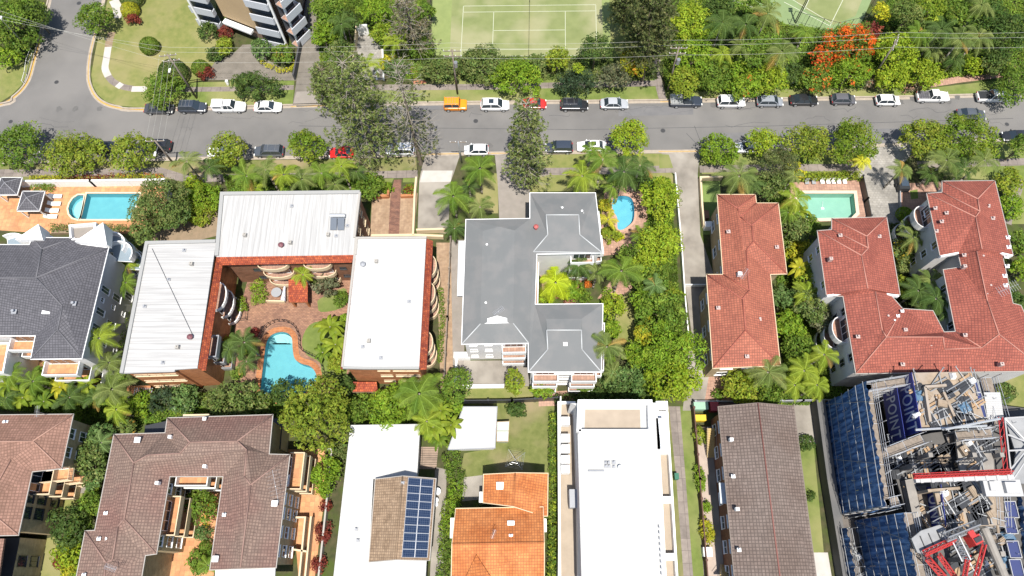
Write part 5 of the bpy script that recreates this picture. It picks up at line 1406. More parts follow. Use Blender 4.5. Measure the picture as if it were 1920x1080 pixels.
# ---------------------------------------------------------------- garage and greenhouse
b = bldg('garage', 'small garage with a flat white roof at the top of the back lawn', [(850, 765, 3), (930, 765, 3), (930, 840, 3), (843, 843, 3)], 'garage')
q = ccw([XY(x, y, 3.0) for x, y in ((869, 763), (932, 763), (928, 840), (840, 843))])
k = MB(); k.prism(q, 2.8, 3.0, 1, 0); gr = k.build('roof', [WCLEAN, GREY], b); k = MB(); k.prism(inset(q, .25), 0, 2.8); k.build('wall', RENDER, b)
k = MB(); k.ribbon([q[0], q[1], q[2], q[3], q[0]], .12, 2.85, 3.07); k.build('gutter', GREY, b)
q = ccw([XY(x, y, 1.9) for x, y in ((932, 791), (955, 790), (953, 828), (931, 828))])
g = thing('greenhouse', 'low glass roofed greenhouse against the white garage', 'greenhouse', (q[0][0], q[0][1], G0))
k = MB(); k.prism(q, 1.82, 1.9); k.build('roof', flat('green_glass', (.42, .52, .48), .1), g)
k = MB(); k.prism(inset(q, .1), G0, 1.8); k.build('wall', flat('pale_glass', (.3, .36, .34), .15), g)
k = MB(); k.ribbon(q + [q[0]], .08, 1.85, 1.95); m0 = Vector(q[0]).lerp(Vector(q[3]), .5); m1 = Vector(q[1]).lerp(Vector(q[2]), .5)
A = P(932, 808, 1.9); B = P(954, 808, 1.9); k.bar(A, B, .05); k.build('frame', WOOD, g)

# ---------------------------------------------------------------- orange roofed house
b = bldg('house', 'house with bright orange tiled roofs on the lawn behind the white garage', [(907, 887, 5), (1028, 887, 5), (1018, 1090, 5), (848, 1090, 5)], 'house')
V = [(907, 890, 5), (1027, 888, 5), (1026, 967, 5), (1018, 967, 5), (906, 942, 5), (966, 887, 6.6), (962, 949, 6.6)]
E, r1 = roof(b, V, [(0, 5, 6, 4), (5, 1, 2, 3, 6)], ORG_T, CREAM, caps=[(5, 6)], capm=ORG_T)
V2 = [(855, 954, 5.2), (1018, 951, 5.2), (1020, 1110, 5.2), (846, 1110, 5.2), (848, 1020, 7.4), (1020, 1017, 7.4), (892, 1045, 7.0), (868, 1110, 5.3), (930, 1110, 5.3)]
E2, r2 = roof(b, V2[:6] , [(0, 4, 5, 1), (4, 3, 2, 5)], ORG_T, CREAM, caps=[(4, 5)], capm=ORG_T)
k = MB(); A, B, C_, D_ = P(893, 1040, 7.15), P(855, 1120, 5.35), P(945, 1120, 5.35), P(900, 1120, 7.15); k.add([A, B, D_], [(0, 1, 2)]); k.add([A, D_, C_], [(0, 1, 2)]); k.build('dormer_roof', ORG_T, b)
for VV, hh in ((V[:5], 4.8), (V2[:4], 5.0)):
    k = MB(); k.prism(inset([XY(*v) for v in VV], .35), 0, hh); k.build('wall', CREAM, b)
for A, B, C_ in ((V[0], V[1], V[5]),):
    k = MB(); k.add([P(*A) + Vector((0, -.1, -.05)), P(*B) + Vector((0, -.1, -.05)), P(*C_) + Vector((0, -.1, -.1))], [(0, 1, 2)]); k.build('gable', CREAM, b)
roof_vent(b, 938, 911, 5.9, 'skylight', r1, 1.0); roof_vent(b, 958, 983, 6.2, 'skylight', r2, .9); roof_vent(b, 958, 1005, 7, 'pipe', r2, .8); roof_vent(b, 926, 1003, 6.6, 'antenna', r2, .6)
for px, py, nm in ((1021, 985, 'right'), (848, 990, 'left')):
    k = MB(); A = P(px, py, 3.6); k.box((A.x, A.y, 3.6), (.5, 2.4 if nm == 'left' else 1.6, .12)); k.build('window_hood', WHITE, b)
k = MB(); A = ccw([XY(x, y, 3.2) for x, y in ((899, 922), (908, 922), (908, 942), (898, 942))]); k.prism(A, G0, 3.2); k.build('porch', WHITE, b)

# ---------------------------------------------------------------- long white roofed block bottom centre
b = bldg('apartment_building', 'long modern white block with a bare white roof and side terraces', [(1048, 757, 9), (1250, 755, 9), (1265, 1090, 9), (1045, 1090, 9)])
z = 9.0
MW = ribbed('bright_white_roof', (0.43, 0.43, 0.42), (0.395, 0.395, 0.385), .9, 'y', .5, .2, .05, bumpy=.1)
body = ccw([XY(x, y, z) for x, y in ((1070, 756), (1231, 755), (1238, 830), (1246, 1110), (1090, 1110), (1086, 900), (1080, 760))])
k = MB(); k.prism(body, 0, z, 0, 1); k.build('wall', [RENDER, MW], b)
rf = MB(); rf.prism(ccw([XY(x, y, z + .35) for x, y in ((1083, 812), (1228, 811), (1236, 1110), (1091, 1110))]), z, z + .35); rr = rf.build('roof', MW, b)
q = ccw([XY(x, y, z) for x, y in ((1086, 757), (1216, 757), (1218, 812), (1084, 812))])
k = MB(); k.ribbon(q + [q[0]], .55, z, z + 1.1); k.build('parapet', WHITE, b)
q2 = ccw([XY(x, y, z) for x, y in ((1097, 768), (1200, 768), (1201, 810), (1096, 811))]); k = MB(); k.prism(q2, z, z + .02); k.build('roof_terrace', PALE_PAVE, b)
for x in (1060, 1070):
    pass
# left strip of terraces
q = ccw([XY(x, y, 3.2) for x, y in ((1047, 757), (1076, 757), (1088, 1110), (1049, 1110))])
k = MB(); k.prism(q, 0, 3.2, 0, 1); k.build('terrace', [RENDER, PALE_PAVE], b)
k = MB(); k.ribbon([q[i] for i in (0, 1, 2, 3)] + [q[0]], .3, 3.2, 4.0); k.build('terrace_parapet', WHITE, b)
for py in (790, 822, 842, 862, 880):
    A = P(1052, py, 4.6); B = P(1068, py, 4.6); k = MB(); k.box(((A.x + B.x) / 2, A.y, 4.2), (B.x - A.x, 1.0, 1.7)); k.build('screen_wall', WHITE, b)
k = MB(); A = P(1075, 935, 5); k.box((A.x, A.y, 4.4), (1.0, 2.2, 2.0)); k.build('air_conditioner', GREY, b)
# right strip
q = ccw([XY(x, y, 5.8) for x, y in ((1229, 757), (1247, 757), (1268, 1110), (1246, 1110))])
k = MB(); k.prism(q, 0, 5.8, 0, 1); k.build('terrace', [RENDER, PALE_PAVE], b)
k = MB(); k.ribbon([q[0], q[1], q[2], q[3], q[0]], .25, 5.8, 6.8); k.build('terrace_parapet', WHITE, b)
for py in (762, 777, 845, 937, 1044):
    A = P(1233 + (py - 757) * .05, py, 6.8); B = P(1252 + (py - 757) * .055, py, 6.8); k = MB(); k.box(((A.x + B.x) / 2, A.y, 6.3), (B.x - A.x, .8, 1.2)); k.build('screen_wall', WHITE, b)
k = MB(); q = ccw([XY(x, y, 9.0) for x, y in ((1230, 784), (1249, 784), (1253, 842), (1233, 842))]); k.prism(q, 8.8, 9.0); k.build('pergola_roof', ribbed('grey_slats', (.62, .64, .66), (.55, .57, .6), .35, 'y', .5, .7, .1), b)
for px, py, s in ((1136, 867, .5), (1136, 874, .5), (1141, 867, .5), (1142, 874, .5), (1151, 867, .6), (1151, 875, .5)): roof_vent(b, px, py, z + .5, 'pipe', rr, s * 1.3, GREY)
roof_vent(b, 1162, 877, z + .4, 'whirly', rr, .9)
k = MB(); A, B = P(1103, 883, z + .5), P(1133, 883, z + .5); k.box(((A.x + B.x) / 2, A.y, z + .5), (B.x - A.x, .12, .3)); k.build('roof_duct', GREY, b).parent = rr
for j in range(10):
    A = P(1236 + j * .6, 988 + j * 11, z + .4); k = MB(); k.box((A.x, A.y, z + .42), (.12, .3, .1)); k.build('roof_clip', GREY, b).parent = rr
# red chair on a terrace
c = P(1061, 872, 3.25); ch = thing('armchair', 'red armchair on the narrow side terrace of the white block', 'chair', (c.x, c.y, 3.22)); k = MB(); k.box((c.x, c.y, 3.5), (.75, .7, .25)); k.build('seat', flat('red_fabric', (.45, .06, .08), .8), ch)
k = MB(); k.box((c.x, c.y + .32, 3.75), (.75, .14, .6)); k.build('backrest', flat('red_fabric', (.45, .06, .08), .8), ch)

# ---------------------------------------------------------------- dark brown gable roof
b = bldg('apartment_building', 'long block under a plain dark brown tiled gable roof beside the scaffolded site', [(1347, 760, 6), (1490, 760, 6), (1535, 1090, 6), (1376, 1090, 6)])
z = 6.2
V = [(1347, 763, z), (1488, 762, z), (1534, 1110, z), (1380, 1110, z), (1421, 756, 8.1), (1466, 1110, 8.1)]
E, ro = roof(b, V, [(0, 4, 5, 3), (4, 1, 2, 5)], DKB, flat('brown_fascia', (.15, .12, .10)), caps=[(4, 5)], capm=flat('maroon_ridge', (.19, .075, .06), .7))
f = walls(b, E, 0, 6.0, BRICKD, .5)
i, t = nearest_edge(f, 1350, 900, 5); windows(b, f, i, [.08 + .14 * j for j in range(7)], (1.8, 4.6), 1.5, 1.2)
k = MB(); k.add([P(*V[0]) + Vector((0, -.1, -.05)), P(*V[1]) + Vector((0, -.1, -.05)), P(*V[4]) + Vector((0, -.1, -.1))], [(0, 1, 2)]); k.build('gable', BRICKD, b)
for px, py, kk in ((1370, 825, 'box'), (1416, 824, 'pipe'), (1375, 893, 'pipe'), (1381, 955, 'box'), (1386, 1031, 'pipe')): roof_vent(b, px, py, 7.2, kk, ro, .8)
k = MB(); A = ccw([XY(x, y, 4.5) for x, y in ((1348, 905), (1362, 905), (1364, 944), (1351, 944))]); k.prism(A, 4.2, 4.5); k.build('awning', flat('pale_blue_sheet', (.5, .56, .62), .4), b)
for (x0, y0, y1), lb in (((1326, 803, 858), 'upper'), ((1351, 1058, 1090), 'lower')):
    st = thing('staircase', f'{lb} outdoor staircase with ochre treads along the brown roofed block', 'staircase', (*XY(x0 + 6, (y0 + y1) / 2), G0))
    n_ = int((y1 - y0) / 4.2)
    for j in range(n_):
        zz = 2.6 * (1 - j / n_) + .15 if lb == 'upper' else 2.6 * (j / n_) + .2
        A = P(x0 + 6.5, y0 + (y1 - y0) * (j + .5) / n_, zz); k = MB(); k.box((A.x, A.y, zz), (1.0, .27, .12)); k.build('tread', flat('ochre_paint', (.42, .30, .12), .7), st)
    for xx in (-.55, .55):
        A = P(x0 + 6.5, y0, 2.7 if lb == 'upper' else .3); B = P(x0 + 6.5, y1, .2 if lb == 'upper' else 2.7); k = MB(); k.bar(A + Vector((xx, 0, .7)), B + Vector((xx, 0, .7)), .03); k.build('handrail', METAL, st)

# ---------------------------------------------------------------- white apartment block with charcoal hip roofs, left edge
z = 9.6
V = [(-90, 459, z), (55, 459, z), (61, 446, z), (138, 446, z), (150, 458, z), (203, 465, z), (153, 672, z), (58, 673, z), (67, 629, z), (-90, 629, z), (-90, 522, 11.8), (68, 521, 11.9), (79, 467, 10.6), (117, 574, 11.6), (108, 618, 11.0)]
b = bldg('apartment_building', 'white rendered block with charcoal hip roofs and curved white parapets beside the rectangular pool', V[:10])
E, ro = roof(b, V, [(0, 1, 11, 10), (1, 2, 12, 11), (2, 3, 12), (11, 12, 3, 4), (11, 4, 5), (11, 5, 6, 14, 13), (14, 6, 7), (14, 7, 8, 13), (10, 11, 13, 8, 9)], CHAR, WHITE, caps=[(10, 11), (11, 12), (12, 2), (12, 3), (11, 5), (11, 13), (13, 14), (14, 6), (14, 7)], capm=flat('charcoal_ridge', (.12, .118, .13), .7))
f = walls(b, E, 0, 9.45, RENDER, .3)
i, t = nearest_edge(f, 180, 560, 9.4)
for t2, zz in ((.66, 7.6), (.66, 4.6), (.45, 7.6), (.4, 4.6), (.75, 1.8), (.3, 7.6)): window(b, f, i, t2, zz, .9, 1.9, glass=BLUEGLASS)
windows(b, f, i, (.56, .2), (7.8, 5.0, 2.2), .6, .6)
i, t = nearest_edge(f, 105, 680, 9.4)
for zz in (.5, 3.4, 6.3): balcony(b, f, i, .38, zz, 4.6, 1.8, WHITE, WHITE, ORANGE_PAVE, .9)
i, t = nearest_edge(f, 20, 640, 9.4)
for zz in (3.4, 6.3): balcony(b, f, i, .75, zz, 5, 1.6, WHITE, WHITE, ORANGE_PAVE, .9)
for px, py, kk in ((50, 542, 'box'), (72, 555, 'skylight'), (88, 582, 'skylight'), (100, 521, 'pipe'), (138, 569, 'pipe'), (26, 584, 'pipe')): roof_vent(b, px, py, 11.0, kk, ro, 1.1, WHITE if kk != 'pipe' else GREY)
# curved sail-like parapets on the north side
for a_, c_, ap in (((28, 449), (80, 449), (72, 420)), ((140, 453), (200, 458), (193, 417))):
    k = MB(); A = P(*a_, 10.3); B = P(*c_, 10.3); C_ = P(*ap, 11.4)
    k.add([A, B, C_, A - Vector((0, 0, 1.4)), B - Vector((0, 0, 1.4)), C_ - Vector((0, 0, 2.6))], [(0, 1, 2), (0, 2, 5, 3), (2, 1, 4, 5), (1, 0, 3, 4), (5, 4, 3)]); k.build('parapet_sail', WHITE, b)
for cx, cy, r0 in ((207, 447, 2.3), (222, 464, 2.2), (86, 447, 1.7), (20, 450, 2.4)):
    for zz in (.6, 3.5, 6.4):
        zz += cx * .001
        c0 = P(cx - 8, cy + 10, 8); k = MB()
        arc = [(c0.x + r0 * math.cos(a), c0.y + r0 * .9 * math.sin(a)) for a in np.linspace(-.4, 2.2, 12)]
        k.prism(ccw(arc + [(c0.x - .6, c0.y - .6)]), zz - .15, zz, 0); bo = k.build('balcony', WHITE, b)
        k = MB(); k.ribbon(arc, .14, zz - .2, zz + .95); k.build('railing', WHITE, b).parent = bo
        k = MB(); k.prism(ccw([(c0.x + (r0 - .25) * math.cos(a), c0.y + (r0 - .25) * .9 * math.sin(a)) for a in np.linspace(-.4, 2.2, 12)] + [(c0.x - .6, c0.y - .6)]), zz + .01, zz + .03); k.build('floor', flat('pale_blue_tiles', (.2, .25, .29), .6), b).parent = bo
k = MB(); k.prism(ccw([XY(x, y, 9.5) for x, y in ((132, 424), (180, 420), (176, 448), (134, 450))]), 0, 9.0, 0, 1); k.build('wall', [RENDER, CONC], b)
k = MB(); q = ccw([XY(x, y, 9.5) for x, y in ((132, 424), (180, 420), (176, 448), (134, 450))]); k.ribbon(q + [q[0]], .25, 9.0, 9.7); k.build('parapet', WHITE, b)
k = MB(); q = ccw([XY(x, y, 6.5) for x, y in ((-40, 645), (20, 645), (10, 700), (-50, 700))]); k.prism(q, 0, 6.4, 0, 1); k.ribbon(q + [q[0]], .2, 6.4, 7.0, 0); k.build('terrace', [WHITE, ORANGE_PAVE], b)

# ---------------------------------------------------------------- tall apartment tower, top left
b = bldg('apartment_tower', 'tall tower with a tan wall and stacked balconies cut by the top edge', [(430, 60, 0), (560, 70, 0), (560, -60, 0), (440, -60, 0)])
TAN = mat('tan_render', (.46, .33, .19), (.42, .30, .175), rough=.85, scale=.3, mix=.3)
BAL = flat('grey_balcony', (.50, .52, .56), .5); BRN = mat('brown_panel', (.24, .17, .13), (.19, .135, .105), scale=1)
g = [Vector(XY(x, y)) for x, y in ((434, 52), (500, 78), (560, 62), (600, -80), (425, -80))]
core = ccw([tuple(p) for p in g]); k = MB(); k.prism(core, 0, 45); k.build('wall', BRN, b)
A, B = g[0], g[1]; d = (B - A).normalized(); n_ = Vector((d.y, -d.x))
q = [A + d * .1 + n_ * .45, B - d * .1 + n_ * .45, B - d * .1 + n_ * .02, A + d * .1 + n_ * .02]; k = MB(); k.prism(ccw([tuple(p) for p in q]), 3.4, 45.2); k.build('tan_wall', TAN, b)
q = [A + d * .3 + n_ * 1.4, B - d * 1.2 + n_ * 1.4, B - d * 1.2 + n_ * .5, A + d * .3 + n_ * .5]; k = MB(); k.prism(ccw([tuple(p) for p in q]), 2.6, 3.0); k.build('entrance_canopy', WHITE, b)
def stack(P0, P1, depth, side):
    a = Vector(P0); c_ = Vector(P1); d = (c_ - a).normalized(); n_ = Vector((d.y, -d.x))
    for fl in range(13):
        zz = 3.0 * fl + .5
        q = [a, c_, c_ + n_ * depth, a + n_ * depth]
        k = MB(); k.prism(ccw([tuple(p) for p in q]), zz - .2, zz); bo = k.build('balcony', BAL, b)
        k = MB(); k.ribbon([tuple(a + n_ * depth), tuple(c_ + n_ * depth)], .14, zz - .2, zz + 1.3); k.ribbon([tuple(c_ + n_ * .1), tuple(c_ + n_ * depth)], .12, zz - .2, zz + 1.0); k.build('railing', BAL, b).parent = bo
        k = MB(); k.prism(ccw([tuple(p) for p in [a + n_ * .1, c_ + n_ * .1 - d * .1, c_ + n_ * (depth - .1) - d * .1, a + n_ * (depth - .1)]]), zz + .005, zz + .02); k.build('floor', PINK_PAVE if side else flat('blue_grey_tiles', (.1, .14, .17), .5), b).parent = bo
        k = MB(); k.add([(*(a + n_ * .06), zz + .1), (*(c_ + n_ * .06), zz + .1), (*(c_ + n_ * .06), zz + 2.4), (*(a + n_ * .06), zz + 2.4)], [(0, 1, 2, 3)]); k.build('window', flat('dim_glass', (.07, .085, .10), .4), b)
g2 = [XY(x, y) for x, y in ((502, 80), (541, 92), (574, 66))]
stack(XY(500, 79), XY(540, 88), .9, 0); stack(XY(548, 84), XY(572, 60), 1.6, 1); stack(XY(378, 41), XY(420, 50), .9, 0)
for x, y in ((541, 92), (560, 84), (574, 62), (382, 52)): 
    A = P(x, y, G0); k = MB(); k.box((A.x, A.y, 20), (.3, .3, 39.6)); k.build('pier', WHITE, b)
# low white pergola structure left of the tower and wall of the ramp
for pts, hh, m_, lb in (([(549, 140), (566, 55), (580, -30)], 1.5, flat('shade_dark_wall', (.06, .06, .065), .8), 'wall coloured dark for its shade between the tower and its driveway'), ([(657, 148), (663, 100), (668, 48)], 1.5, CREAM, 'cream wall on the left of the sunken ramp'),  # shade on the driveway wall is put into its near-black colour
                     ([(719, 148), (717, 92)], .6, WHITE, 'low white kerb wall on the right of the sunken ramp'), ([(668, 48), (688, 46)], 2.4, WHITE, 'white entrance wall at the head of the ramp')):
    pp = px_pts(pts, hh); k = MB(); k.ribbon(pp, .25, G0, hh); tag(k.build('garden_wall', m_, loc=(*pp[0], G0)), lb, 'wall')
# ---------------------------------------------------------------- walls and fences
def wall(pts, h, w, m, label, name='garden_wall', cat='wall', posts=0, cap=None, z=None, closed=False):
    pp = px_pts(pts, G0 if z is None else z)
    root = thing(name, label, cat, (*pp[0], G0))
    k = MB(); k.ribbon(pp, w, G0 - .02, G0 + h); k.build('panel', m, root)
    if cap: k = MB(); k.ribbon(pp, w + .1, G0 + h, G0 + h + .07); k.build('capping', cap, root)
    if posts:
        for a, b in zip(pp[:-1], pp[1:]):
            a = Vector(a); b = Vector(b); n_ = max(1, int((b - a).length / posts))
            for i in range(n_ + 1):
                p = a.lerp(b, i / n_); k = MB(); k.box((p.x, p.y, G0 + (h + .12) / 2), (w + .14, w + .14, h + .12)); k.build('post', m, root)
    return root
def rail_fence(pts, h, label, m=DARK, gap=.35, name='pool_fence', step=2.4):
    pp = px_pts(pts, G0); root = thing(name, label, 'fence', (*pp[0], G0))
    k = MB(); q = MB()
    for a, b in zip(pp[:-1], pp[1:]):
        A = Vector((*a, 0)); B = Vector((*b, 0)); L = (B - A).length
        for z in (.12, h): k.bar(A + Vector((0, 0, G0 + z)), B + Vector((0, 0, G0 + z)), .03, 0, 4)
        for i in range(max(1, int(L / gap)) + 1):
            p = A.lerp(B, i / max(1, int(L / gap))); k.bar(p + Vector((0, 0, G0 + .12)), p + Vector((0, 0, G0 + h)), .014, 0, 3)
        n_ = max(1, int(L / step))
        for i in range(n_ + 1):
            p = A.lerp(B, i / n_); MB().bar(p + Vector((0, 0, G0)), p + Vector((0, 0, G0 + h + .08)), .05, 0, 5).build('post', m, root)
    k.build('rail', m, root); return root
wall([(46, 350), (180, 349), (316, 347)], 1.7, .18, WHITE, 'white panelled wall with posts behind the rectangular pool', posts=4.2, cap=WHITE)
wall([(316, 347), (322, 362), (318, 378)], 1.7, .18, WHITE, 'short white return wall at the corner of the orange pool deck')
wall([(100, 437), (225, 436)], .5, .5, BARE, 'low planter edge between the pool deck and the white block')
wall([(697, 371), (730, 370)], .6, .45, BRICK, 'orange brick planter wall left of the red brick path')
wall([(730, 357), (729, 371)], .9, .35, BRICK, 'short orange brick pier wall on the left of the red brick path')
wall([(752, 370), (779, 369)], .6, .4, BRICK, 'orange brick planter wall right of the red brick path')
wall([(782, 338), (779, 369), (776, 445)], 1.1, .3, CREAM, 'cream wall between the brick front yard and the concrete driveway')
wall([(698, 446), (776, 445), (832, 447)], .9, .35, CREAM, 'cream wall behind the brick front yard')
wall([(846, 452), (840, 600), (833, 735)], 1.5, .14, GREYWOOD, 'narrow timber fence along the side path of the brick block', 'fence', 'fence', 2.4)
wall([(872, 756), (960, 755), (1045, 750)], 1.7, .14, DARK, 'dark paling fence across the top of the back lawn', 'fence', 'fence', 2.4)
wall([(868, 726), (945, 725)], .5, .5, WHITE, 'low white wall below the concrete yard of the grey roofed block')
wall([(857, 672), (854, 725)], 1.0, .3, WHITE, 'white wall on the left of the concrete yard')
wall([(852, 670), (882, 670)], 1.2, .9, WHITE, 'thick white wall head at the corner of the concrete yard')
wall([(1264, 330), (1270, 400), (1276, 470), (1282, 560), (1289, 640)], 1.0, .16, WHITE, 'long white wall down the left of the driveway by the red roofed block')
wall([(1282, 537), (1330, 537)], .8, .12, WHITE, 'thin white wall crossing the side yard of the red roofed block')
wall([(1352, 337), (1311, 338), (1314, 390), (1318, 428)], 1.0, .3, CREAM, 'cream wall round the small artificial lawn')
wall([(1318, 428), (1342, 427)], 1.4, .9, WHITE, 'white wall block at the foot of the artificial lawn')
wall([(1611, 338), (1620, 380), (1626, 412)], 1.5, .08, DARK, 'dark slatted fence on the right of the pale green pool', 'fence', 'fence', 2.0)
wall([(1684, 340), (1686, 400)], .6, .14, GREY, 'low grey wall on the right of the paved driveway')
wall([(1297, 768), (1308, 900), (1323, 1090)], 1.4, .14, flat('brown_fence', (.10, .05, .035), .8), 'dark red fence beside the long grass strip', 'fence', 'fence', 2.4)
wall([(1300, 756), (1420, 756), (1500, 754), (1558, 753)], 1.3, .12, GREY, 'grey fence across the back of the brown roofed block', 'fence', 'fence', 2.4)
wall([(1527, 757), (1546, 900), (1578, 1100)], 2.2, 1.1, mat('site_roof_strip', (.13, .125, .12), (.10, .10, .10), scale=.6), 'long dark covered walkway along the edge of the building site', 'covered_walkway', 'walkway')
wall([(1545, 850), (1552, 900)], 1.2, .3, flat('rusty_steel', (.30, .12, .05), .8), 'rusty orange formwork edge beside the covered walkway', 'formwork', 'formwork')
wall([(1048, 755), (1046, 900), (1044, 1090)], 3.9, .15, WHITE, 'tall white wall on the left edge of the long white block')
wall([(486, 567), (536, 568)], .8, .2, CREAM, 'cream wall at the foot of the courtyard dining terrace')
rail_fence([(812, -60), (810, 40), (805, 108)], 3.0, 'tall dark wire fence on the left of the wide tennis court', gap=.6, name='court_fence')
rail_fence([(1668, -60), (1650, 0), (1613, 54)], 3.0, 'tall dark wire fence on the right of the angled tennis court', gap=.6, name='court_fence')
rail_fence([(1613, 54), (1560, 66), (1480, 45)], 3.0, 'dark wire fence across the bottom of the angled tennis court', gap=.6, name='court_fence')
rail_fence(list(smooth_pts([(487, 640), (500, 615), (524, 603), (550, 610), (563, 632), (565, 655), (580, 665), (598, 675), (608, 695), (606, 715), (596, 726)], 3)), 1.1, 'dark curved fence round the courtyard pool', step=3)
rail_fence([(443, 600), (441, 575), (466, 577), (464, 600), (443, 602)], .9, 'small dark rail round the courtyard stairwell', step=2, name='stair_rail')
# guard rail on the far side of the side street
rail_fence([(62, 97), (54, 118), (51, 140), (46, 157)], .8, 'white guard rail on the left kerb of the side street', WHITE, .8, 'guard_rail')

# ---------------------------------------------------------------- power poles and wires
def pole(base, top, h, label, arms=2, lamp=False, transformer=False, al=2.4, ang=0.0, m=None):
    b = P(*base); t = P(*top, h)
    t = Vector((b.x + (t.x - b.x) * .35, b.y + (t.y - b.y) * .35, h))
    root = thing('power_pole', label, 'utility pole', (b.x, b.y, G0))
    k = MB(); k.bar(b - Vector((0, 0, .2)), t, .17, 0, 10, .11); k.build('pole', m or GREYWOOD, root, smooth=True)
    pts = []
    ca, sa = math.cos(ang), math.sin(ang)
    for i in range(arms):
        c = b.lerp(t, .97 - .11 * i); k = MB()
        A = c + Vector((-al / 2 * ca, -al / 2 * sa, 0)); B = c + Vector((al / 2 * ca, al / 2 * sa, 0))
        k.box((c.x, c.y, c.z), (al, .12, .12), 0, ang); ao = k.build('crossarm', GREYWOOD, root)
        k = MB()
        for s in (0, .33, .67, 1): q = A.lerp(B, s); k.bar(q, q + Vector((0, 0, .25)), .05, 0, 6)
        k.build('insulator', WHITE, root).parent = ao
        if i == 0: pts = [A.lerp(B, s) + Vector((0, 0, .27)) for s in (0, .33, .67, 1)]
    if transformer:
        k = MB(); c = b.lerp(t, .72); k.bar(c + Vector((.35, -.3, -.5)), c + Vector((.35, -.3, .5)), .3, 0, 12); k.build('transformer', METAL, root)
    if lamp:
        c = b.lerp(t, .82); k = MB(); k.bar(c, c + Vector((0, -1.6, .4)), .04, 0, 6); k.build('lamp_arm', METAL, root); k = MB(); k.box((c.x, c.y - 1.8, c.z + .42), (.28, .7, .14)); k.build('lamp_head', WHITE, root)
    return pts, t
pa, ta = pole((369, 184), (313, 104), 11, 'tall leaning pole with two crossarms on the corner lawn above the dark cars', 2, True, ang=.15)
pb, tb = pole((329, 311), (293, 266), 7.5, 'shorter pole with a long crossarm on the near verge by the leftmost palms', 1, True, al=2.6, ang=.05)
pc, tc_ = pole((858, 176), (845, 96), 11, 'tall pole with crossarms standing behind the orange off roader', 2, transformer=True, al=2.6)
pd, td = pole((1252, 170), (1262, 93), 11, 'tall pole with a transformer beside the narrow park path', 2, transformer=True, al=2.4)
pe, te = pole((1632, 152), (1664, 86), 11, 'tall pole rising out of the lime trees right of the orange blossom', 2, al=2.0, ang=1.2)
pf, tf = pole((866, 305), (855, 268), 6.2, 'slim street light pole with a crossbar by the white hatchback at the near kerb', 1, al=2.4, m=METAL)
def wires(A, B, n, label, sag=.5, r=.015, m=SILVER):
    for i in range(n):
        a = A[i % len(A)]; b = B[i % len(B)]; k = MB(); prev = a; N_ = 10
        for j in range(1, N_ + 1):
            t = j / N_; p = a.lerp(b, t) - Vector((0, 0, 4 * sag * t * (1 - t))); k.bar(prev, p, r, 0, 3); prev = p
        tag(k.build('power_line', m, loc=tuple(a)), label, 'wire', label)
far = lambda P0, dx, dy: [p + Vector((dx, dy, 0)) for p in P0]
WM = flat('wire_metal', (.32, .32, .29), .6)
def fan(t): return [t + Vector((0, -1.0, -.6)), t + Vector((0, .2, .2)), t + Vector((0, 1.1, .2))]
fa, pc, pd, pe = fan(ta), fan(tc_), fan(td), fan(te)
wires(fa, pc, 3, 'overhead wire strung between the corner lawn pole and the pole behind the orange car', m=WM)
wires(pc, pd, 3, 'overhead wire strung in front of the wide tennis court', m=WM)
wires(pd, pe, 3, 'overhead wire strung over the lime trees and orange blossom', m=WM)
wires(pe, far(pe, 30, .5), 3, 'overhead wire running off to the right over the park trees', m=WM)
wires([P(-60, 0, 10.5), P(-60, 14, 10.5), P(-60, 24, 10.5)], fa, 3, 'overhead wire crossing the side street', m=WM)
wires(pa, pb, 4, 'overhead service wire crossing the road above the dark parked cars', sag=.3, m=WM)
c = P(3, 37, 9); b_ = P(55, 92, G0)
lp = thing('street_lamp', 'slanting grey street lamp pole among the trees at the top left', 'street lamp', (b_.x, b_.y, G0))
MB().bar(b_, P(3, 37, 9.5), .1, 0, 8, .07).build('pole', METAL, lp); k = MB(); k.box((c.x, c.y, 9.5), (.8, .4, .2)); k.build('lamp_head', WHITE, lp)
for tp, bs, hh, lb in (((1484, 10), (1490, 42), 7, 'slim court floodlight mast on the left of the angled tennis court'), ((1510, -30), (1492, 44), 9, 'tall floodlight mast beside the angled tennis court')):
    b_ = P(*bs); t_ = P(*tp, hh); root = thing('floodlight_mast', lb, 'floodlight', (b_.x, b_.y, G0)); t_ = Vector((b_.x, b_.y, hh))
    MB().bar(b_, t_, .09, 0, 6, .06).build('pole', DARK, root); k = MB(); k.box((t_.x, t_.y, hh), (.7, .3, .3)); k.build('lamp_head', DARK, root)

# ---------------------------------------------------------------- cars
BLK = (.02, .021, .024); NAVY = (.035, .045, .065); CHA = (.055, .057, .065); WHT = (.78, .78, .78); SLV = (.36, .38, .41); RD = (.55, .02, .025)
car(298, 203, 54, CHA, 'dark grey sedan half under the street tree at the far left of the top row', 'sedan', 1)
car(361, 201, 52, NAVY, 'dark blue estate with roof bars at the foot of the leaning pole', 'suv', 1, rack=3)
car(430, 200, 61, WHT, 'white pickup with a matching hard canopy', 'canopy', 1)
car(502, 200, 51, WHT, 'white sedan beside the tower driveway', 'sedan', 1)
car(854, 197, 43, (.80, .26, .01), 'bright orange boxy off roader with a roof rack', 'box', 1, rack=4)
car(928, 197, 54, WHT, 'white estate with a black sunroof beside the orange off roader', 'suv', 1, sunroof=True)
car(1003, 194, 44, (.45, .03, .025), 'red car with a roof rack half hidden under the pine', 'sedan', 1, rack=2)
car(1077, 197, 53, BLK, 'black estate with a black glass roof', 'suv', 1, rack=1)
car(1152, 194, 53, SLV, 'silver sedan beside the park path', 'sedan', 1)
car(1287, 190, 60, NAVY, 'dark utility with a silver tray and ladder rack', 'utetray', 1, rack=3)
car(1371, 191, 53, WHT, 'white estate behind the dark utility with the tray', 'suv', 1)
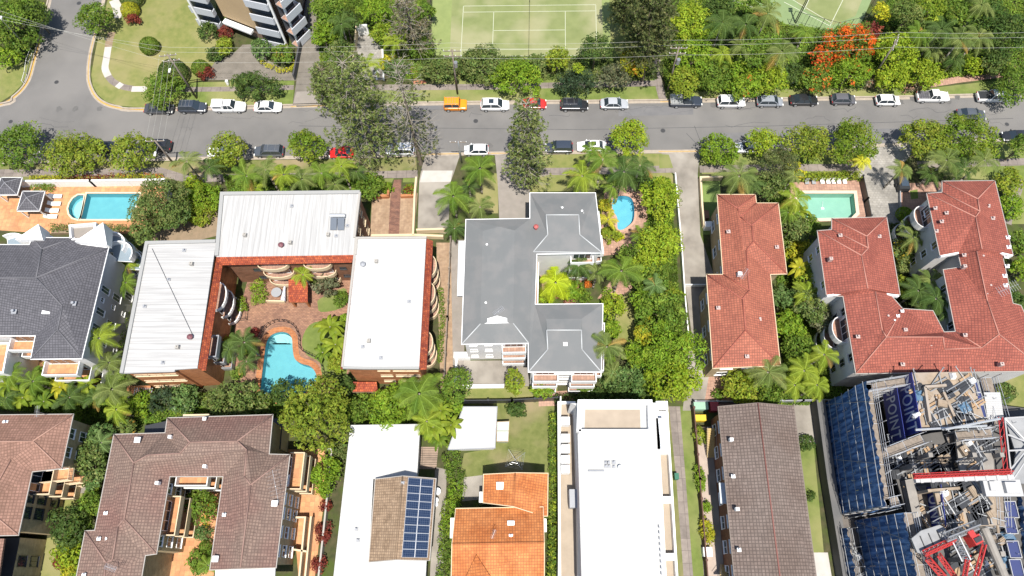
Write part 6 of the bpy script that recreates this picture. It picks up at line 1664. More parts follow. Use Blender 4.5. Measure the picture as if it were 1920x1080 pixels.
car(1444, 190, 50, (.24, .26, .29), 'grey hatchback left of the long black sedan', 'hatch', 1)
car(1508, 187, 53, BLK, 'long black sedan below the orange flowering tree', 'sedan', 1)
car(1582, 186, 46, (.10, .10, .115), 'charcoal hatchback between the black sedan and the white hatchback', 'hatch', 1)
car(1665, 188, 46, WHT, 'small white hatchback left of the two white pickups', 'hatch', 1)
car(1749, 181, 61, WHT, 'left one of the two white pickups with a dark tray cover', 'ute', 1, tray=CHAR)
car(1863, 181, 66, WHT, 'rightmost white pickup with a dark tray cover beside the shade trees', 'ute', 1, tray=DARK)
car(1822, 214, 54, (.075, .085, .10), 'dark grey sedan driving past the rightmost pickup', 'sedan', 1, group=None, name='moving_car', yaw=-.05)
car(295, 274, 52, BLK, 'black car behind the short pole and the third street tree', 'suv', -1)
car(195, 276, 50, BLK, 'black car tucked between the second and third street trees', 'sedan', -1)
car(100, 277, 52, CHA, 'dark car tucked between the first and second street trees', 'sedan', -1)
car(414, 284, 50, WHT, 'white car almost wholly under the street tree', 'sedan', -1)
car(504, 284, 56, (.07, .08, .095), 'dark grey wagon between two near street trees', 'suv', -1, rack=1)
car(640, 286, 47, (.62, .02, .02), 'bright red car behind the lime coloured palm', 'sedan', -1)
car(750, 281, 54, (.66, .68, .72), 'pale silver car under the big pine', 'suv', -1)
car(893, 281, 46, WHT, 'white hatchback at the near kerb by the concrete driveway', 'hatch', -1)
car(1048, 277, 52, NAVY, 'dark blue car between the pine and the white sedan', 'suv', -1)
car(1110, 274, 56, WHT, 'white sedan with a small dark sunroof behind the palms', 'sedan', -1, sunroof=True)
car(1404, 276, 50, (.5, .52, .56), 'silver car hidden between two round street trees', 'sedan', -1)
car(1905, 255, 50, BLK, 'black car at the right edge under the shade tree', 'sedan', -1)
# parked trailer in the front yard at right
c = P(1692, 345, .8); t = thing('box_trailer', 'black box trailer standing in the paved front yard', 'trailer', (c.x, c.y, G0))
k = MB(); k.box((c.x, c.y, .85), (1.7, 2.4, .9), 0, 0, .94); k.build('box', DARK, t); k = MB(); k.box((c.x + .1, c.y + .1, 1.34), (1.1, 1.5, .06)); k.build('lid', flat('dark_blue_lid', (.05, .07, .1), .2), t)
for s in (-1, 1): MB().bar((c.x + s * .8, c.y, .42), (c.x + s * .98, c.y, .42), .3, 0, 14).build('wheel', RUBBER, t)

# ---------------------------------------------------------------- gazebos, loungers, chairs
def gazebo(px, py, wpx, hpx, label, z=2.6):
    c = P(px, py, z); s = ppm(px, py, z); w = wpx * s; h = hpx * s / .86
    g = thing('gazebo', label, 'gazebo', (c.x, c.y, G0))
    k = MB(); B = [(c.x - w / 2, c.y - h / 2, z), (c.x + w / 2, c.y - h / 2, z), (c.x + w / 2, c.y + h / 2, z), (c.x - w / 2, c.y + h / 2, z)]; A = (c.x, c.y, z + 1.1)
    k.add(B + [A], [(0, 1, 4), (1, 2, 4), (2, 3, 4), (3, 0, 4), (3, 2, 1, 0)]); r_ = k.build('roof', CHAR, g)
    k = MB()
    for b_ in B: k.bar(b_, A, .07, 0, 5)
    k.build('ridge_cap', flat('grey_cap', (.2, .2, .22), .6), g).parent = r_
    k = MB(); k.ribbon([b_[:2] for b_ in B] + [B[0][:2]], .12, z - .14, z + .02); k.build('gutter', WHITE, g)
    for b_ in B: q = Vector((c.x, c.y, 0)).lerp(Vector(b_), .88); k = MB(); k.box((q.x, q.y, 1.3), (.16, .16, 2.5)); k.build('post', WHITE, g)
gazebo(17, 349, 40, 32, 'larger gazebo with a charcoal pyramid roof at the left edge by the pool')
gazebo(58, 377, 42, 36, 'gazebo with a charcoal pyramid roof beside the white sun loungers')
def lounger(px, py, label, yaw=0.0, L=1.9, group='white sun loungers on the orange pool deck'):
    c = P(px, py, .4); g = thing('sun_lounger', label, 'sun lounger', (c.x, c.y, G0), group); ca, sa = math.cos(yaw), math.sin(yaw)
    def q(x, y, z): return (c.x + x * ca - y * sa, c.y + x * sa + y * ca, z)
    k = MB(); k.box(q(.35, 0, .42), (L * .66, .65, .08), 0, yaw); k.build('seat', WHITE, g)
    A = [q(-.28, -.32, .42), q(-.28, .32, .42), q(-.85, .32, .85), q(-.85, -.32, .85)]; k = MB(); k.add(A + [(x, y, z - .06) for x, y, z in A], [(0, 1, 2, 3), (7, 6, 5, 4), (2, 6, 7, 3), (0, 4, 5, 1), (1, 5, 6, 2), (3, 7, 4, 0)]); k.build('backrest', WHITE, g)
    for x in (-.25, .9):
        for y in (-.27, .27): k = MB(); k.bar(q(x, y, G0), q(x, y, .4), .03, 0, 5); k.build('leg', WHITE, g)
for px, py, lb in ((104, 368, 'topmost white lounger beside the gazebo'), (102, 382, 'second white lounger down beside the gazebo'), (98, 395, 'third white lounger down beside the gazebo'), (95, 406, 'lowest white lounger beside the gazebo')): lounger(px, py, lb)
for i, px in enumerate((1542, 1553, 1563, 1573, 1584)):
    c = P(px, 341, .4); g = thing('pool_chair', ('leftmost', 'second from left', 'middle', 'fourth from left', 'rightmost')[i] + ' of the white chairs beside the pale green pool', 'chair', (c.x, c.y, G0), 'white chairs lined up behind the pale green pool')
    k = MB(); k.box((c.x, c.y, .42), (.6, .6, .06)); k.build('seat', WHITE, g); k = MB(); k.box((c.x, c.y + .33, .7), (.58, .07, .6)); k.build('backrest', WHITE, g)
    for x in (-.25, .25):
        for y in (-.25, .25): MB().bar((c.x + x, c.y + y, G0), (c.x + x, c.y + y, .42), .03, 0, 5).build('leg', WHITE, g)
for px, lb in ((1513, 'left'), (1526, 'right')):
    c = P(px, 342, .4); g = thing('pool_chair', f'{lb} one of the two dark chairs beside the pale green pool', 'chair', (c.x, c.y, G0))
    k = MB(); k.box((c.x, c.y, .42), (.6, .6, .06)); k.build('seat', GREY, g); k = MB(); k.box((c.x, c.y + .33, .7), (.58, .07, .6)); k.build('backrest', GREY, g)
    for x in (-.25, .25): MB().bar((c.x + x, c.y, G0), (c.x + x, c.y, .42), .03, 0, 5).build('leg', GREY, g)
c = P(518, 548, .75); g = thing('garden_table', 'round dark table on the courtyard dining terrace', 'table', (c.x, c.y, G0)); k = MB(); k.disc(c, .75, .72, .78, 0, 20); k.build('tabletop', GREY, g); MB().bar((c.x, c.y, G0), (c.x, c.y, .72), .06).build('leg', GREY, g)
c = P(532, 548, .9); g = thing('folded_parasol', 'blue and white folded parasol lying beside the round table', 'parasol', (c.x, c.y, G0)); k = MB(); k.bar((c.x, c.y - 1.3, .8), (c.x, c.y + 1.0, .8), .38, 0, 8, .12); k.build('canopy', mat('striped_cloth', (.30, .33, .50), (.75, .75, .75), scale=5), g); MB().bar((c.x, c.y - 1.5, .8), (c.x, c.y + 1.4, .8), .03).build('pole', WOOD, g)
# rotary clothes line on the lawn
c = P(966, 866, G0); g = thing('clothes_line', 'rotary clothes line on the back lawn above the orange roof', 'clothes line', (c.x, c.y, G0))
MB().bar(c, c + Vector((0, 0, 2.0)), .04).build('pole', METAL, g); k = MB(); t_ = c + Vector((0, 0, 1.9))
for i in range(4):
    a = .6 + i * math.pi / 2; k.bar(t_, t_ + Vector((math.cos(a), math.sin(a), .1)) * 1.6, .025, 0, 4)
k.build('arm', METAL, g); k = MB()
for r_ in (.6, .95, 1.3, 1.55):
    for i in range(4):
        a = .6 + i * math.pi / 2; b2 = a + math.pi / 2; k.bar(t_ + Vector((math.cos(a), math.sin(a), .1)) * r_, t_ + Vector((math.cos(b2), math.sin(b2), .1)) * r_, .01, 0, 3)
k.build('line', SILVER, g)
def boxy(name, label, cat, px, py, d, m, z=None, lid=None):
    c = P(px, py, d[2] / 2); g = thing(name, label, cat, (c.x, c.y, G0)); k = MB(); k.box((c.x, c.y, G0 + d[2] / 2), d, 0, 0, .94); k.build('body', m, g)
    k = MB(); k.box((c.x, c.y, G0 + d[2] + .03), (d[0] * 1.02, d[1] * 1.02, .07)); k.build('lid', lid or m, g)
boxy('bin', 'red lidded bulk bin at the top left corner of the brown roofed block', 'bin', 1337, 764, (1.1, 1.2, 1.2), flat('dull_red', (.32, .03, .04), .5))
boxy('bin', 'left one of the two yellow wheelie bins by the ochre stairs', 'bin', 1306, 785, (.8, .8, 1.0), flat('bright_yellow', (.65, .45, .02), .5)); boxy('bin', 'right one of the two yellow wheelie bins by the ochre stairs', 'bin', 1317, 785, (.8, .8, 1.0), flat('bright_yellow', (.65, .45, .02), .5))
boxy('bin', 'pair of pale green bulk bins left of the red bin', 'bin', 1312, 763, (1.9, 1.0, 1.2), flat('pale_green', (.25, .4, .3), .5))
boxy('bin', 'dark green wheelie bin on the long grass strip', 'bin', 1267, 894, (.55, .8, 1.0), flat('bin_green', (.01, .12, .07), .5))
boxy('storage_box', 'white storage box at the end of the narrow side garden', 'box', 1325, 1035, (1.1, 1.1, .9), WHITE)
boxy('letterbox', 'small white letterbox at the edge of the tower forecourt', 'letterbox', 427, 156, (.4, .4, .9), WHITE)
boxy('garden_shed', 'small terracotta brick hut beside the lime shrub by the pool deck', 'hut', 351, 360, (1.0, 1.2, 1.4), BRICK, lid=PINK_PAVE)
boxy('letterbox', 'brown brick letterbox stand by the artificial lawn', 'letterbox', 1322, 405, (.9, 1.3, .9), BRICKD)
k = MB(); pp = px_pts([(705, 150), (705, 138), (701, 138), (707, 131), (712, 138), (709, 138), (708, 150)]); k.add([(x, y, G0 + .045) for x, y in pp], [(0, 1, 5, 6), (2, 3, 4)]); tag(k.build('road_arrow', flat('arrow_paint', (.7, .7, .68), .8)), kind='structure')
# ---------------------------------------------------------------- building site with blue mesh scaffold, bottom right
SB = ribbed('blue_mesh', (.12, .23, .44), (.035, .09, .22), 1.1, 'y', .75, .6, .05, dscale=(.4, 2.6), bumpy=.5)
SBN = flat('banner_blue', (.025, .04, .24), .6)
LTR = flat('banner_lettering', (.62, .65, .72), .6)
FORM = mat('formwork_ply', (.33, .26, .19), (.20, .155, .11), rough=.85, scale=1.2, detail=8, mix=.2, c3=(.30, .26, .22), scale3=.4)
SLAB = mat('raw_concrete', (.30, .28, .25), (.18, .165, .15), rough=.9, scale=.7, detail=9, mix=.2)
DSLAB = mat('shade_dark_concrete', (.11, .105, .10), (.07, .068, .066), rough=.9, scale=.7, detail=9, mix=.2)  # darkened copy of the raw concrete, inside shade painted into its colour
LRED = flat('crane_red', (.38, .03, .028), .4); LWH = flat('crane_white', (.40, .40, .40), .4)
STEEL = flat('dull_steel', (.26, .27, .28), .5, metal=.2)
site = bldg('unfinished_building', 'half built concrete tower with timber formwork decks beside the red roofed blocks', [(1700, 720, 0), (1900, 720, 0), (1900, 1080, 0), (1720, 1080, 0)], 'building site')
def slab(pts, z, t, m, nm, root=site, mt=None):
    k = MB(); k.prism(ccw([XY(x, y, z) for x, y in pts]), z - t, z, 1, 0); return k.build(nm, [m, mt or SLAB], root)
L1 = [(1652, 735), (1710, 702), (1830, 700), (1880, 760), (1960, 770), (1960, 1120), (1735, 1120), (1700, 960)]
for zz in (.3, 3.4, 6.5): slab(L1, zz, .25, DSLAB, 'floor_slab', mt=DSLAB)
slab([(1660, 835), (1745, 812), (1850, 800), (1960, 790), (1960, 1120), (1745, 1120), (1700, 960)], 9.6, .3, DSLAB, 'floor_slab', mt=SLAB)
slab([(1709, 699), (1800, 697), (1826, 722), (1848, 792), (1729, 808)], 13.0, .35, FORM, 'formwork_deck', mt=FORM)
slab([(1748, 905), (1860, 902), (1870, 985), (1768, 990)], 12.6, .35, FORM, 'formwork_deck', mt=FORM)
slab([(1790, 805), (1860, 800), (1864, 880), (1800, 884)], 11.2, .3, SLAB, 'floor_slab')
slab([(1697, 900), (1715, 897), (1730, 985), (1716, 990)], 10.8, 1.0, SLAB, 'parapet')
slab([(1720, 912), (1736, 910), (1746, 985), (1728, 988)], 10.0, .3, GREYWOOD, 'walkway_deck')
for x, y in ((1725, 730), (1760, 725), (1800, 740), (1735, 790), (1790, 785), (1760, 930), (1830, 930), (1850, 860), (1800, 860), (1780, 1050), (1850, 1040), (1690, 880), (1720, 860)):
    a = P(x, y, 9.6); k = MB(); k.box((a.x, a.y, 6.4), (.5, .5, 12.4)); k.build('column', SLAB, site)
for (x0, y0, x1, y1, zb, zt) in ((1735, 725, 1775, 722, 9.6, 13.8), (1735, 725, 1745, 790, 9.6, 13.8), (1770, 735, 1790, 780, 9.6, 13.6), (1740, 920, 1800, 915, 9.6, 13.2)):
    k = MB(); k.ribbon([XY(x0, y0, zt), XY(x1, y1, zt)], .3, zb, zt); k.build('formwork_wall', FORM, site)
# scaffold
def scaffold(a, b, ztop, label, depth=1.1, mesh=True, out=1, lift=2.0, bay=2.2, inner=True):
    A = Vector(XY(*a, ztop)); B = Vector(XY(*b, ztop)); d = (B - A).normalized(); n_ = Vector((d.y, -d.x)) * out; L = (B - A).length
    root = thing('scaffold', label, 'scaffold', (A.x, A.y, G0)); nb = max(1, int(L / bay)); nl = int(ztop / lift)
    st = MB(); bd = MB()
    def Q(s, o, z): p = A + d * s + n_ * o; return Vector((p.x, p.y, z))
    for i in range(nb + 1):
        for o in ((0, depth) if inner else (0,)):
            st.bar(Q(L * i / nb, -o, G0), Q(L * i / nb, -o, ztop + 1.0), .05, 0, 4)
        for l in range(1, nl + 1):
            if inner: st.bar(Q(L * i / nb, 0, l * lift), Q(L * i / nb, -depth, l * lift), .04, 0, 4)
    for l in range(1, nl + 1):
        for o in ((0, depth) if inner else (0,)):
            for dz in (0, .5, 1.0): st.bar(Q(0, -o, l * lift + dz), Q(L, -o, l * lift + dz), .035, 0, 4)
        if inner: A_, B_ = Q(0, -depth * .5, l * lift), Q(L, -depth * .5, l * lift); bd.ribbon([A_[:2], B_[:2]], depth * .8, l * lift - .08, l * lift)
    for i in range(0, nb, 2): st.bar(Q(L * i / nb, .05, 0.3), Q(L * (i + 1) / nb, .05, ztop), .04, 0, 4)
    st.build('tubes', SILVER, root)
    if inner: bd.build('boards', GREYWOOD, root)
    if mesh:
        k = MB(); NX = int(L / .3); NZ = int(ztop / .45); vs = []
        for i in range(NX + 1):
            for j in range(NZ + 1):
                bulge = .10 * math.sin(i * 1.9 + j * .35) + .07 * math.sin(i * .73 + j * .9) + rnd.uniform(-.04, .04)
                vs.append(Q(L * i / NX, .12 + bulge, .3 + (ztop + .6 - .3) * j / NZ))
        m_ = NZ + 1
        k.add(vs, [(i * m_ + j, (i + 1) * m_ + j, (i + 1) * m_ + j + 1, i * m_ + j + 1) for i in range(NX) for j in range(NZ)]); k.build('mesh_sheet', SB, root, smooth=True)
        k = MB()
        for z in np.arange(1.2, ztop + .6, lift): k.bar(Q(0, .42, z), Q(L, .42, z + rnd.uniform(-.2, .2)), .04, 0, 4)
        for i in range(0, nb + 1, 3): k.bar(Q(L * i / nb, .40, .2), Q(L * min(i + 1, nb) / nb, .40, ztop), .035, 0, 4)
        k.build('outer_rail', STEEL, root)
    return root
scaffold((1622, 716), (1658, 950), 13.0, 'tall scaffold wrapped in blue mesh on the left face of the building site', 1.3)
scaffold((1690, 962), (1722, 1110), 12.0, 'blue meshed scaffold at the lower left of the building site', 1.3)
scaffold((1586, 990), (1606, 1100), 3.6, 'low strip of blue meshed scaffold by the covered walkway', 1.0)
scaffold((1664, 952), (1688, 946), 12.0, 'short blue meshed scaffold return between the two long ones', 1.0)
scaffold((1708, 702), (1622, 716), 13.0, 'open scaffold along the north side of the building site', 1.1, False)
scaffold((1728, 812), (1662, 838), 12.5, 'open scaffold crossing the notch of the building site', 1.2, False)
scaffold((1846, 705), (1872, 795), 11.0, 'open scaffold tower on the right of the upper deck', 1.6, False)
scaffold((1905, 905), (1925, 1090), 9.8, 'scaffold with blue mesh panels at the right edge', 1.2, True, out=-1)
scaffold((1862, 802), (1795, 807), 12.5, 'open scaffold bay between the upper and second decks', 1.2, False, bay=1.6)
scaffold((1862, 900), (1866, 985), 12.0, 'open scaffold bay right of the second deck', 1.2, False, bay=1.5)
scaffold((1884, 1000), (1800, 1006), 11.6, 'open scaffold bay above the red crane legs', 1.0, False, bay=1.6)
# banners with lettering, each hung on the west faces
def banner(a, b, ztop, hgt, label, text, size=1.0, logo=True, back=.0):
    A = Vector(XY(*a, ztop)); B = Vector(XY(*b, ztop)); d = (B - A).normalized(); n_ = Vector((d.y, -d.x)); L = (B - A).length
    if n_.x > 0: n_ = -n_
    root = thing('banner', label, 'banner', (A.x, A.y, ztop - hgt))
    k = MB(); p = [(*A, ztop - hgt), (*B, ztop - hgt), (*B, ztop), (*A, ztop)]; o = n_ * -.05
    k.add(p + [(x + o.x, y + o.y, z) for x, y, z in p], [(0, 1, 2, 3), (7, 6, 5, 4), (0, 4, 5, 1), (1, 5, 6, 2), (2, 6, 7, 3), (3, 7, 4, 0)]); k.build('sheet', SBN, root)
    cu = bpy.data.curves.new('t', 'FONT'); cu.body = text; cu.size = 1; cu.resolution_u = 4; cu.offset = .012; cu.space_character = 1.12
    to = bpy.data.objects.new('t', cu); col.objects.link(to); dg = bpy.context.evaluated_depsgraph_get(); me = bpy.data.meshes.new_from_object(to.evaluated_get(dg))
    bpy.data.objects.remove(to)
    xs = [v.co.x for v in me.vertices]; ys = [v.co.y for v in me.vertices]; w = max(xs) - min(xs); h = max(ys) - min(ys)
    k = MB(); hh = hgt * .62; lo = L * (.20 if logo else .06); sc = (L * .96 - lo) / w
    vs = []
    for v in me.vertices:
        s = lo + (v.co.x - min(xs)) * sc; q = A + d * s + n_ * .03; vs.append((q.x, q.y, ztop - hgt * .5 - hh / 2 + (v.co.y - min(ys)) / h * hh))
    k.add(vs, [tuple(p_.vertices) for p_ in me.polygons]); k.build('lettering', LTR, root)
    if logo:
        k = MB(); s0 = L * .02; s1 = L * .17
        def q(u, v): p_ = A + d * (s0 + (s1 - s0) * u) + n_ * .03; return (p_.x, p_.y, ztop - hgt * .5 - hh * .55 + hh * 1.1 * v)
        k.add([q(0, 1), q(.75, .86), q(1, .62), q(.5, .66)], [(0, 1, 2, 3)]); k.add([q(0, .95), q(.3, .6), q(.8, .5), q(.25, .42), q(0, .6)], [(0, 1, 2, 3, 4)])
        k.add([q(1, .5), q(.85, .2), q(0, 0), q(.4, .22), q(.75, .42)], [(0, 1, 2, 3, 4)]); k.build('emblem', LTR, root)
banner((1680, 718), (1697, 822), 11.6, 3.6, 'long blue banner reading POINT hung on the inner left of the site', 'POINT')
banner((1709, 698), (1728, 808), 13.6, 3.8, 'long blue banner reading POINT on the edge of the upper timber deck', 'POINT')
banner((1764, 908), (1774, 988), 13.0, 3.6, 'shorter blue banner reading POINT below the crane jib', 'POINT', logo=False)
k = MB(); 
# blue edge panels of the right side
for i, (x, y) in enumerate(((1832, 722), (1838, 745), (1843, 768))):
    A = P(x, y, 12.4); o = thing('edge_screen', ('top', 'middle', 'lowest')[i] + ' blue edge screen panel right of the upper timber deck', 'screen', (A.x, A.y, 10)); k = MB(); k.box((A.x, A.y, 11.6), (1.4, 1.6, .12)); k.build('panel', flat('screen_blue', (.018, .03, .12), .6), o); k = MB(); k.ribbon([(A.x - .7, A.y - .8), (A.x + .7, A.y - .8), (A.x + .7, A.y + .8), (A.x - .7, A.y + .8), (A.x - .7, A.y - .8)], .07, 11.6, 11.75); k.build('frame', LWH, o)
for i, (x, y) in enumerate(((1903, 915), (1898, 955), (1896, 985), (1903, 1030), (1908, 1065))):
    A = P(x, y, 10.6); o = thing('edge_screen', ('first', 'second', 'third', 'fourth', 'fifth')[i] + ' blue edge screen from the top along the right of the site', 'screen', (A.x, A.y, 9.7)); k = MB(); k.box((A.x, A.y, 10.3), (1.3, 1.8, .12)); k.build('panel', flat('screen_blue', (.018, .03, .12), .6), o); k = MB(); k.ribbon([(A.x - .65, A.y - .9), (A.x + .65, A.y - .9), (A.x + .65, A.y + .9), (A.x - .65, A.y + .9), (A.x - .65, A.y - .9)], .07, 10.3, 10.5); k.build('frame', LWH, o)
# stair landing, boards of pale grey
st = thing('scaffold_stair', 'pale slatted stair flight right of the upper deck', 'staircase', (*XY(1862, 760, 9), 9)); 
for j in range(12): A = P(1860 + j * .6, 738 + j * 4.2, 11.6 - j * .12); k = MB(); k.box((A.x, A.y, A.z), (2.0, .30, .08)); k.build('tread', LWH, st)
# pale canopy with trusses at right
cn = thing('site_canopy', 'pale grey loading platform with white trusses at the right edge of the site', 'platform', (*XY(1920, 840, 11), 9.6))
k = MB(); k.prism(ccw([XY(x, y, 11.2) for x, y in ((1884, 784), (1980, 778), (1990, 912), (1895, 905), (1905, 850))]), 11.0, 11.2); k.build('deck', mat('pale_grey_sheet', (.28, .285, .29), (.19, .195, .2), scale=.5), cn)
k = MB()
for a_, c_ in (((1884, 784), (1990, 900)), ((1895, 905), (1980, 778)), ((1884, 784), (1980, 778)), ((1890, 845), (1985, 840)), ((1884, 784), (1898, 905)), ((1890, 815), (1980, 850)), ((1895, 880), (1960, 800))): k.bar(P(*a_, 11.9), P(*c_, 11.9), .10, 0, 5)
k.build('truss', LWH, cn)
k = MB(); 
for a_, c_ in (((1880, 782), (1892, 905)),): 
    A, B = P(*a_, 12.3), P(*c_, 12.3); k.bar(A, B, .06, 0, 5); k.bar(A + Vector((-.5, 0, 0)), B + Vector((-.5, 0, 0)), .06, 0, 5)
    for j in range(8): q = A.lerp(B, j / 8); w = A.lerp(B, (j + 1) / 8); k.bar(q, w + Vector((-.5, 0, 0)), .035, 0, 4)
k.build('side_lattice', LRED, cn)
# crane: lattice jib, white boom, slewing deck, red legs
cr = thing('crane', 'red and white crane with a long lattice jib over the building site', 'crane', (*XY(1840, 1040, 9.6), 9.6))
def lattice(a, b, w, m, nm, r=.075, nseg=14, za=None, par=cr):
    A, B = a, b; d = (B - A).normalized(); s = d.cross(Vector((0, 0, 1))).normalized() * w / 2; u = s.cross(d).normalized() * w * .8
    k = MB(); ch = [(-1, 0), (1, 0), (0, 1)]
    for p, q in ch: k.bar(A + s * p + u * q, B + s * p + u * q, r, 0, 5)
    for i in range(nseg):
        p0 = A.lerp(B, i / nseg); p1 = A.lerp(B, (i + 1) / nseg)
        for (a1, b1), (a2, b2) in ((ch[0], ch[1]), (ch[1], ch[2]), (ch[2], ch[0])): k.bar(p0 + s * a1 + u * b1, p1 + s * a2 + u * b2, r * .6, 0, 4); k.bar(p0 + s * a1 + u * b1, p0 + s * a2 + u * b2, r * .6, 0, 4)
    return k.build(nm, m, par)
lattice(P(1712, 893, 17), P(1897, 884, 17), .5, LRED, 'lattice_jib', .06, 26)
k = MB(); A, B = P(1716, 901, 16.4), P(1900, 895, 16.4); k.box(((A.x + B.x) / 2, (A.y + B.y) / 2, 16.3), ((B - A).length, .45, .5), 0, math.atan2(B.y - A.y, B.x - A.x)); 
for i in range(9): q = A.lerp(B, (i + .5) / 9); k.box((q.x, q.y, 16.58), (.3, .6, .1))
k.build('white_boom', LWH, cr)
k = MB(); A = P(1880, 915, 14.6); k.box((A.x, A.y, 14.4), (4.2, 1.8, .6)); k.box((A.x + .8, A.y, 14.9), (1.6, 1.2, .6)); k.box((A.x - 1.2, A.y + .2, 14.8), (.8, 1.0, .4)); k.build('machinery_deck', LWH, cr)
k = MB(); k.prism(ccw([XY(x, y, 14) for x, y in ((1709, 1010), (1727, 995), (1762, 984), (1772, 990), (1782, 1012), (1735, 1040), (1720, 1036))]), 13.7, 14.0); pt = k.build('slewing_deck', mat('deck_steel', (.27, .275, .28), (.21, .215, .22), scale=1.2), cr)
k = MB()
for f_ in (.25, .5, .75):
    a_ = P(1709, 1010, 14.03).lerp(P(1772, 990, 14.03), f_); c_ = P(1720, 1036, 14.03).lerp(P(1782, 1012, 14.03), f_); k.bar(a_, c_, .07, 0, 4)
k.build('seam', DARK, cr).parent = pt
for a_, c_, w in (((1732, 1038, 14.5), (1790, 1012, 14.5), .8), ((1738, 1046, 14), (1785, 1100, 12), .9), ((1760, 1040, 14), (1800, 1095, 12), .7), ((1806, 1095, 14), (1816, 1040, 15), .55), ((1826, 1095, 14), (1846, 1020, 15), .55)):
    lattice(P(*a_), P(*c_), w * .75, LRED, 'leg', .075, 7)
k = MB(); A = P(1828, 1012, 14.5); k.box((A.x, A.y, 14.4), (1.4, 1.3, 1.2), 0, .4, .7); k.box((A.x - .8, A.y + .6, 15.2), (.7, .6, .7), 0, .4, 1); k.box((A.x, A.y, 15.05), (.8, .5, .14), 1, .4); k.build('cab', [LRED, DARK], cr)
lattice(P(1772, 1008, 15), P(1832, 984, 15.2), .9, METAL, 'rear_frame', .09, 6); lattice(P(1790, 1005, 14.6), P(1812, 1050, 14.6), 1.0, METAL, 'rear_frame', .1, 6)
k = MB(); k.bar(P(1845, 990, 12.5), P(1892, 1100, 12.5), .45, 0, 10); tag(k.build('concrete_pipe', SLAB, loc=tuple(P(1845, 990, 12.5))), 'long pale concrete pipe lying right of the red crane legs', 'pipe')
for a_, c_, m_, lb in (((1860, 905, 12.4), (1872, 1000, 12.4), FORM, 'long timber beam standing right of the second deck'), ((1772, 805, 14.4), (1875, 785, 14.4), SILVER, 'long steel beam across the front of the upper deck'), ((1716, 806, 13.6), (1850, 798, 13.6), SILVER, 'steel handrail beam below the upper deck')):
    k = MB(); k.bar(P(*a_), P(*c_), .14, 0, 6); tag(k.build('beam', m_, loc=tuple(P(*a_))), lb, 'beam')
# loose material: each piece a thing of its own
q = random.Random(5)
areas = [((1712, 702, 1836, 792), 13.0, 62), ((1752, 908, 1860, 984), 12.6, 46), ((1668, 838, 1790, 884), 9.65, 40), ((1800, 800, 1858, 878), 11.2, 26), ((1790, 1000, 1900, 1078), 9.65, 40), ((1702, 905, 1745, 985), 10.1, 8), ((1600, 985, 1640, 1080), .3, 16)]
kinds = [('plank', WOOD, (2.4, .22, .10), 'loose pale timber plank lying on the half built tower', 'timber planks lying about the building site'), ('steel_prop', STEEL, (3.2, .14, .14), 'loose steel prop lying on the half built tower', 'steel props lying about the building site'),
         ('crate', FORM, (1.1, .8, .5), 'plywood crate of fittings standing on the half built tower', 'plywood crates on the building site'), ('bag', WHITE, (.8, .7, .5), 'white sack of material standing on the half built tower', 'white sacks on the building site'),
         ('tarpaulin', flat('blue_tarp', (.07, .14, .22), .5), (1.8, 1.3, .14), 'blue tarpaulin spread on the half built tower', 'blue tarpaulins on the building site'), ('dark_panel', DARK, (2.0, 1.1, .12), 'black formwork panel lying on the half built tower', 'black panels on the building site')]
mcache = {}
for (x0, y0, x1, y1), zz, n_ in areas:
    for i in range(n_):
        kd = kinds[q.choices(range(6), (24, 40, 6, 5, 4, 21))[0]]
        a_ = P(q.uniform(x0, x1), q.uniform(y0, y1), zz + .1)
        if kd[0] not in mcache:
            k = MB(); dx, dy, dz = kd[2]
            if kd[0] in ('plank',): k.box((0, 0, dz / 2), kd[2]); k.box((.1, .3, dz / 2), (dx * .9, .22, dz))
            elif kd[0] == 'steel_prop': k.bar((-dx / 2, 0, .08), (dx / 2, 0, .08), .07, 0, 6); k.box((-dx / 2, 0, .1), (.04, .25, .25)); k.box((dx / 2, 0, .1), (.04, .25, .25))
            elif kd[0] == 'bag': k.box((0, 0, dz / 2), kd[2], 0, 0, .6); k.box((0, 0, dz + .05), (.3, .2, .15))
            elif kd[0] == 'tarpaulin': k.box((0, 0, dz / 2), kd[2], 0, 0, .8); k.box((.3, .2, dz + .1), (.7, .6, .3), 0, .4, .5)
            else: k.box((0, 0, dz / 2), kd[2]); k.box((0, 0, dz + .03), (dx * .9, .08, .06)); k.box((0, dy * .3, dz + .03), (dx * .9, .08, .06))
            mcache[kd[0]] = k.build(kd[0], kd[1], loc=(0, 0, 0)); o = mcache[kd[0]]
        else: o = mcache[kd[0]].copy(); col.objects.link(o)
        o.location = a_; o.rotation_euler = (0, 0, q.choice((0.45, 0.5, 2.0, 1.6, q.uniform(0, 3.1)))); s = q.uniform(.6, 1.2); o.scale = (s, q.uniform(.8, 1.3), 1)
        tag(o, kd[3], kd[0].replace('_', ' '), kd[4])
